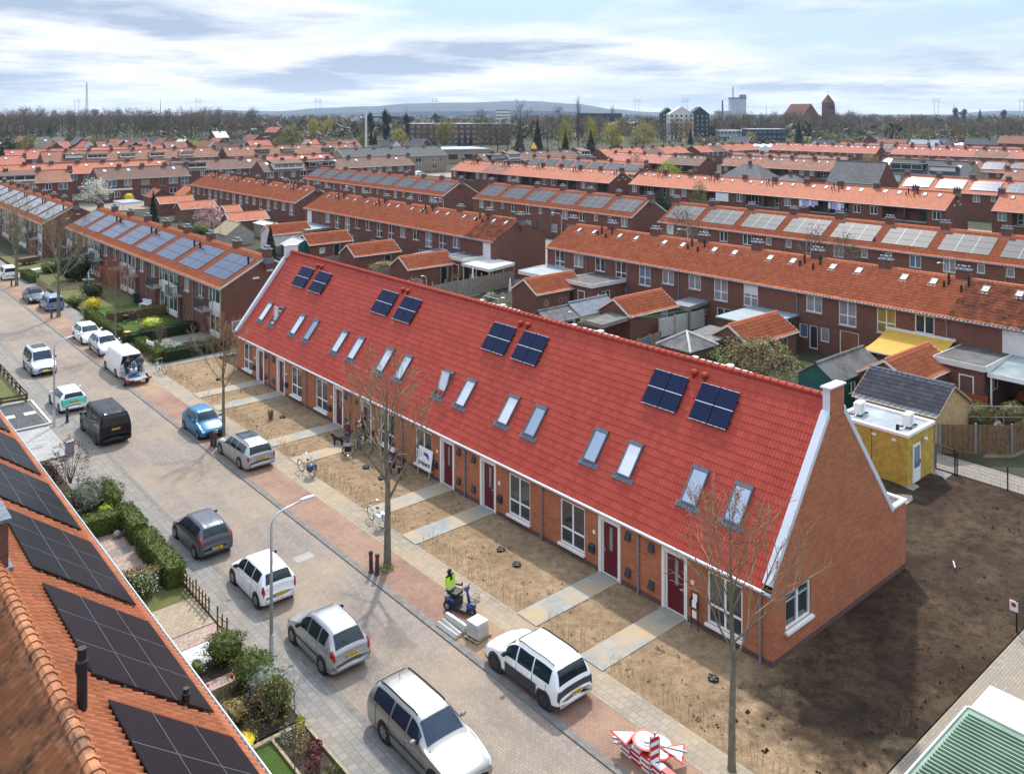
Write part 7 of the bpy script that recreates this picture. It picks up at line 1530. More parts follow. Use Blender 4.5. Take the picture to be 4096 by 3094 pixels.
blob('shrub', 'red tipped shrub in a wire frame left on the terrace', 58.7, 22.2, 1.9, 2.2, 'leaf_redtip', 1600, .07); blob('shrub', 'red tipped shrub in a wire frame right on the terrace', 60.3, 20.7, 1.9, 2.2, 'leaf_redtip', 1600, .07)
blob('shrub', 'pink blossoming shrub beside the hose shed', 54.6, 80.5, 1.8, 2.2, 'blossom_pink', 700, .06, core=False, stems=25); blob('shrub', 'yellow forsythia near the white parasol', 62.5, 78.6, 1.3, 1.3, 'leaf_gold', 500, .06); blob('shrub', 'white edged shrub on the small lawn', 58.6, 71.8, 1.2, 1.5, 'leaf_grey', 500, .07); blob('shrub', 'ivy covered brown fence mound between the sheds', 57.5, 92, 2.0, 5, 'leaf_brownhedge', 1500, .09, d=2); blob('shrub', 'long green hedge like shrub below the pink magnolia', 54, 143, 1.8, 1.6, 'leaf_hedge', 900, .09, d=8); blob('shrub', 'yellow forsythia before the dark brown row', 61, 206, 2.2, 2.4, 'leaf_gold', 500, .1); blob('shrub', 'bare grey shrub right of the slim fir', 55.5, 152, 3.6, 4.5, 'twig_near', 900, .08, core=False, stems=60); blob('shrub', 'yellow green shrub left of the slim fir', 47, 163, 2.6, 4, 'leaf_yellow', 700, .1)
# ---------------------------------------------------------------- street furniture
def lamp(label, x, y, h, arm, rz, head=.62, r=.06, group='street lamps'):
    t = thing('street_lamp', label, 'street lamp', (x, y, .03), rz, group); b = MB(); b.tube([(0,0,-.1),(0,0,1.1)], [r*1.35,r*1.35], 10); b.build('base', 'lamp_grey', t)
    b = MB(); P = [(0,0,1.1),(0,0,h-.6)] + [(arm*.45*(1-math.cos(a)), 0, h-.6+.5*math.sin(a)) for a in (.35,.7,1.05,1.4)] + [(arm,0,h+.03)]; b.tube(P, [r*1.1,r*.8]+[r*.62]*4+[r*.55], 10); b.build('pole', 'lamp_grey', t, True)
    b = MB(); b.ball((arm+head*.5, 0, h+.06), head*.5, 3, 0, (1.1,.32,.2)); b.build('lamp_head', 'lamp_grey', t, True); return t
lamp('tall grey street lamp curving out over the white hatchback', 13.89, 29.91, 5.7, 1.15, .0); lamp('grey street lamp curving out beside the mint tailed car', 13.68, 61.93, 5.7, 1.3, .0)
for x, y, l in ((80.5,138.4,'slim street lamp in front of the left solar arrays'),(80.5,110.6,'slim street lamp near the end of the mossy roof'),(80.5,164.6,'slim street lamp behind the magnolia row'),(80.5,83.5,'slim street lamp in front of the six array row'),(80.5,62.3,'slim street lamp above the nearest orange roof'),(80.5,33.2,'slim street lamp at the right above the mossy roof')): lamp(l, x, y, 7.0, 1.3, PI, .6, .055)
lamp('low lamp post in the back lane by the long grey fence', 51.8, 74.2, 3.3, .25, PI, .45, .05); lamp('low white lamp post in the back lane by the corrugated sheds', 52.2, 52.6, 3.3, .25, PI, .45, .05)
lamp('low lamp post between the gardens of the magnolia', 52.35, 131, 4.0, .25, PI, .45, .05); lamp('low lamp post near the dark brown row', 52.6, 187, 4.2, .25, PI, .45, .05)
def bollard(label, x, y, rz=0, tilt=.0):
    t = thing('bollard', label, 'bollard', (x, y, .03), rz, 'black street bollards'); t.rotation_euler = (tilt, 0, rz); b = MB(); b.lathe([(.13,-.1),(.13,.06),(.095,.1),(.085,.8),(.10,.82),(.10,.93),(.07,.97)], 10); b.build('post', 'anthracite', t); b = MB(); b.lathe([(.0885,.70),(.0885,.76)], 10); b.build('band', 'tail_red', t)
bollard('black bollard nearer the large bare street tree', 20.13, 32.66, 0, .05); bollard('black bollard farther from the camera of the pair by the tree', 20.04, 32.98, .4, -.03); bollard('black bollard between the mint tailed car and the black van', 14.5, 62.1); bollard('left one of two black bollards at the silver estate bonnet', 20.22, 51.9); bollard('right one of two black bollards at the silver estate bonnet', 20.3, 51.6, 0, .06); bollard('black bollard beside the large tree by the blue hatchback', 20.66, 94.6); bollard('black bollard beside the tree at the white people carrier', 20.86, 115)
b = MB(); b.box(-.22,-.17,-.1,.22,.17,.82); t = thing('utility_box', 'small grey steel cabinet at the driveway edge', 'utility cabinet', (13.2,56.0,.03)); b.build('housing', 'zinc', t); b = MB(); b.box(-.25,-.2,.82,.25,.2,.88); b.build('lid', 'galv', t)
t = thing('slab_stack', 'stack of grey paving slabs on a small pallet', 'paving slabs', (20.72,26.2,.05), .12); b = MB(); rr = random.Random(2)
for i in range(11): b.obox((rr.gauss(0,.008),rr.gauss(0,.008),.13+i*.052), (.62,.62,.048), Matrix.Rotation(rr.gauss(0,.015),4,'Z'))
b.build('slabs', 'concrete_light', t)
t = thing('pallet', 'small wooden pallet under the grey slabs', 'pallet', (20.72,26.2,.05), .12); b = MB()
for k in range(3): b.box(-.42,-.35+k*.31,0,.42,-.26+k*.31,.07)
for k in range(5): b.box(-.42+k*.19,-.37,.072,-.34+k*.19,.37,.095)
b.build('boards', 'wood_old', t)
for i, (dx, dy, dz, a, tl) in enumerate(((0,0,.06,.02,.5),(.22,.03,.06,-.04,.45),(.44,.02,.08,.03,0),(.62,-.03,.08,-.02,0),(.46,.0,.245,.05,0))): b = MB(); b.obox((0,0,0), (.13,1.25,.16), Matrix.Rotation(tl,4,'Y')); tag(b.build('kerb_stone', 'concrete_light', loc=(20.02+dx,27.25+dy,.06+dz), rot=(0,0,a)), 'grey concrete kerb stone lying beside the scooter', 'kerb stone', 'loose kerb stones by the slab stack')
def sign_pile():
    X, Y = 20.55, 17.75
    for i in range(6):
        t = thing('barrier_plank', 'red and white barrier plank in the stack at the lower edge', 'barrier plank', (X+.012*(i%2), Y-.35+.03*(i%3), .06+i*.075), -.06+.012*(i%3), 'stacked red and white barrier planks'); b = MB()
        for k in range(5): b.box(-.12, -1.1+k*.44, 0, .12, -1.1+(k+1)*.44, .06, (k+i) % 2)
        b.build('plank', ['sign_white', 'sign_red'], t)
    def tri(x, y, z, rz, tl, lab):
        t = thing('warning_sign', lab, 'traffic sign', (x, y, z), rz, 'traffic signs lying on the barrier pile'); t.rotation_euler = (tl, 0, rz); P = lambda r: [(r*math.cos(a), r*math.sin(a)) for a in (PI/2, PI/2+2*PI/3, PI/2+4*PI/3)]
        b = MB(); b.prism(P(.52), 'z', 0, .02); b.build('plate', 'sign_red', t); b = MB(); b.prism(P(.40), 'z', .021, .024); b.build('face', 'sign_white', t)
        b = MB(); b.prism([(-.12,-.14),(.02,-.14),(-.05,-.04)], 'z', .0245, .027); b.prism([(-.02,-.02),(.03,-.06),(.1,.06),(.06,.08)], 'z', .0245, .027); b.ball((.09,.12,.026),.03,1,0,(1,1,.1)); b.build('pictogram', 'ink_grey', t)
    def disc(x, y, z, r, tl, lab, txt=None, ring=True, blue=False):
        t = thing('round_sign', lab, 'traffic sign', (x, y, z), 0, 'traffic signs lying on the barrier pile'); t.rotation_euler = (tl, .06, -.75); b = MB(); b.cyl((0,0,0),(0,0,.02),r,n=32); b.build('plate', 'sign_red' if ring else 'galv', t)
        b = MB(); b.cyl((0,0,.021),(0,0,.024),r*.80,n=32); b.build('face', 'sign_white', t)
        if txt: text(t, txt, r*.95, 'ink_grey', (0,0,.0245), (0,0,.2))
    tri(X-.05, Y+.62, .62, 2.4, .12, 'triangular roadworks sign lying on the pile with red border'); disc(X+.27, Y+.02, .66, .42, .1, 'round white speed sign with red ring on the pile', '30'); disc(X+.62, Y-.25, .52, .38, .05, 'plain white disc beside the speed sign on the pile', None, False); disc(X+.35, Y-.45, .50, .40, -.1, 'white and red no entry style disc lower on the pile'); tri(X+.78, Y-.78, .50, .6, .1, 'second triangular sign at the right end of the pile')
    t = thing('marker_board', 'upright red and white striped marker board at the lower edge', 'marker board', (X-.05, Y-.62, .0), -.75); b = MB(); b.box(-.13,-.02,.25,.13,.02,1.3); b.build('board', 'sign_white', t); b = MB()
    for k in range(4): z = .3+k*.26; b.mesh([(-.125,-.023,z),(.125,-.023,z+.14),(.125,-.023,z+.27),(-.125,-.023,z+.13)], [(0,1,2,3)])
    b.build('stripes', 'sign_red', t); b = MB(); b.box(-.16,-.03,0,-.131,.03,1.3); b.box(.131,-.03,0,.16,.03,1.3); b.box(-.03,-.02,1.3,.03,.02,1.42); b.build('frame', 'galv', t)
    for i, (x0, y0, z0, x1, y1, z1) in enumerate(((X+.1,Y-.05,.74,X+.9,Y-1.1,.62),(X-.35,Y+.85,.60,X-.1,Y+.4,.58),(X-.42,Y+.72,.54,X-.1,Y+.3,.52))): b = MB(); b.cyl((x0,y0,z0),(x1,y1,z1),.035,n=10); tag(b.build('sign_pole', 'galv'), 'grey steel sign pole lying across the pile', 'pole', 'sign poles on the pile')
plain('ink_grey', (.30,.30,.32), .5); sign_pile()
b = MB(); b.box(17.95,35.9,.004,18.85,36.5,.008); tag(b.build('manhole_cover', 'concrete'), 'pale square manhole cover in the clinker road', 'manhole cover')
rr = random.Random(8); DR = []
for i, (x, y) in enumerate(((25.72,42.9),(25.62,41.05),(25.35,29.2),(25.65,30.67),(25.64,18.7),(25.7,53.6),(25.6,64.4))):
    b = MB(); b.lathe([(.2,-.02),(.2,.10),(.14,.11)], 12)
    for k in range(5): a = k*1.256; b.obox((.13*math.cos(a),.13*math.sin(a),.13), (.16,.05,.03), Matrix.Rotation(a+.6,4,'Z'))
    tag(b.build('drain_cover', 'black', loc=(x,y,.03)), 'black drain well cover standing in the sandy soil', 'drain', 'drain wells in the front soil')
blob('shrub', 'single dry brown twiggy bush on the sandy soil', 24.9, 53.75, .9, .6, 'leaf_brownhedge', 120, .04, core=False, stems=60)
blob('dandelion_patch', 'green tuft with yellow flowers at the foot of the street tree', 20.65, 32.75, .25, .7, 'leaf_lush', 260, .05, 'plant', core=False, flower='leaf_gold', fl=60)
def whips():
    rr = random.Random(12); b = MB()
    def w_(x, y, h): 
        q = Vector((x+rr.gauss(0,.06), y+rr.gauss(0,.06), h)); twig(b, Vector((x,y,0)), q, .007, .004)
        for k in range(3): t = rr.uniform(.4,1); p = Vector((x,y,0)).lerp(q,t); twig(b, p, p+Vector((rr.gauss(0,.09),rr.gauss(0,.09),.12)), .004, .003); leafcard(b, p, .03, rr, 1)
    y = 14.2
    while y < 70:
        if not any(abs(y-p) < .7 for p in (61.75, 58.3, 49.85, 46.35, 37.85, 34.3, 25.8, 22.2)):
            for c in range(2): w_(23.25+c*.28+rr.gauss(0,.05), y+rr.gauss(0,.06), rr.uniform(.35,.75))
        y += .27
    x = 24
    while x < 36: w_(x, 13.0+rr.gauss(0,.15), rr.uniform(.3,.6)); x += .3
    for i in range(16): w_(50.2, 13+i*.45, rr.uniform(.3,.6))
    tag(b.build('hedge_whips', ['twig_near', 'leaf_straw']), 'rows of thin young hedge stalks planted in the soil', 'hedge saplings', kind='stuff')
whips()
def clods():
    rr = random.Random(21); b = MB()
    for i in range(1500):
        d = i % 3
        x, y = (rr.uniform(23.2,27.7), rr.uniform(16,70)) if d else (rr.uniform(23.5,50), rr.uniform(12.8,17.4))
        if any(abs(y-p) < .7 for p in (61.75, 58.3, 49.85, 46.35, 37.85, 34.3, 25.8, 22.2)) and d: continue
        r = abs(rr.gauss(0,.035))+.02; vs = [(x+r*math.cos(a)*rr.uniform(.6,1.2), y+r*math.sin(a)*rr.uniform(.6,1.2), .05) for a in (0,1.25,2.5,3.8,5.0)] + [(x,y,.06+r*.9)]
        b.mesh(vs, [(k,(k+1)%5,5) for k in range(5)], 0 if d else 1)
    tag(b.build('soil_clods', ['soil_sandy', 'soil_dark']), 'small clods scattered over the bare soil', 'soil clods', kind='stuff')
clods()
b = MB(); b.tube([(40.3,17.5,.1),(40.1,17.45,.35),(39.9,17.35,.45),(39.7,17.2,.3)], .03, 8); tag(b.build('pipe_end', 'white_paint', loc=(0,-1.2,0)), 'white curved pipe end sticking out of the dark soil', 'pipe')
def back_bits():
    def parasol(x, y, m, lab):
        t = thing('parasol', lab, 'parasol', (x, y, .03)); b = MB(); b.cyl((0,0,0),(0,0,2.4),.025); b.build('pole', 'wood_pale', t); b = MB(); b.lathe([(.16,.75),(.2,1.0),(.12,1.7),(.03,2.35)], 10); b.build('cloth', m, t, True)
    parasol(61.0, 71.4, 'parasol', 'closed pale pink parasol standing by the small lawn'); parasol(62.0, 79.3, 'fabric_white', 'closed white parasol in front of the canopy'); parasol(62.3, 59.3, 'fabric_white', 'closed white parasol leaning beside the extension')
    for x, y, s in ((59.6,71.0,0),(60.6,70.3,1)):
        t = thing('garden_chair', 'white metal garden chair on the small lawn', 'chair', (x,y,.03), s*2, 'white chairs on the small lawn'); b = MB(); b.cyl((0,0,.42),(0,0,.46),.22,n=14); b.build('seat', 'fabric_white', t); b = MB(); b.tube([(-.2,.0,.44),(-.2,.02,.85),(0,.12,.95),(.2,.02,.85),(.2,0,.44)], .015, 6); b.build('backrest', 'fabric_white', t)
        for k in range(4): a = PI/4+k*PI/2; b = MB(); b.cyl((.17*math.cos(a),.17*math.sin(a),.43),(.22*math.cos(a),.22*math.sin(a),0),.013); b.build('leg', 'fabric_white', t)
    b = MB(); b.lathe([(.3,0),(.34,.3),(.34,.6),(.3,.88)], 16); t = thing('water_barrel', 'bright blue plastic barrel beside the grey fence', 'barrel', (60.8,45.8,.03)); b.build('barrel', 'barrel_blue', t)
    for z, n in ((.5,1),(-.6,0)): b = MB(); b.tube([(53.6,52.5,2.5),(58,51.4,2.25),(60.5,50.0+z,2.1),(66.5,49.5+z,2.0)], .02, 5); tag(b.build('washing_line', 'green_line'), 'green washing line stretched across the back garden', 'washing line', 'green washing lines')
    t = thing('sofa', 'rust brown garden sofa under the veranda', 'sofa', (66.8,21.6,.04), PI/2); b = MB(); b.box(-.9,-.4,.2,.9,.4,.45); b.build('seat', 'orange_panel', t); b = MB(); b.box(-.9,.25,.451,.9,.45,.9); b.build('backrest', 'orange_panel', t)
    for s in (-1,1): b = MB(); b.box(s*.91-.1*(s<0),-.4,.15,s*.91+.1*(s>0),.4,.65); b.build('armrest', 'orange_panel', t)
    for (x, y, lab) in ((58.7,22.2,'thin metal plant frame round the left red tipped shrub'),(60.3,20.7,'thin metal plant frame round the right red tipped shrub')):
        b = MB()
        for dx in (-1.1,1.1): b.box(dx-.02,-.9,0,dx+.02,-.86,1.9)
        for z in (.6,1.2,1.88): b.box(-1.1,-.9,z,1.1,-.87,z+.025)
        tag(b.build('trellis', 'galv', loc=(x,y,.03), rot=(0,0,-.75)), lab, 'trellis')
    t = thing('satellite_dish', 'dark satellite dish on a thin post behind the white stack', 'satellite dish', (48.5,82.0,0)); b = MB(); b.cyl((0,0,0),(0,0,3.0),.03); b.build('post', 'galv', t); b = MB(); b.lathe([(.02,0),(.25,.04),(.42,.12)], 18); b.build('dish', 'dark_metal', t, loc=(0,0,3.0), rot=(-1.2,0,-.7))
    for i in range(5): b = MB(); rr = random.Random(i); b.lathe([(.12,0),(.17,.25),(.17,.28)], 10); t = thing('plant_pot', 'terracotta pot on the garden bench by the hose shed', 'plant pot', (61.2+.35*i,82.2,.8), 0, 'pots on the bench by the hose shed'); b.build('pot', 'terracotta', t); q = MB(); [leafcard(q,(rr.gauss(0,.1),rr.gauss(0,.1),.35+rr.random()*.2),.06,rr) for _ in range(25)]; q.build('leaves','leaf_hedge',t)
    t = thing('garden_bench', 'grey plank bench carrying pots by the hose shed', 'bench', (61,82,.0)); b = MB(); b.box(0,0,.72,2,.45,.8); b.build('top', 'wood_grey', t)
    for x in (.1,1.9): b = MB(); b.box(x-.06,.03,0,x+.06,.42,.719); b.build('leg', 'wood_grey', t)
    t = thing('trampoline', 'dark green garden trampoline frame behind the ridge', 'trampoline', (55.0,60.6,0)); b = MB(); b.cyl((0,0,.6),(0,0,.63),1.3,n=24); b.build('mat', 'trampoline', t)
    for k in range(4): a = k*PI/2+.4; b = MB(); b.cyl((1.25*math.cos(a),1.25*math.sin(a),0),(1.25*math.cos(a),1.25*math.sin(a),.6),.03); b.build('leg', 'galv', t)
    t = thing('swing_frame', 'white swing frame in the garden behind the ridge', 'swing', (54.6,66.8,0)); b = MB(); b.tube([(-.6,-1.3,0),(0,-1.2,1.9),(.6,-1.3,0)],.03,6); b.tube([(-.6,1.3,0),(0,1.2,1.9),(.6,1.3,0)],.03,6); b.cyl((0,-1.2,1.9),(0,1.2,1.9),.035); b.build('frame', 'lamp_grey', t)
    for y in (-.35,.35): b = MB(); b.cyl((0,y,1.88),(0,y,.55),.008); b.build('rope', 'wood_old', t)
    b = MB(); b.box(-.15,-.4,.5,.15,.4,.54); b.build('seat', 'orange_panel', t)
    # washing on the balconies
    for i in range(11): b = MB(); rr = random.Random(i*3); w_ = rr.uniform(.4,.7); h_ = rr.uniform(.8,1.4); b.box(-.015,-w_/2,-h_,.015,w_/2,0); y = (83.9-i*.62) if i < 6 else (79.0-(i-6)*.62-.7); tag(b.build('laundry', 'cloth_lilac' if i % 3 else 'fabric_white', loc=(141.35,y,4.75)), 'pale lilac laundry hanging from the balcony line', 'laundry', 'laundry on the balconies')
    b = MB(); b.box(-.02,-1.5,-1.6,.02,1.5,0); tag(b.build('balcony_screen', 'fabric_white', loc=(141.3,101,4.7)), 'large white cloth screening one balcony', 'cloth')
plain('green_line', (.02,.35,.18), .6); back_bits()
# ---------------------------------------------------------------- people, dog, bicycles, trailer, scooter, boards
def skin(name, V, E, Rr, mat, parent, sub=2, root=0):
    me = bpy.data.meshes.new(name); me.from_pydata(V, E, []); me.materials.append(M(mat)); o = link(name, me, parent)
    m = o.modifiers.new('skin', 'SKIN'); m.use_smooth_shade = True
    for i, r in enumerate(Rr): sv = me.skin_vertices[0].data[i]; sv.radius = (r, r) if not isinstance(r, tuple) else r; sv.use_root = (i == root)
    s = o.modifiers.new('sub', 'SUBSURF'); s.levels = s.render_levels = sub
    return o
def person(label, x, y, rz, top, legs, hairm, hL, hR, lean=0.0, coat=None, z=.06, shoe='black', cap=None, look=0.0, h=1.0, step=.0):
    t = thing('person', label, 'person', (x, y, z), rz); t.scale = (h,h,h)
    def L(p, f=1.0): return (p[0]+lean*f*(p[2]-.95), p[1], p[2]-abs(lean)*.12*f*(p[2]-.95)) if p[2] > .95 else p
    N = {}; V = []; Rr = []; E = []
    def v(k, p, r, par=None):
        N[k] = len(V); V.append(p); Rr.append(r)
        if par is not None: E.append((N[par], N[k]))
    v('pel',(0,0,.95),(.15,.115)); v('wai',L((0,0,1.1)),(.145,.11),'pel'); v('che',L((.0,0,1.32)),(.165,.115),'wai'); v('nb',L((0,0,1.47)),(.085,.075),'che'); v('nk',L((.015,0,1.54)),.055,'nb')
    hd = L((.03,0,1.62)); v('hd',hd,(.075,.085),'nk'); v('ht',(hd[0]+.01+look*.3,0,hd[2]+.10),(.07,.08),'hd')
    for s, k, el, wr in ((1,'l',hL[0],hL[1]),(-1,'r',hR[0],hR[1])):
        v(k+'sh',L((0,s*.185,1.42)),.062,'che'); v(k+'el',el,.045,k+'sh'); v(k+'wr',wr,.031,k+'el')
        d = (Vector(wr)-Vector(el)).normalized(); p = Vector(wr)+d*.07; v(k+'pa',tuple(p),.034,k+'wr'); u = d.orthogonal().normalized(); w = d.cross(u)
        for i in range(4): q = p + u*((i-1.5)*.02); v(k+'f%d' % i, tuple(q+d*(.05-.006*abs(i-1.4))), .0095, k+'pa'); v(k+'g%d' % i, tuple(q+d*.08+w*.02), .008, k+'f%d' % i)
        q = Vector(wr)+d*.035+u*.03; v(k+'t', tuple(q+d*.03+w*.01), .010, k+'pa')
        sx = step*s
        v(k+'hp',(0,s*.095,.90),.088,'pel'); v(k+'kn',(.02+sx*.5,s*.10,.50),.062,k+'hp'); v(k+'an',(sx-.02,s*.105,.10),.04,k+'kn'); v(k+'to',(.13+sx,s*.115,.045),.04,k+'an')
    skin('body', V, E, Rr, 'skin', t)
    g_ = lambda ks: ([V[N[k]] for k in ks], [Rr[N[k]] for k in ks])
    def part(name, ks, es, mat, off, lo=None):
        P, r = g_(ks); r = [(q[0]+off, q[1]+off) if isinstance(q, tuple) else q+off for q in r]; skin(name, P, es, r, mat, t)
    part('jacket', ['pel','wai','che','nb','lsh','lel','lwr','rsh','rel','rwr'], [(0,1),(1,2),(2,3),(2,4),(4,5),(5,6),(2,7),(7,8),(8,9)], top, .022)
    if coat: skin('coat_skirt', [(0,0,1.0),(0,0,.78),(0,0,.62)], [(0,1),(1,2)], [(.17,.14),(.19,.17),(.20,.18)], top, t)
    part('trousers', ['pel','lhp','lkn','lan','rhp','rkn','ran'], [(0,1),(1,2),(2,3),(0,4),(4,5),(5,6)], legs, .014)
    for k in 'lr': part('shoe', [k+'an',k+'to'], [(0,1)], shoe, .012)
    b = MB(); H0 = Vector(V[N['hd']]).lerp(Vector(V[N['ht']]), .75); b.ball((H0.x-.022, 0, H0.z+.035), .105, 3, 0, (.98,.86,.95)); b.build('cap' if cap else 'hair', cap or hairm, t, True)
    b = MB(); b.ball((H0.x+.085,0,H0.z-.035),.018,1); [b.ball((H0.x+.01,s*.083,H0.z-.03),.022,1,0,(1,.4,1.3)) for s in (1,-1)]; b.build('nose_and_ears', 'skin', t)
    b = MB(); [b.ball((H0.x+.076,s*.032,H0.z+.0),.010,1) for s in (1,-1)]; b.box(H0.x+.072,-.025,H0.z-.085,H0.x+.08,.025,H0.z-.078); b.build('eyes_and_mouth', 'black', t)
    return t
person('man in dark navy jumper and blue jeans behind the trailer machine', 20.2, 68.75, -1.25, 'cloth_navy', 'cloth_jeans', 'hair_brown', ((.05,.27,1.18),(.2,.2,1.0)), ((.1,-.27,1.16),(.28,-.12,1.02)), .16, h=1.03)
person('man in grey jacket with hands joined above the trailer machine', 21.25, 69.0, -1.95, 'cloth_grey', 'cloth_jeans', 'hair_brown', ((.12,.25,1.15),(.34,.05,1.12)), ((.12,-.25,1.15),(.34,-.05,1.10)), .2, h=1.03)
person('man in maroon coat and flat cap standing beside the black dog', 26.3, 46.05, -.15, 'cloth_maroon', 'cloth_jeans', 'hair_grey', ((-.02,.30,1.15),(.12,.32,.95)), ((.0,-.28,1.16),(.2,-.26,.98)), .04, coat=None, cap='cloth_dark', h=1.02)
person('blond woman in a knee length brown coat before the door', 26.75, 45.45, .35, 'cloth_brown', 'cloth_jeans', 'hair_blond', ((.02,.25,1.15),(.18,.2,1.0)), ((.02,-.25,1.15),(.18,-.18,1.0)), .03, coat=True, h=.97)
person('grey haired man in dark clothes stooping in the doorway', 27.72, 46.35, 2.9, 'cloth_dark', 'cloth_dark', 'hair_grey', ((.1,.27,1.12),(.3,.22,.98)), ((.1,-.27,1.12),(.3,-.2,1.0)), .28, z=.1, h=1.03)
def dog():
    t = thing('dog', 'black long haired dog beside the man in maroon', 'dog', (26.15, 46.95, .06), 2.3); t.scale = (.82,.82,.82)
    V = [(-.3,0,.5),(-.05,0,.52),(.22,0,.55),(.36,0,.68),(.44,0,.78),(.56,0,.74),(.62,0,.72),(-.45,0,.56),(-.58,0,.42)]; E = [(0,1),(1,2),(2,3),(3,4),(4,5),(5,6),(0,7),(7,8)]; r = [.13,.13,.15,.10,.095,.055,.04,.045,.04]
    for s in (1,-1):
        n = len(V); V += [(.24,s*.09,.40),(.25,s*.09,.20),(.25,s*.09,.04),(.30,s*.09,.03)]; E += [(2,n),(n,n+1),(n+1,n+2),(n+2,n+3)]; r += [.075,.045,.035,.035]
        n = len(V); V += [(-.28,s*.10,.36),(-.36,s*.10,.22),(-.31,s*.10,.05),(-.25,s*.10,.03)]; E += [(0,n),(n,n+1),(n+1,n+2),(n+2,n+3)]; r += [.09,.045,.035,.035]
        n = len(V); V += [(.42,s*.07,.84),(.40,s*.11,.74)]; E += [(4,n),(n,n+1)]; r += [.03,.03]
    skin('body', V, E, r, 'dog_black', t)
dog()
def bike(label, x, y, rz, frame='black', lean=.10, panniers=None, step=True, r=.34, basket=False, fat=False, name='bicycle', size=1.0):
    t = thing(name, label, 'bicycle', (x, y, .055), rz, 'parked bicycles'); t.rotation_euler = (lean, 0, rz); t.scale = (size,)*3; W = .54
    for s in (1, -1):
        w = link('wheel', None, t, (s*W,0,r)); b = MB(); b.tube([(r*math.cos(a*PI/14),0,r*math.sin(a*PI/14)) for a in range(29)], .022, 5, cap=False); b.build('tyre', 'rubber', w)
        b = MB(); b.tube([((r-.03)*math.cos(a*PI/14),0,(r-.03)*math.sin(a*PI/14)) for a in range(29)], .012, 4, cap=False)
        for k in range(14): a = k*2*PI/14; b.cyl((.02*math.cos(a),0,.02*math.sin(a)),((r-.03)*math.cos(a),0,(r-.03)*math.sin(a)),.003,n=3)
        b.cyl((0,-.04,0),(0,.04,0),.03,n=8); b.build('rim', 'chrome', w)
    b = MB(); bb = (-.06,0,.30); st = (-.20,0,.80); hd = (.36,0,.84); hb = (.42,0,.62)
    b.tube([bb,(.1,0,.36),(.34,0,.60),hb], .024, 7); b.tube([bb,st], .02, 7); b.tube([hd,hb,(W,0,r)], [.02,.02,.015], 7); b.tube([bb,(-W,0,r)], .013, 6); b.tube([(-.16,0,.66),(-W,0,r)], .012, 6)
    if not step: b.tube([(-.18,0,.74),hd], .02, 7)
    b.build('frame', frame, t)
    b = MB(); b.tube([hd,(.34,0,1.02)], .014, 6); b.tube([(.16,.28,1.02),(.30,.24,1.06),(.36,.0,1.03),(.30,-.24,1.06),(.16,-.28,1.02)], .013, 6); b.build('handlebar', 'chrome', t)
    b = MB(); b.ball((-.24,0,.90),.13,2,0,(1,.62,.32)); b.build('saddle', 'black', t, True); b = MB(); b.cyl(st,(-.225,0,.88),.014); b.box(-.78,-.05,.70,-.30,.05,.715); b.tube([(-.75,0,.70),(-W,0,r)], .008, 4); b.build('rack', 'dark_metal', t)
    b = MB(); b.tube([(-W+(r+.035)*math.cos(a),0,r+(r+.035)*math.sin(a)) for a in (.4,.8,1.2,1.6,2.0,2.5,3.0)], .022, 4); b.tube([(W+(r+.035)*math.cos(a),0,r+(r+.035)*math.sin(a)) for a in (.3,.8,1.3,1.8,2.2)], .022, 4); b.build('mudguard', frame, t)
    if panniers:
        for s in (1, -1): b = MB(); b.box(-.76,s*.07,.38,-.36,s*.21,.71); b.build('pannier', panniers, t)
    if basket: b = MB(); b.box(-.74,-.13,.72,-.42,.13,.90); b.build('box', basket, t)
bike('silver bicycle with black panniers in front of the three people', 26.25, 44.75, -.55, 'car_grey', panniers='black'); bike('silver step through bicycle with grey blue bags on the pavement', 22.72, 44.35, 1.57+.1, 'car_silver', panniers='cloth_jeans', lean=-.08); bike('white electric bicycle with pale bags behind the tree trunk', 22.6, 36.7, 1.57-.05, 'car_pale', panniers='fabric_white', lean=-.08); bike('white bicycle standing alone near the sandy corner', 22.87, 69.1, 1.57+.15, 'car_white', lean=-.08)
bike('black bicycle nearer the white poster board', 26.75, 40.75, .9, 'black', panniers='black'); bike('black bicycle leaning left under the window behind the tree', 26.7, 41.7, .9, 'black', panniers='black')
bike('dark bicycle with a bag parked on the hedge lawn', 26.2, 87.6, -.7, 'black', panniers='black'); bike('small pink and white child bicycle on the hedge lawn', 26.3, 85.2, 1.4, 'toy_pink', size=.6); bike('dark bicycle at the brick wall of the balcony row', 29.6, 81.6, -1.2, 'black'); plain('toy_pink', (.7,.10,.2), .5)
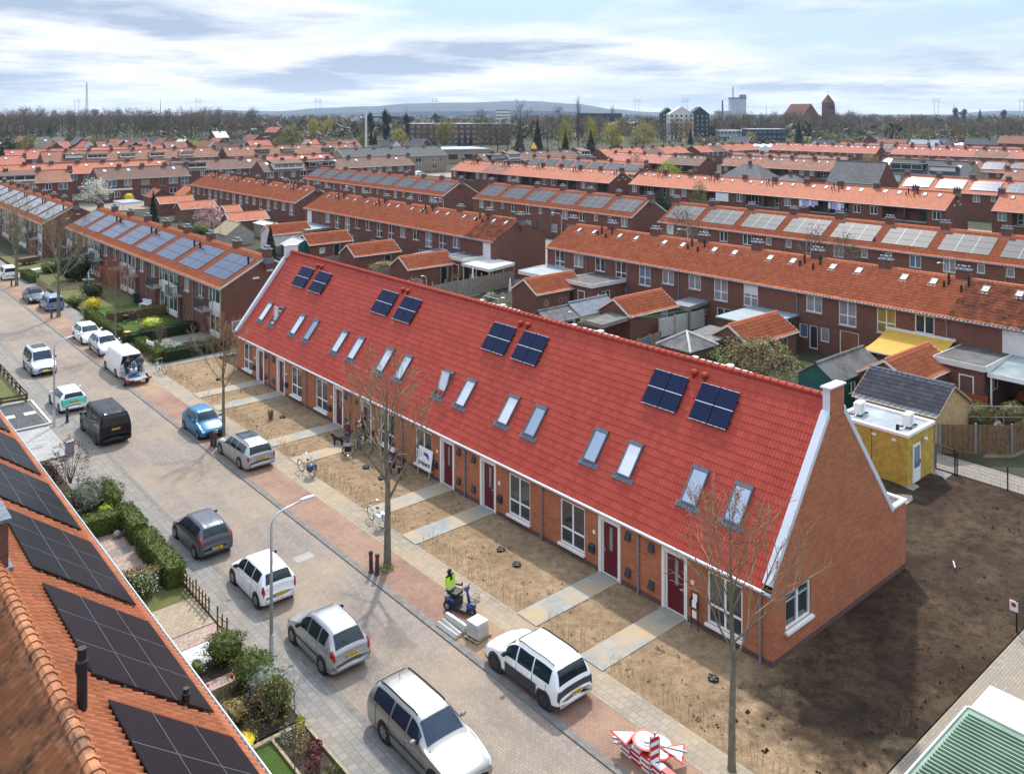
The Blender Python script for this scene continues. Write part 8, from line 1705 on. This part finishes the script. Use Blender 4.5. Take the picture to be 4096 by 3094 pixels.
def trailer():
    t = thing('trailer', 'small flat trailer with red lights behind the white work van', 'trailer', (20.5, 67.8, .05), 0); b = MB(); b.box(-.72,-.85,.42,.72,1.0,.50); b.build('deck', 'galv', t); b = MB(); b.box(-.05,1.0,.40,.05,2.2,.48); b.build('drawbar', 'galv', t)
    for s in (1,-1):
        w = link('wheel', None, t, (s*.82,-.25,.27)); b = MB(); b.cyl((-.08,0,0),(.08,0,0),.27,n=20); b.build('tyre', 'rubber', w); b = MB(); b.cyl((s*.081,0,0),(s*.09,0,0),.15,n=16); b.build('rim', 'galv', w)
        b = MB(); b.tube([(s*.82,-.25+.33*math.cos(a),.29+.33*math.sin(a)) for a in (.1,.6,1.1,1.57,2.0,2.5,3.0)], .05, 5); b.build('mudguard', 'dark_metal', t); b = MB(); b.box(s*.78-.16,-.93,.40,s*.78+.16,-.86,.54); b.build('tail_light', 'tail_red', t)
    b = MB(); b.box(-.3,-.92,.40,.25,-.86,.52); b.build('number_plate', 'sign_white', t)
    for s in (-.7,.7):
        b = MB()
        for yy in (.1,.55,.98): b.box(s-.02,yy-.02,.5,s+.02,yy+.02,1.05)
        for z in (.75,1.03): b.box(s-.018,.1,z,s+.018,.98,z+.035)
        b.build('side_rail', 'galv', t)
    m = thing('floor_machine', 'blue floor grinding machine with round grey motor on the trailer', 'machine', (20.45,67.85,.55), 0); b = MB(); b.box(-.35,-.3,0,.35,.3,.10); b.box(-.06,-.06,.1,.06,.06,.95); b.tube([(-.1,0,.1),(0,.35,.8),(0,.5,1.05)],.035,6); b.build('frame', 'machine_blue', m); b = MB(); b.cyl((-.25,.1,.34),(.22,.1,.34),.25,n=20); b.cyl((0,0,.95),(0,0,1.15),.07); b.build('motor', 'galv', m); b = MB(); b.cyl((.22,.1,.34),(.26,.1,.34),.18,n=16); b.tube([(.3*math.cos(k*PI/8),.45+.3*math.sin(k*PI/8),1.1) for k in range(17)],.025,5); b.build('hose', 'black', m)
trailer()
def scooter():
    t = thing('mobility_scooter', 'dark blue mobility scooter with a lime safety vest over its seat', 'mobility scooter', (21.3, 28.1, .05), -PI/2+.25)
    b = MB(); b.box(-.55,-.27,.16,.5,.27,.22); b.box(-.6,-.27,.22,-.05,.27,.50); b.build('deck', 'anthracite', t); b = MB(); b.box(-.56,-.285,.24,-.1,-.272,.52); b.box(-.56,.272,.24,-.1,.285,.52); b.ball((.58,0,.34),.2,2,0,(1.1,1.0,.75)); b.tube([(.5,0,.4),(.36,0,.95)],[.07,.05],8); b.ball((.36,0,1.0),.13,2,0,(.7,1.2,.8)); b.build('fairing', 'scooter_blue', t, True)
    for x, y, r, wd in ((-.42,.3,.19,.1),(-.42,-.3,.19,.1),(.66,0,.15,.09)): b = MB(); b.cyl((x,y-wd/2,r),(x,y+wd/2,r),r,n=18); w = b.build('wheel', 'rubber', t); b = MB(); b.cyl((x,y-wd/2-.005,r),(x,y+wd/2+.005,r),r*.55,n=12); b.build('rim', 'galv', w)
    b = MB(); b.box(-.5,-.24,.62,-.02,.24,.72); b.cyl((-.27,0,.5),(-.27,0,.62),.06); b.build('seat', 'black', t); b = MB(); b.obox((-.52,0,1.0), (.10,.44,.58), Matrix.Rotation(-.12,4,'Y')); b.build('backrest', 'black', t); b = MB(); b.ball((-.57,0,1.42),.13,2,0,(.55,1,.8)); b.build('headrest', 'black', t, True)
    b = MB(); b.obox((-.52,0,.98), (.135,.50,.52), Matrix.Rotation(-.12,4,'Y')); v = b.build('safety_vest', 'vest_lime', t); b = MB(); b.obox((-.51,0,.90), (.145,.505,.05), Matrix.Rotation(-.12,4,'Y')); b.obox((-.49,0,.78), (.145,.505,.05), Matrix.Rotation(-.12,4,'Y')); b.obox((-.53,0,1.2), (.142,.12,.22), Matrix.Rotation(-.12,4,'Y'), 1); b.build('reflective_band', ['silver_tape', 'black'], v)
    for s in (1,-1): b = MB(); b.tube([(-.5,s*.3,.78),(-.15,s*.3,.84)], .035, 6); b.build('armrest', 'black', t)
    b = MB(); b.tube([(.34,.3,1.1),(.36,0,1.05),(.34,-.3,1.1)], .018, 6); b.build('handlebar', 'black', t); b = MB(); b.tube([(.36,-.25,1.1),(.38,-.34,1.32)], .01, 5); b.ball((.38,-.35,1.36),.06,1,0,(.4,1,1)); b.build('mirror', 'black', t)
    b = MB()
    for k in range(7): b.box(.62,-.2+k*.066,.55,.626,-.194+k*.066,.82); b.box(.88,-.2+k*.066,.55,.886,-.194+k*.066,.82)
    for z in (.55,.68,.81): b.box(.62,-.2,z,.886,-.194,z+.012); b.box(.62,.194,z,.886,.2,z+.012); b.box(.88,-.2,z,.89,.2,z+.012)
    b.box(.62,-.2,.54,.886,.2,.55); b.build('basket', 'dark_metal', t); b = MB(); b.tube([(-.6,.22,.5),(-.68,.24,1.0),(-.78,.24,1.02)], .014, 5); b.build('cane', 'black', t)
scooter()
def boards():
    t = thing('poster_board', 'white poster board reading present leaning beside the window', 'poster board', (27.5, 39.75, .06), -PI/2); t.rotation_euler = (-.16, 0, -PI/2)
    for x in (-.55,.55): b = MB(); b.box(x-.035,.0,0,x+.035,.04,1.5); b.build('leg', 'wood_pale', t)
    b = MB(); b.box(-.68,-.03,.42,.68,-.001,1.55); b.build('board', 'sign_white', t); text(t, 'present', .38, 'ink', (.0,-.032,.72), (PI/2,0,0), bold=.012); 
    b = MB(); b.ball((.1,-.034,1.22),.22,2,0,(1.2,.03,.45)); b.ball((.3,-.034,1.1),.10,1,0,(1.2,.03,.7)); b.build('splash', 'purple', t); b = MB(); b.ball((.42,-.035,1.02),.05,1,0,(1,.05,1)); b.ball((-.12,-.035,1.3),.045,1,0,(1.6,.05,.7)); b.build('dots', 'orange_ink', t)
    b = MB(); [b.box(-.55+k*.17,-.033,1.05,-.45+k*.17,-.031,1.07) for k in range(3)]; b.build('small_print', 'ink_grey', t)
    t = thing('name_sign', 'low white name sign on two posts by the hedge', 'sign', (23.7, 74.3, .03), -1.42)
    for x in (-.55,.55): b = MB(); b.box(x-.04,-.04,0,x+.04,.04,1.35); b.build('post', 'white_paint', t)
    b = MB(); b.box(-.51,-.02,.62,.51,.02,1.3); b.build('panel', 'sign_white', t); b = MB(); b.box(-.51,-.024,.62,.51,-.021,.74); b.build('stripe', 'plate_blue', t); b = MB(); rr = random.Random(3); x = -.42
    while x < .38: w = rr.uniform(.03,.07); b.box(x,-.024,1.12,x+w,-.021,1.17); x += w+.02
    b.build('text_line', 'ink_grey', t)
    t = thing('paper_stand', 'thin black stand with white papers beside the last door', 'stand', (27.5, 20.95, .06), -PI/2); b = MB(); [b.box(x-.012,0,0,x+.012,.025,1.5) for x in (-.17,.17)]; b.box(-.17,.0,1.48,.17,.025,1.5); b.build('frame', 'black', t)
    for z, x in ((1.3,.03),(1.02,-.02),(.62,-.01)): b = MB(); b.box(x-.1,-.012,z-.14,x+.1,-.002,z+.14); b.build('paper', 'sign_white', t)
    t = thing('wheelie_bin', 'dark green wheeled bin in front of the balcony row', 'bin', (29.3, 96.4, .03)); b = MB(); b.mesh([(-.24,-.3,.05),(.24,-.3,.05),(.24,.3,.05),(-.24,.3,.05),(-.3,-.36,.95),(.3,-.36,.95),(.3,.36,.95),(-.3,.36,.95)], [(0,3,2,1),(4,5,6,7),(0,1,5,4),(1,2,6,5),(2,3,7,6),(3,0,4,7)]); b.build('body', 'anthracite', t); b = MB(); b.box(-.32,-.38,.951,.32,.38,1.03); b.build('lid', 'teal_dark', t)
    for s in (1,-1): b = MB(); b.cyl((.2,s*.34,.09),(.2,s*.4,.09),.09); b.build('wheel', 'rubber', t)
    t = thing('garden_windmill', 'white ornamental windmill in the front garden', 'garden ornament', (27.2, 107.5, .03), 2.2); b = MB(); b.lathe([(.35,0),(.22,1.0),(.12,1.15)], 8); b.build('tower', 'dark_metal', t); b = MB(); [b.obox((0,-.3,1.1), (1.7,.03,.16), Matrix.Rotation(a,4,'Y')) for a in (.1,.1+PI/2)]; b.build('sails', 'white_dull', t)
    t = thing('garden_bench', 'small white garden bench on the lawn of the balcony row', 'bench', (29.2, 93.2, .04), -1.2); b = MB(); b.box(-.7,-.2,.40,.7,.25,.45); b.build('seat', 'white_paint', t); b = MB(); [b.box(-.7,.26,.5+k*.14,.7,.29,.6+k*.14) for k in range(3)]; b.build('backrest', 'white_paint', t)
    for s in (-.62,.62): b = MB(); b.box(s-.04,-.2,0,s+.04,.3,.399); b.build('leg', 'white_paint', t)
    t = thing('toy_table', 'small yellow toy table on the hedge lawn', 'toy', (24.3, 82.6, .04)); b = MB(); b.cyl((0,0,.36),(0,0,.40),.3,n=12); b.build('top', 'toy_yellow', t)
    for k in range(3): a = k*2.1; b = MB(); b.cyl((.2*math.cos(a),.2*math.sin(a),0),(.2*math.cos(a),.2*math.sin(a),.36),.03); b.build('leg', 'wood_dark', t)
    b = MB(); b.box(-1.2,-.6,.55,1.2,.6,.62); t = thing('garden_table', 'long pale garden table near the far hedge block', 'table', (25.6, 122.3, .03), .3); b.build('top', 'white_dull', t)
    for sx in (-1.1,1.1):
        for sy in (-.5,.5): b = MB(); b.box(sx-.05,sy-.05,0,sx+.05,sy+.05,.55); b.build('leg', 'white_dull', t)
    t = thing('car_trailer', 'brown box trailer in a garden at the left edge', 'trailer', (25.6, 130.5, .03), .4); b = MB(); b.box(-1.3,-.7,.4,1.3,.7,.95); b.build('box', 'wood_dark', t)
    for s in (1,-1): b = MB(); b.cyl((0,s*.72,.3),(0,s*.85,.3),.3,n=16); w = b.build('wheel', 'rubber', t); b = MB(); b.cyl((0,s*.851,.3),(0,s*.86,.3),.17,n=14); b.build('rim', 'galv', w)
plain('teal_dark', (.012,.05,.035), .5); boards()
# ---------------------------------------------------------------- far buildings, masts, hills
ca, sa = math.cos(AZ), math.sin(AZ)
def WZ(px, Z): X = (px-2048)*Z/3418; return (ca*Z+sa*X, sa*Z-ca*X)
def block(name, label, cat, px, Z, w, d, h, wall, cols, rows, rz=AZ-PI/2, roof='roofing_felt', gable=None, win='glass', ww=.6, wh=.5, base=0, edge=None, balcony=False):
    """a building box facing the camera side, centred on picture column px at distance Z"""
    x, y = WZ(px, Z); t = thing(name, label, cat, (x, y, 0), rz); f = h/rows; c = w/cols; H = []
    for i in range(cols):
        for j in range(rows): H.append((-w/2+c*(i+.5-ww/2), base+f*j+f*.28, -w/2+c*(i+.5+ww/2), base+f*j+f*(.28+wh)))
    b = MB(); wall_holes(b, -w/2, w/2, -1, h, H, dep=.25); m = max(1, int(d/c)); q = MB(); HS = [(c*(i+.5-ww/2), base+f*j+f*.28, c*(i+.5+ww/2), base+f*j+f*(.28+wh)) for i in range(m) for j in range(rows) if c*(i+1) <= d]
    wall_holes(q, 0, d, -1, h, HS, dep=.25)
    for s in (1, -1):
        for k in q.f: p = [(s*w/2 - s*q.v[i][1], q.v[i][0], q.v[i][2]) for i in k]; b.face(p if s > 0 else p[::-1])
    b.face([(w/2,d,-1),(-w/2,d,-1),(-w/2,d,h),(w/2,d,h)])
    if gable:
        b.face([(-w/2,0,h),(w/2,0,h),(0,0,h+gable)]); b.face([(w/2,d,h),(-w/2,d,h),(0,d,h+gable)])
    b.build('wall', wall, t); b = MB()
    if gable:
        for s in (1,-1): p = [(s*(w/2+.3),-.3,h-.2),(s*(w/2+.3),d+.3,h-.2),(0,d+.3,h+gable+.1),(0,-.3,h+gable+.1)]; b.face(p if s > 0 else p[::-1], 0, [(0,0),(d/.3,0),(d/.3,w/.7),(0,w/.7)])
    else: b.box(-w/2-.2,-.2,h,w/2+.2,d+.2,h+.5)
    b.build('roof', roof, t); b = MB()
    for a in H: b.face([(a[0],.2,a[1]),(a[2],.2,a[1]),(a[2],.2,a[3]),(a[0],.2,a[3])])
    for a in HS:
        for s in (1,-1): p = [(s*(w/2-.2),a[0],a[1]),(s*(w/2-.2),a[2],a[1]),(s*(w/2-.2),a[2],a[3]),(s*(w/2-.2),a[0],a[3])]; b.face(p if s > 0 else p[::-1])
    b.build('windows', win, t); return t
plain('church_red', (.15,.055,.04), .9, scale=.2); plain('brick_far', (.13,.07,.055), .9, var=.15, scale=.5); plain('wall_white_far', (.60,.59,.57), .8, var=.04); plain('wall_dark_far', (.035,.04,.05), .7); plain('wall_tan_far', (.30,.25,.17), .9, var=.1, scale=.3); plain('silo_grey', (.40,.42,.45), .8, var=.08, scale=.05); plain('hill_wood', (.035,.05,.06), .95, var=.4, scale=.02)
t = block('school_building', 'long flat roofed tan school beyond the slate roof', 'school', 1690, 345, 58, 26, 5.2, 'wall_tan_far', 9, 1, rz=-.35, roof='roofing_grey', ww=.6, wh=.4)
block('apartment_block', 'long brick apartment block with white balconies behind the trees', 'apartment block', 1835, 560, 66, 12, 13.2, 'brick_far', 16, 4, win='glass_curtain', rz=AZ-PI/2-.1, roof='white_dull', ww=.55)
block('office_block', 'white office block with window bands before the hills', 'office', 2012, 1150, 19, 12, 26, 'wall_white_far', 9, 6, win='glass_blue', roof='white_dull', ww=.8, wh=.4)
block('apartment_tower', 'white gabled apartment block between two dark ones', 'apartment block', 2726, 640, 18, 14, 19.6, 'wall_white_far', 5, 6, gable=5.5, roof='concrete_light', win='glass', ww=.42, wh=.55)
block('apartment_tower', 'dark gabled apartment block left of the white one', 'apartment block', 2672, 655, 9, 12, 20.5, 'wall_dark_far', 3, 6, gable=4, roof='wall_dark_far', win='glass_white', ww=.3, wh=.5)
block('apartment_tower', 'dark gabled apartment block right of the white one', 'apartment block', 2800, 645, 14, 13, 19.6, 'wall_dark_far', 4, 6, gable=5.5, roof='tile_slate_far', win='glass_curtain', ww=.4, wh=.5)
block('school_building', 'modern dark school with red bands behind bare trees', 'school', 3070, 560, 24, 18, 9.5, 'wall_dark_far', 8, 3, win='glass_blue', ww=.75, roof='roofing_grey'); block('office_block', 'low glass fronted building in the bare tree belt', 'office', 2960, 640, 30, 14, 7, 'silo_grey', 10, 2, win='glass_blue', ww=.75, roof='white_dull')
for i, (px, Z, w, h, m, lab) in enumerate(((2490,760,24,10,'brick_far','red brick hall with a pale roof among bare trees'),(2560,780,22,10,'brick_far','second red brick hall with a pale roof'),(2400,900,46,20,'wall_dark_far','long dark blue industrial hall on the horizon'),(1560,1150,60,16,'wall_dark_far','dark flat hall at the foot of the hills'),(1460,1000,34,14,'silo_grey','grey hall under the smoke'))): block('industrial_hall', lab, 'hall', px, Z, w, 20, h, m, 6, 1, roof='silo_grey', gable=3 if i < 2 else None, ww=.5, wh=.25)
def silo():
    x, y = WZ(2955, 2300); t = thing('factory_silo', 'big pale factory silo with a tall chimney on the horizon', 'factory', (x, y, 0), AZ-PI/2)
    b = MB(); b.box(-20,0,-1,20,30,58); b.build('tower', 'silo_grey', t); b = MB(); b.box(-21,-1,58,21,31,62); b.box(6,0,62.01,20,20,70); b.build('top_floor', 'silo_blue', t); b = MB(); b.cyl((-13,10,62),(-13,10,92),2.2,1.8,12); b.build('chimney', 'silo_grey', t); b = MB(); b.box(-60,5,-1,-20.01,30,26); b.build('hall', 'silo_grey', t)
plain('silo_blue', (.12,.17,.24), .7); silo()
x, y = WZ(2890, 2000); b = MB(); b.cyl((0,0,-1),(0,0,50),2.6,1.8,14); tag(b.build('factory_chimney', 'brick_far', loc=(x,y,0)), 'dark brick factory chimney left of the silo', 'chimney')
def church():
    x, y = WZ(3312, 980); t = thing('church', 'brick church tower with a red pyramid roof above the wood', 'church', (x, y, 0), AZ-PI/2+.3); b = MB(); b.box(-4.8,-4.8,-1,4.8,4.8,32); 
    for sx in (-4.8,4.8): b.box(sx-.6,-5.4,-1,sx+.6,-4.8,30)
    b.build('tower', 'brick_far', t); b = MB(); A = [(-5.3,-5.3,32),(5.3,-5.3,32),(5.3,5.3,32),(-5.3,5.3,32)]; [b.face([A[i],A[(i+1)%4],(0,0,42)]) for i in range(4)]; b.build('tower_roof', 'church_red', t); b = MB(); b.cyl((0,0,42),(0,0,46),.15); b.box(-.7,-.1,44.4,.7,.1,44.7); b.build('cross', 'black', t); b = MB(); [b.box(-3+k*2.2,-4.9,25,-1.6+k*2.2,-4.81,29) for k in range(3)]; b.build('louvres', 'black', t)
    b = MB(); b.box(-36,-2,-1,-14,34,16); b.build('nave', 'brick_far', t); b = MB(); [b.face(p) for p in ([(-37,-3,16),(-25,-3,31),(-25,35,31),(-37,35,16)],[(-13,-3,16),(-13,35,16),(-25,35,31),(-25,-3,31)])]; b.face([(-37,-2.5,16),(-13,-2.5,16),(-25,-2.5,31)]); b.build('nave_roof', 'church_red', t)
church()
def mast(label, px, Z, h, w=2.2, name='radio_mast'):
    x, y = WZ(px, Z); t = thing(name, label, 'mast', (x, y, 0), AZ); b = MB(); n = int(h/6)
    for i in range(4):
        a = PI/4+i*PI/2; b.cyl((w*math.cos(a),w*math.sin(a),-1),(w*.15*math.cos(a),w*.15*math.sin(a),h),.28,.2,4)
    for k in range(n): z = h*k/n; q = w*(1-.85*k/n); q2 = w*(1-.85*(k+1)/n); b.cyl((q*.7,q*.7,z),(-q2*.7,q2*.7,z+h/n),.14,n=3); b.cyl((-q*.7,-q*.7,z),(q2*.7,-q2*.7,z+h/n),.14,n=3)
    b.build('lattice', 'silo_blue', t)
mast('tall thin lattice mast above the left wood', 347, 1500, 74, 3.4); mast('short mast right of the left wood', 642, 1900, 52, 1.2); mast('antenna mast behind the tall pine', 1627, 1500, 34, 1.2); mast('thin mast near the right horizon', 3815, 2400, 46, 1.0); mast('thin mast far right of the factory', 3065, 2400, 50, 1.0)
x, y = WZ(380, 1500); t = thing('water_tower', 'dark round water tower peeping over the left wood', 'water tower', (x, y, 0)); b = MB(); b.lathe([(2.5,-1),(2.5,16),(6,19),(6,26),(1,28)], 16); b.build('tank', 'silo_blue', t)
def pylon(px, label, Z=2600, h=64):
    x, y = WZ(px, Z); t = thing('power_pylon', label, 'pylon', (x, y, 0), AZ, 'twin pole power pylons on the horizon'); b = MB(); [b.cyl((0,s*6,-1),(0,s*6,h),.9,.6,6) for s in (1,-1)]; b.build('poles', 'silo_grey', t); b = MB(); b.box(-.4,-14,h*.86,.4,14,h*.88); b.box(-.4,-10,h*.97,.4,10,h*.985); b.build('cross_arms', 'silo_grey', t)
PY = ((307,'first twin pole pylon from the left over the wood'),(792,'second twin pole pylon from the left before the hills'),(1272,'third twin pole pylon from the left before the hills'),(1738,'fourth twin pole pylon from the left above the ridge of hills'),(2548,'fifth twin pole pylon from the left right of the poplar'),(2740,'sixth twin pole pylon from the left above the white block'),(3745,'twin pole pylon on the right horizon'),(4087,'twin pole pylon at the right picture edge'))
for px, l in PY: pylon(px, l)
b = MB(); q = [WZ(px, 2600) for px, _ in PY]
for (xa, ya), (xb, yb) in zip(q, q[1:]):
    for z in (55, 62): b.tube([(xa+(xb-xa)*i/10, ya+(yb-ya)*i/10, z-18*(1-(2*i/10-1)**2)) for i in range(11)], .22, 3)
tag(b.build('power_line', 'silo_grey'), 'thin power cables strung between the distant pylons', 'power line')
x, y = WZ(1464, 440); b = MB(); b.cyl((0,0,-.5),(0,0,22),.55,.5,10); b.cyl((0,0,22),(0,0,23),.7); tag(b.build('white_pole', 'white_dull', loc=(x,y,0)), 'tall white pole standing behind the mottled row', 'pole')
def hills():
    b = MB(); n = 90; prev = None; P = [(-400,0),(700,2),(850,40),(1000,32),(1100,30),(1300,52),(1500,62),(1650,78),(1800,84),(1950,86),(2050,96),(2150,92),(2300,76),(2450,44),(2600,24),(2750,14),(3000,10),(3400,8),(3800,10),(3900,24),(4000,34),(4200,26),(4500,10)]
    rr = random.Random(2)
    for i in range(n+1):
        px = -400+4900*i/n; k = max(j for j in range(len(P)) if P[j][0] <= px+1e-6); k = min(k, len(P)-2); f = (px-P[k][0])/(P[k+1][0]-P[k][0]); f = f*f*(3-2*f); h = P[k][1]+(P[k+1][1]-P[k][1])*f + rr.uniform(0,2.5); cur = []
        for j, (Z, q) in enumerate(((4700,-2),(4900,.35),(5150,.75),(5400,1.0),(5800,.8),(6100,0))): X, Y = WZ(px, Z); cur.append((X, Y, h*q))
        if prev:
            for a in range(5): b.face([prev[a], cur[a], cur[a+1], prev[a+1]])
        prev = cur
    o = tag(b.build('hills', 'hill_wood', smooth=True), kind='structure')
hills()
def greenhouse(px, Z, w, d, label):
    x, y = WZ(px, Z); t = thing('greenhouse', label, 'greenhouse', (x, y, 0), AZ-PI/2, 'white greenhouses beyond the rows'); b = MB(); n = max(2, int(w/4)); s = w/n; b.box(-w/2,0,-.5,w/2,d,2.2); b.build('walls', 'fabric_white', t); b = MB()
    for i in range(n):
        a = -w/2+i*s; b.face([(a,0,2.2),(a+s/2,0,3.4),(a+s/2,d,3.4),(a,d,2.2)][::-1]); b.face([(a+s/2,0,3.4),(a+s,0,2.2),(a+s,d,2.2),(a+s/2,d,3.4)][::-1]); b.face([(a,-.01,2.2),(a+s,-.01,2.2),(a+s/2,-.01,3.4)])
    b.build('roof', 'fabric_white', t)
greenhouse(3030, 455, 46, 20, 'wide white greenhouses in front of the school trees'); greenhouse(3790, 470, 32, 16, 'white greenhouse roofs behind the dark red bush'); greenhouse(3950, 480, 20, 14, 'white greenhouse at the right by the dark hedge')
# detached and semi-detached houses beyond the rows
HS = [(210,430,13,5,'tile_grey_far','grey roofed farmhouse in front of the left wood'),(285,440,8,4.5,'tile_grey_far','small grey roofed house before the left wood'),(175,405,9,3.2,'tile_mixed_far','small brown roofed house below the grey farmhouse'),(255,408,7,3.4,'tile_pink_far','pink roofed house with a white door left of the green tree'),(310,415,9,3.4,'tile_pink_far','pink roofed house right of the green tree'),(430,420,18,4,'tile_pink_far','long pale pink roofed house with roof lights'),(440,375,9,4.5,'tile_mixed_far','brown roofed house with a square chimney'),(490,378,8,4.6,'tile_mixed_far','dark gabled brown house beside the chimney house'),(545,385,9,4.5,'tile_pink_far','gabled pink house left of the black roofs'),(530,445,12,4,'tile_slate_far','low black roofed house before the left wood'),(600,450,10,5,'tile_slate_far','tall black roofed house before the wood'),(620,420,8,4.8,'tile_mixed_far','dark gabled house under the black roof'),(560,350,22,3.6,'tile_pink_far','pale pinkish long house with a wide dormer'),(650,400,9,4,'tile_mixed_far','brown house with a square stack right of the gabled house'),(700,425,9,4,'wall_white_far','white roofed house beside thin tree trunks'),(715,395,10,3.6,'tile_mixed_far','brown roofed house with four bright roof lights'),(800,410,11,4,'tile_mixed_far','brown roofed bungalow with white roof lights'),(840,425,9,4.6,'tile_pink_far','pink roofed house with a wooden gable'),(890,470,8,7,'wall_white_far','white villa with a pale roof behind the brown rows'),(930,425,14,3.6,'tile_slate_far','grey flat dormered house near the conifer'),(880,365,24,4.2,'tile_brown_far','long brown roofed row behind the yellow bush'),(1050,420,12,3.6,'tile_pink_far','pale pink roofed house by the lamp'),(990,520,14,4,'tile_mixed_far','red brown roofs left of the olive tree'),(1080,560,14,8,'tile_pink_far','red roofed tall building left of the olive tree'),(1262,410,7,4.4,'tile_pink_far','pink gabled house below the yellow crowns'),(1300,405,10,3.8,'tile_mixed_far','brown house with a skylight below the yellow crowns'),(1345,410,7,4.6,'tile_mixed_far','dark dormered house right of the yellow crowns'),(1415,400,9,4.4,'tile_mixed_far','brown house left of the tall white pole'),(1535,420,10,3.6,'tile_slate_far','low slate roofed house left of the round yellow tree'),(1655,425,10,4.4,'tile_slate_far','brick gabled slate house right of the round yellow tree'),(3530,470,15,5,'tile_slate_far','dark gabled house with a bright roof light at the wood edge'),(3560,440,14,3.6,'tile_mixed_far','orange brown roofed house below the dark gabled house'),(3690,425,13,3.8,'roofing_grey','grey hut roof beside the olive brown tree'),(3800,440,16,4.2,'tile_slate_far','dark roofed house left of the dark red bush'),(3930,440,18,4.2,'tile_slate_far','dark roofed house right of the dark red bush'),(4050,405,12,6.2,'tile_mixed_far','orange dormered house at the right edge'),(3330,420,24,4,'tile_slate_far','long dark roofed house before the spruce wood'),(2950,480,12,4,'tile_slate_far','dark pyramid roofed house beyond the red row'),(60,480,12,4,'tile_mixed_far','brown roofs at the far left edge'),(20,430,8,3.6,'tile_grey_far','grey roof corner at the left edge')]
for i, (px, Z, w, h, rf, lab) in enumerate(HS):
    rz = (AZ-PI/2)+(-.75 if i % 3 else .85); x, y = WZ(px, Z); s = shed(lab, 'detached_house', 'house', (x-w/2*math.cos(rz), y-w/2*math.sin(rz)), rz, w, 8, h, h+3.4, roof=rf, wall='brick_dark' if i % 4 else 'wall_white_far', tiles=0, verge='white_dull' if i % 2 else None, group='houses beyond the terraces')
    for k in range(max(1, int(w/4))): window(s, 2+k*4, h-1.9, 1.6, 1.3)
    if i % 2 == 0: chimney(s, w*.6, 4, h+3.4, pots=0, w=.8, h=1.3)
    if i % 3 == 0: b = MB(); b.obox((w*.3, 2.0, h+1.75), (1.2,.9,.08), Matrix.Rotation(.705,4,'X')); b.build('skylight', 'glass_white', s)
b = MB(); rr = random.Random(77)
for i in range(900):
    px = rr.uniform(-100, 4200); Z = rr.uniform(300, 800) if i < 420 else rr.uniform(540, 860); x, y = WZ(px, Z)
    if y < 330 and 60 < x < 360: continue
    h, w = rr.uniform(1.2,4.2)*(1 if i < 420 else 1.9), rr.uniform(3,9)*(1 if i < 420 else 1.7)
    for k in range(34): a = rr.uniform(0,6.28); q = w*.5*math.sqrt(rr.random()); leafcard(b, (x+q*math.cos(a), y+q*math.sin(a), h*rr.uniform(.1,1)*(1-.4*q/w)), w*.11, rr, i % 4)
tag(b.build('garden_greenery', ['twig_far', 'leaf_green', 'twig_brown', 'leaf_olive']), 'low hedges and bushes between the distant houses', 'greenery', kind='stuff')
x, y = WZ(3455, 470); t = thing('caravan', 'white caravan parked in front of the broad oak', 'caravan', (x, y, 0), AZ-PI/2); b = MB(); b.box(-2.6,0,.4,2.6,2.1,2.5); b.build('body', 'white_paint', t); b = MB(); [b.box(-1.8+k*1.5,-.02,1.3,-.9+k*1.5,-.001,1.9) for k in range(3)]; b.build('window', 'glass', t); b = MB(); b.cyl((0,.1,.3),(0,2,.3),.33,n=14); b.build('wheel', 'rubber', t)
for px, Z, c, l in ((2495,470,'toy_yellow','yellow flag in the playground behind the big conifer'),(2200,300,'fabric_white','pale flag over the brown row'),(2740,560,'orange_ink','orange and white banners before the white apartment block')):
    x, y = WZ(px, Z); t = thing('flag', l, 'flag', (x,y,0), AZ); b = MB(); b.cyl((0,0,0),(0,0,8),.06); b.build('pole', 'lamp_grey', t); b = MB(); b.box(-.02,.1,5.4,.02,1.0,7.8); b.build('cloth', c, t)
x, y = WZ(2135, 300); t = thing('play_tower', 'playground tower with a yellow pointed roof behind the brown row', 'play tower', (x,y,0)); [MB().box(sx-.08,sy-.08,0,sx+.08,sy+.08,8).build('post', 'barrel_blue', t) for sx in (-.9,.9) for sy in (-.9,.9)]; b = MB(); b.lathe([(1.5,8),(.05,10.4)], 4); b.build('roof', 'toy_yellow', t)
for n, m in LATE.items(): m.user_remap(MAKERS[n](n))
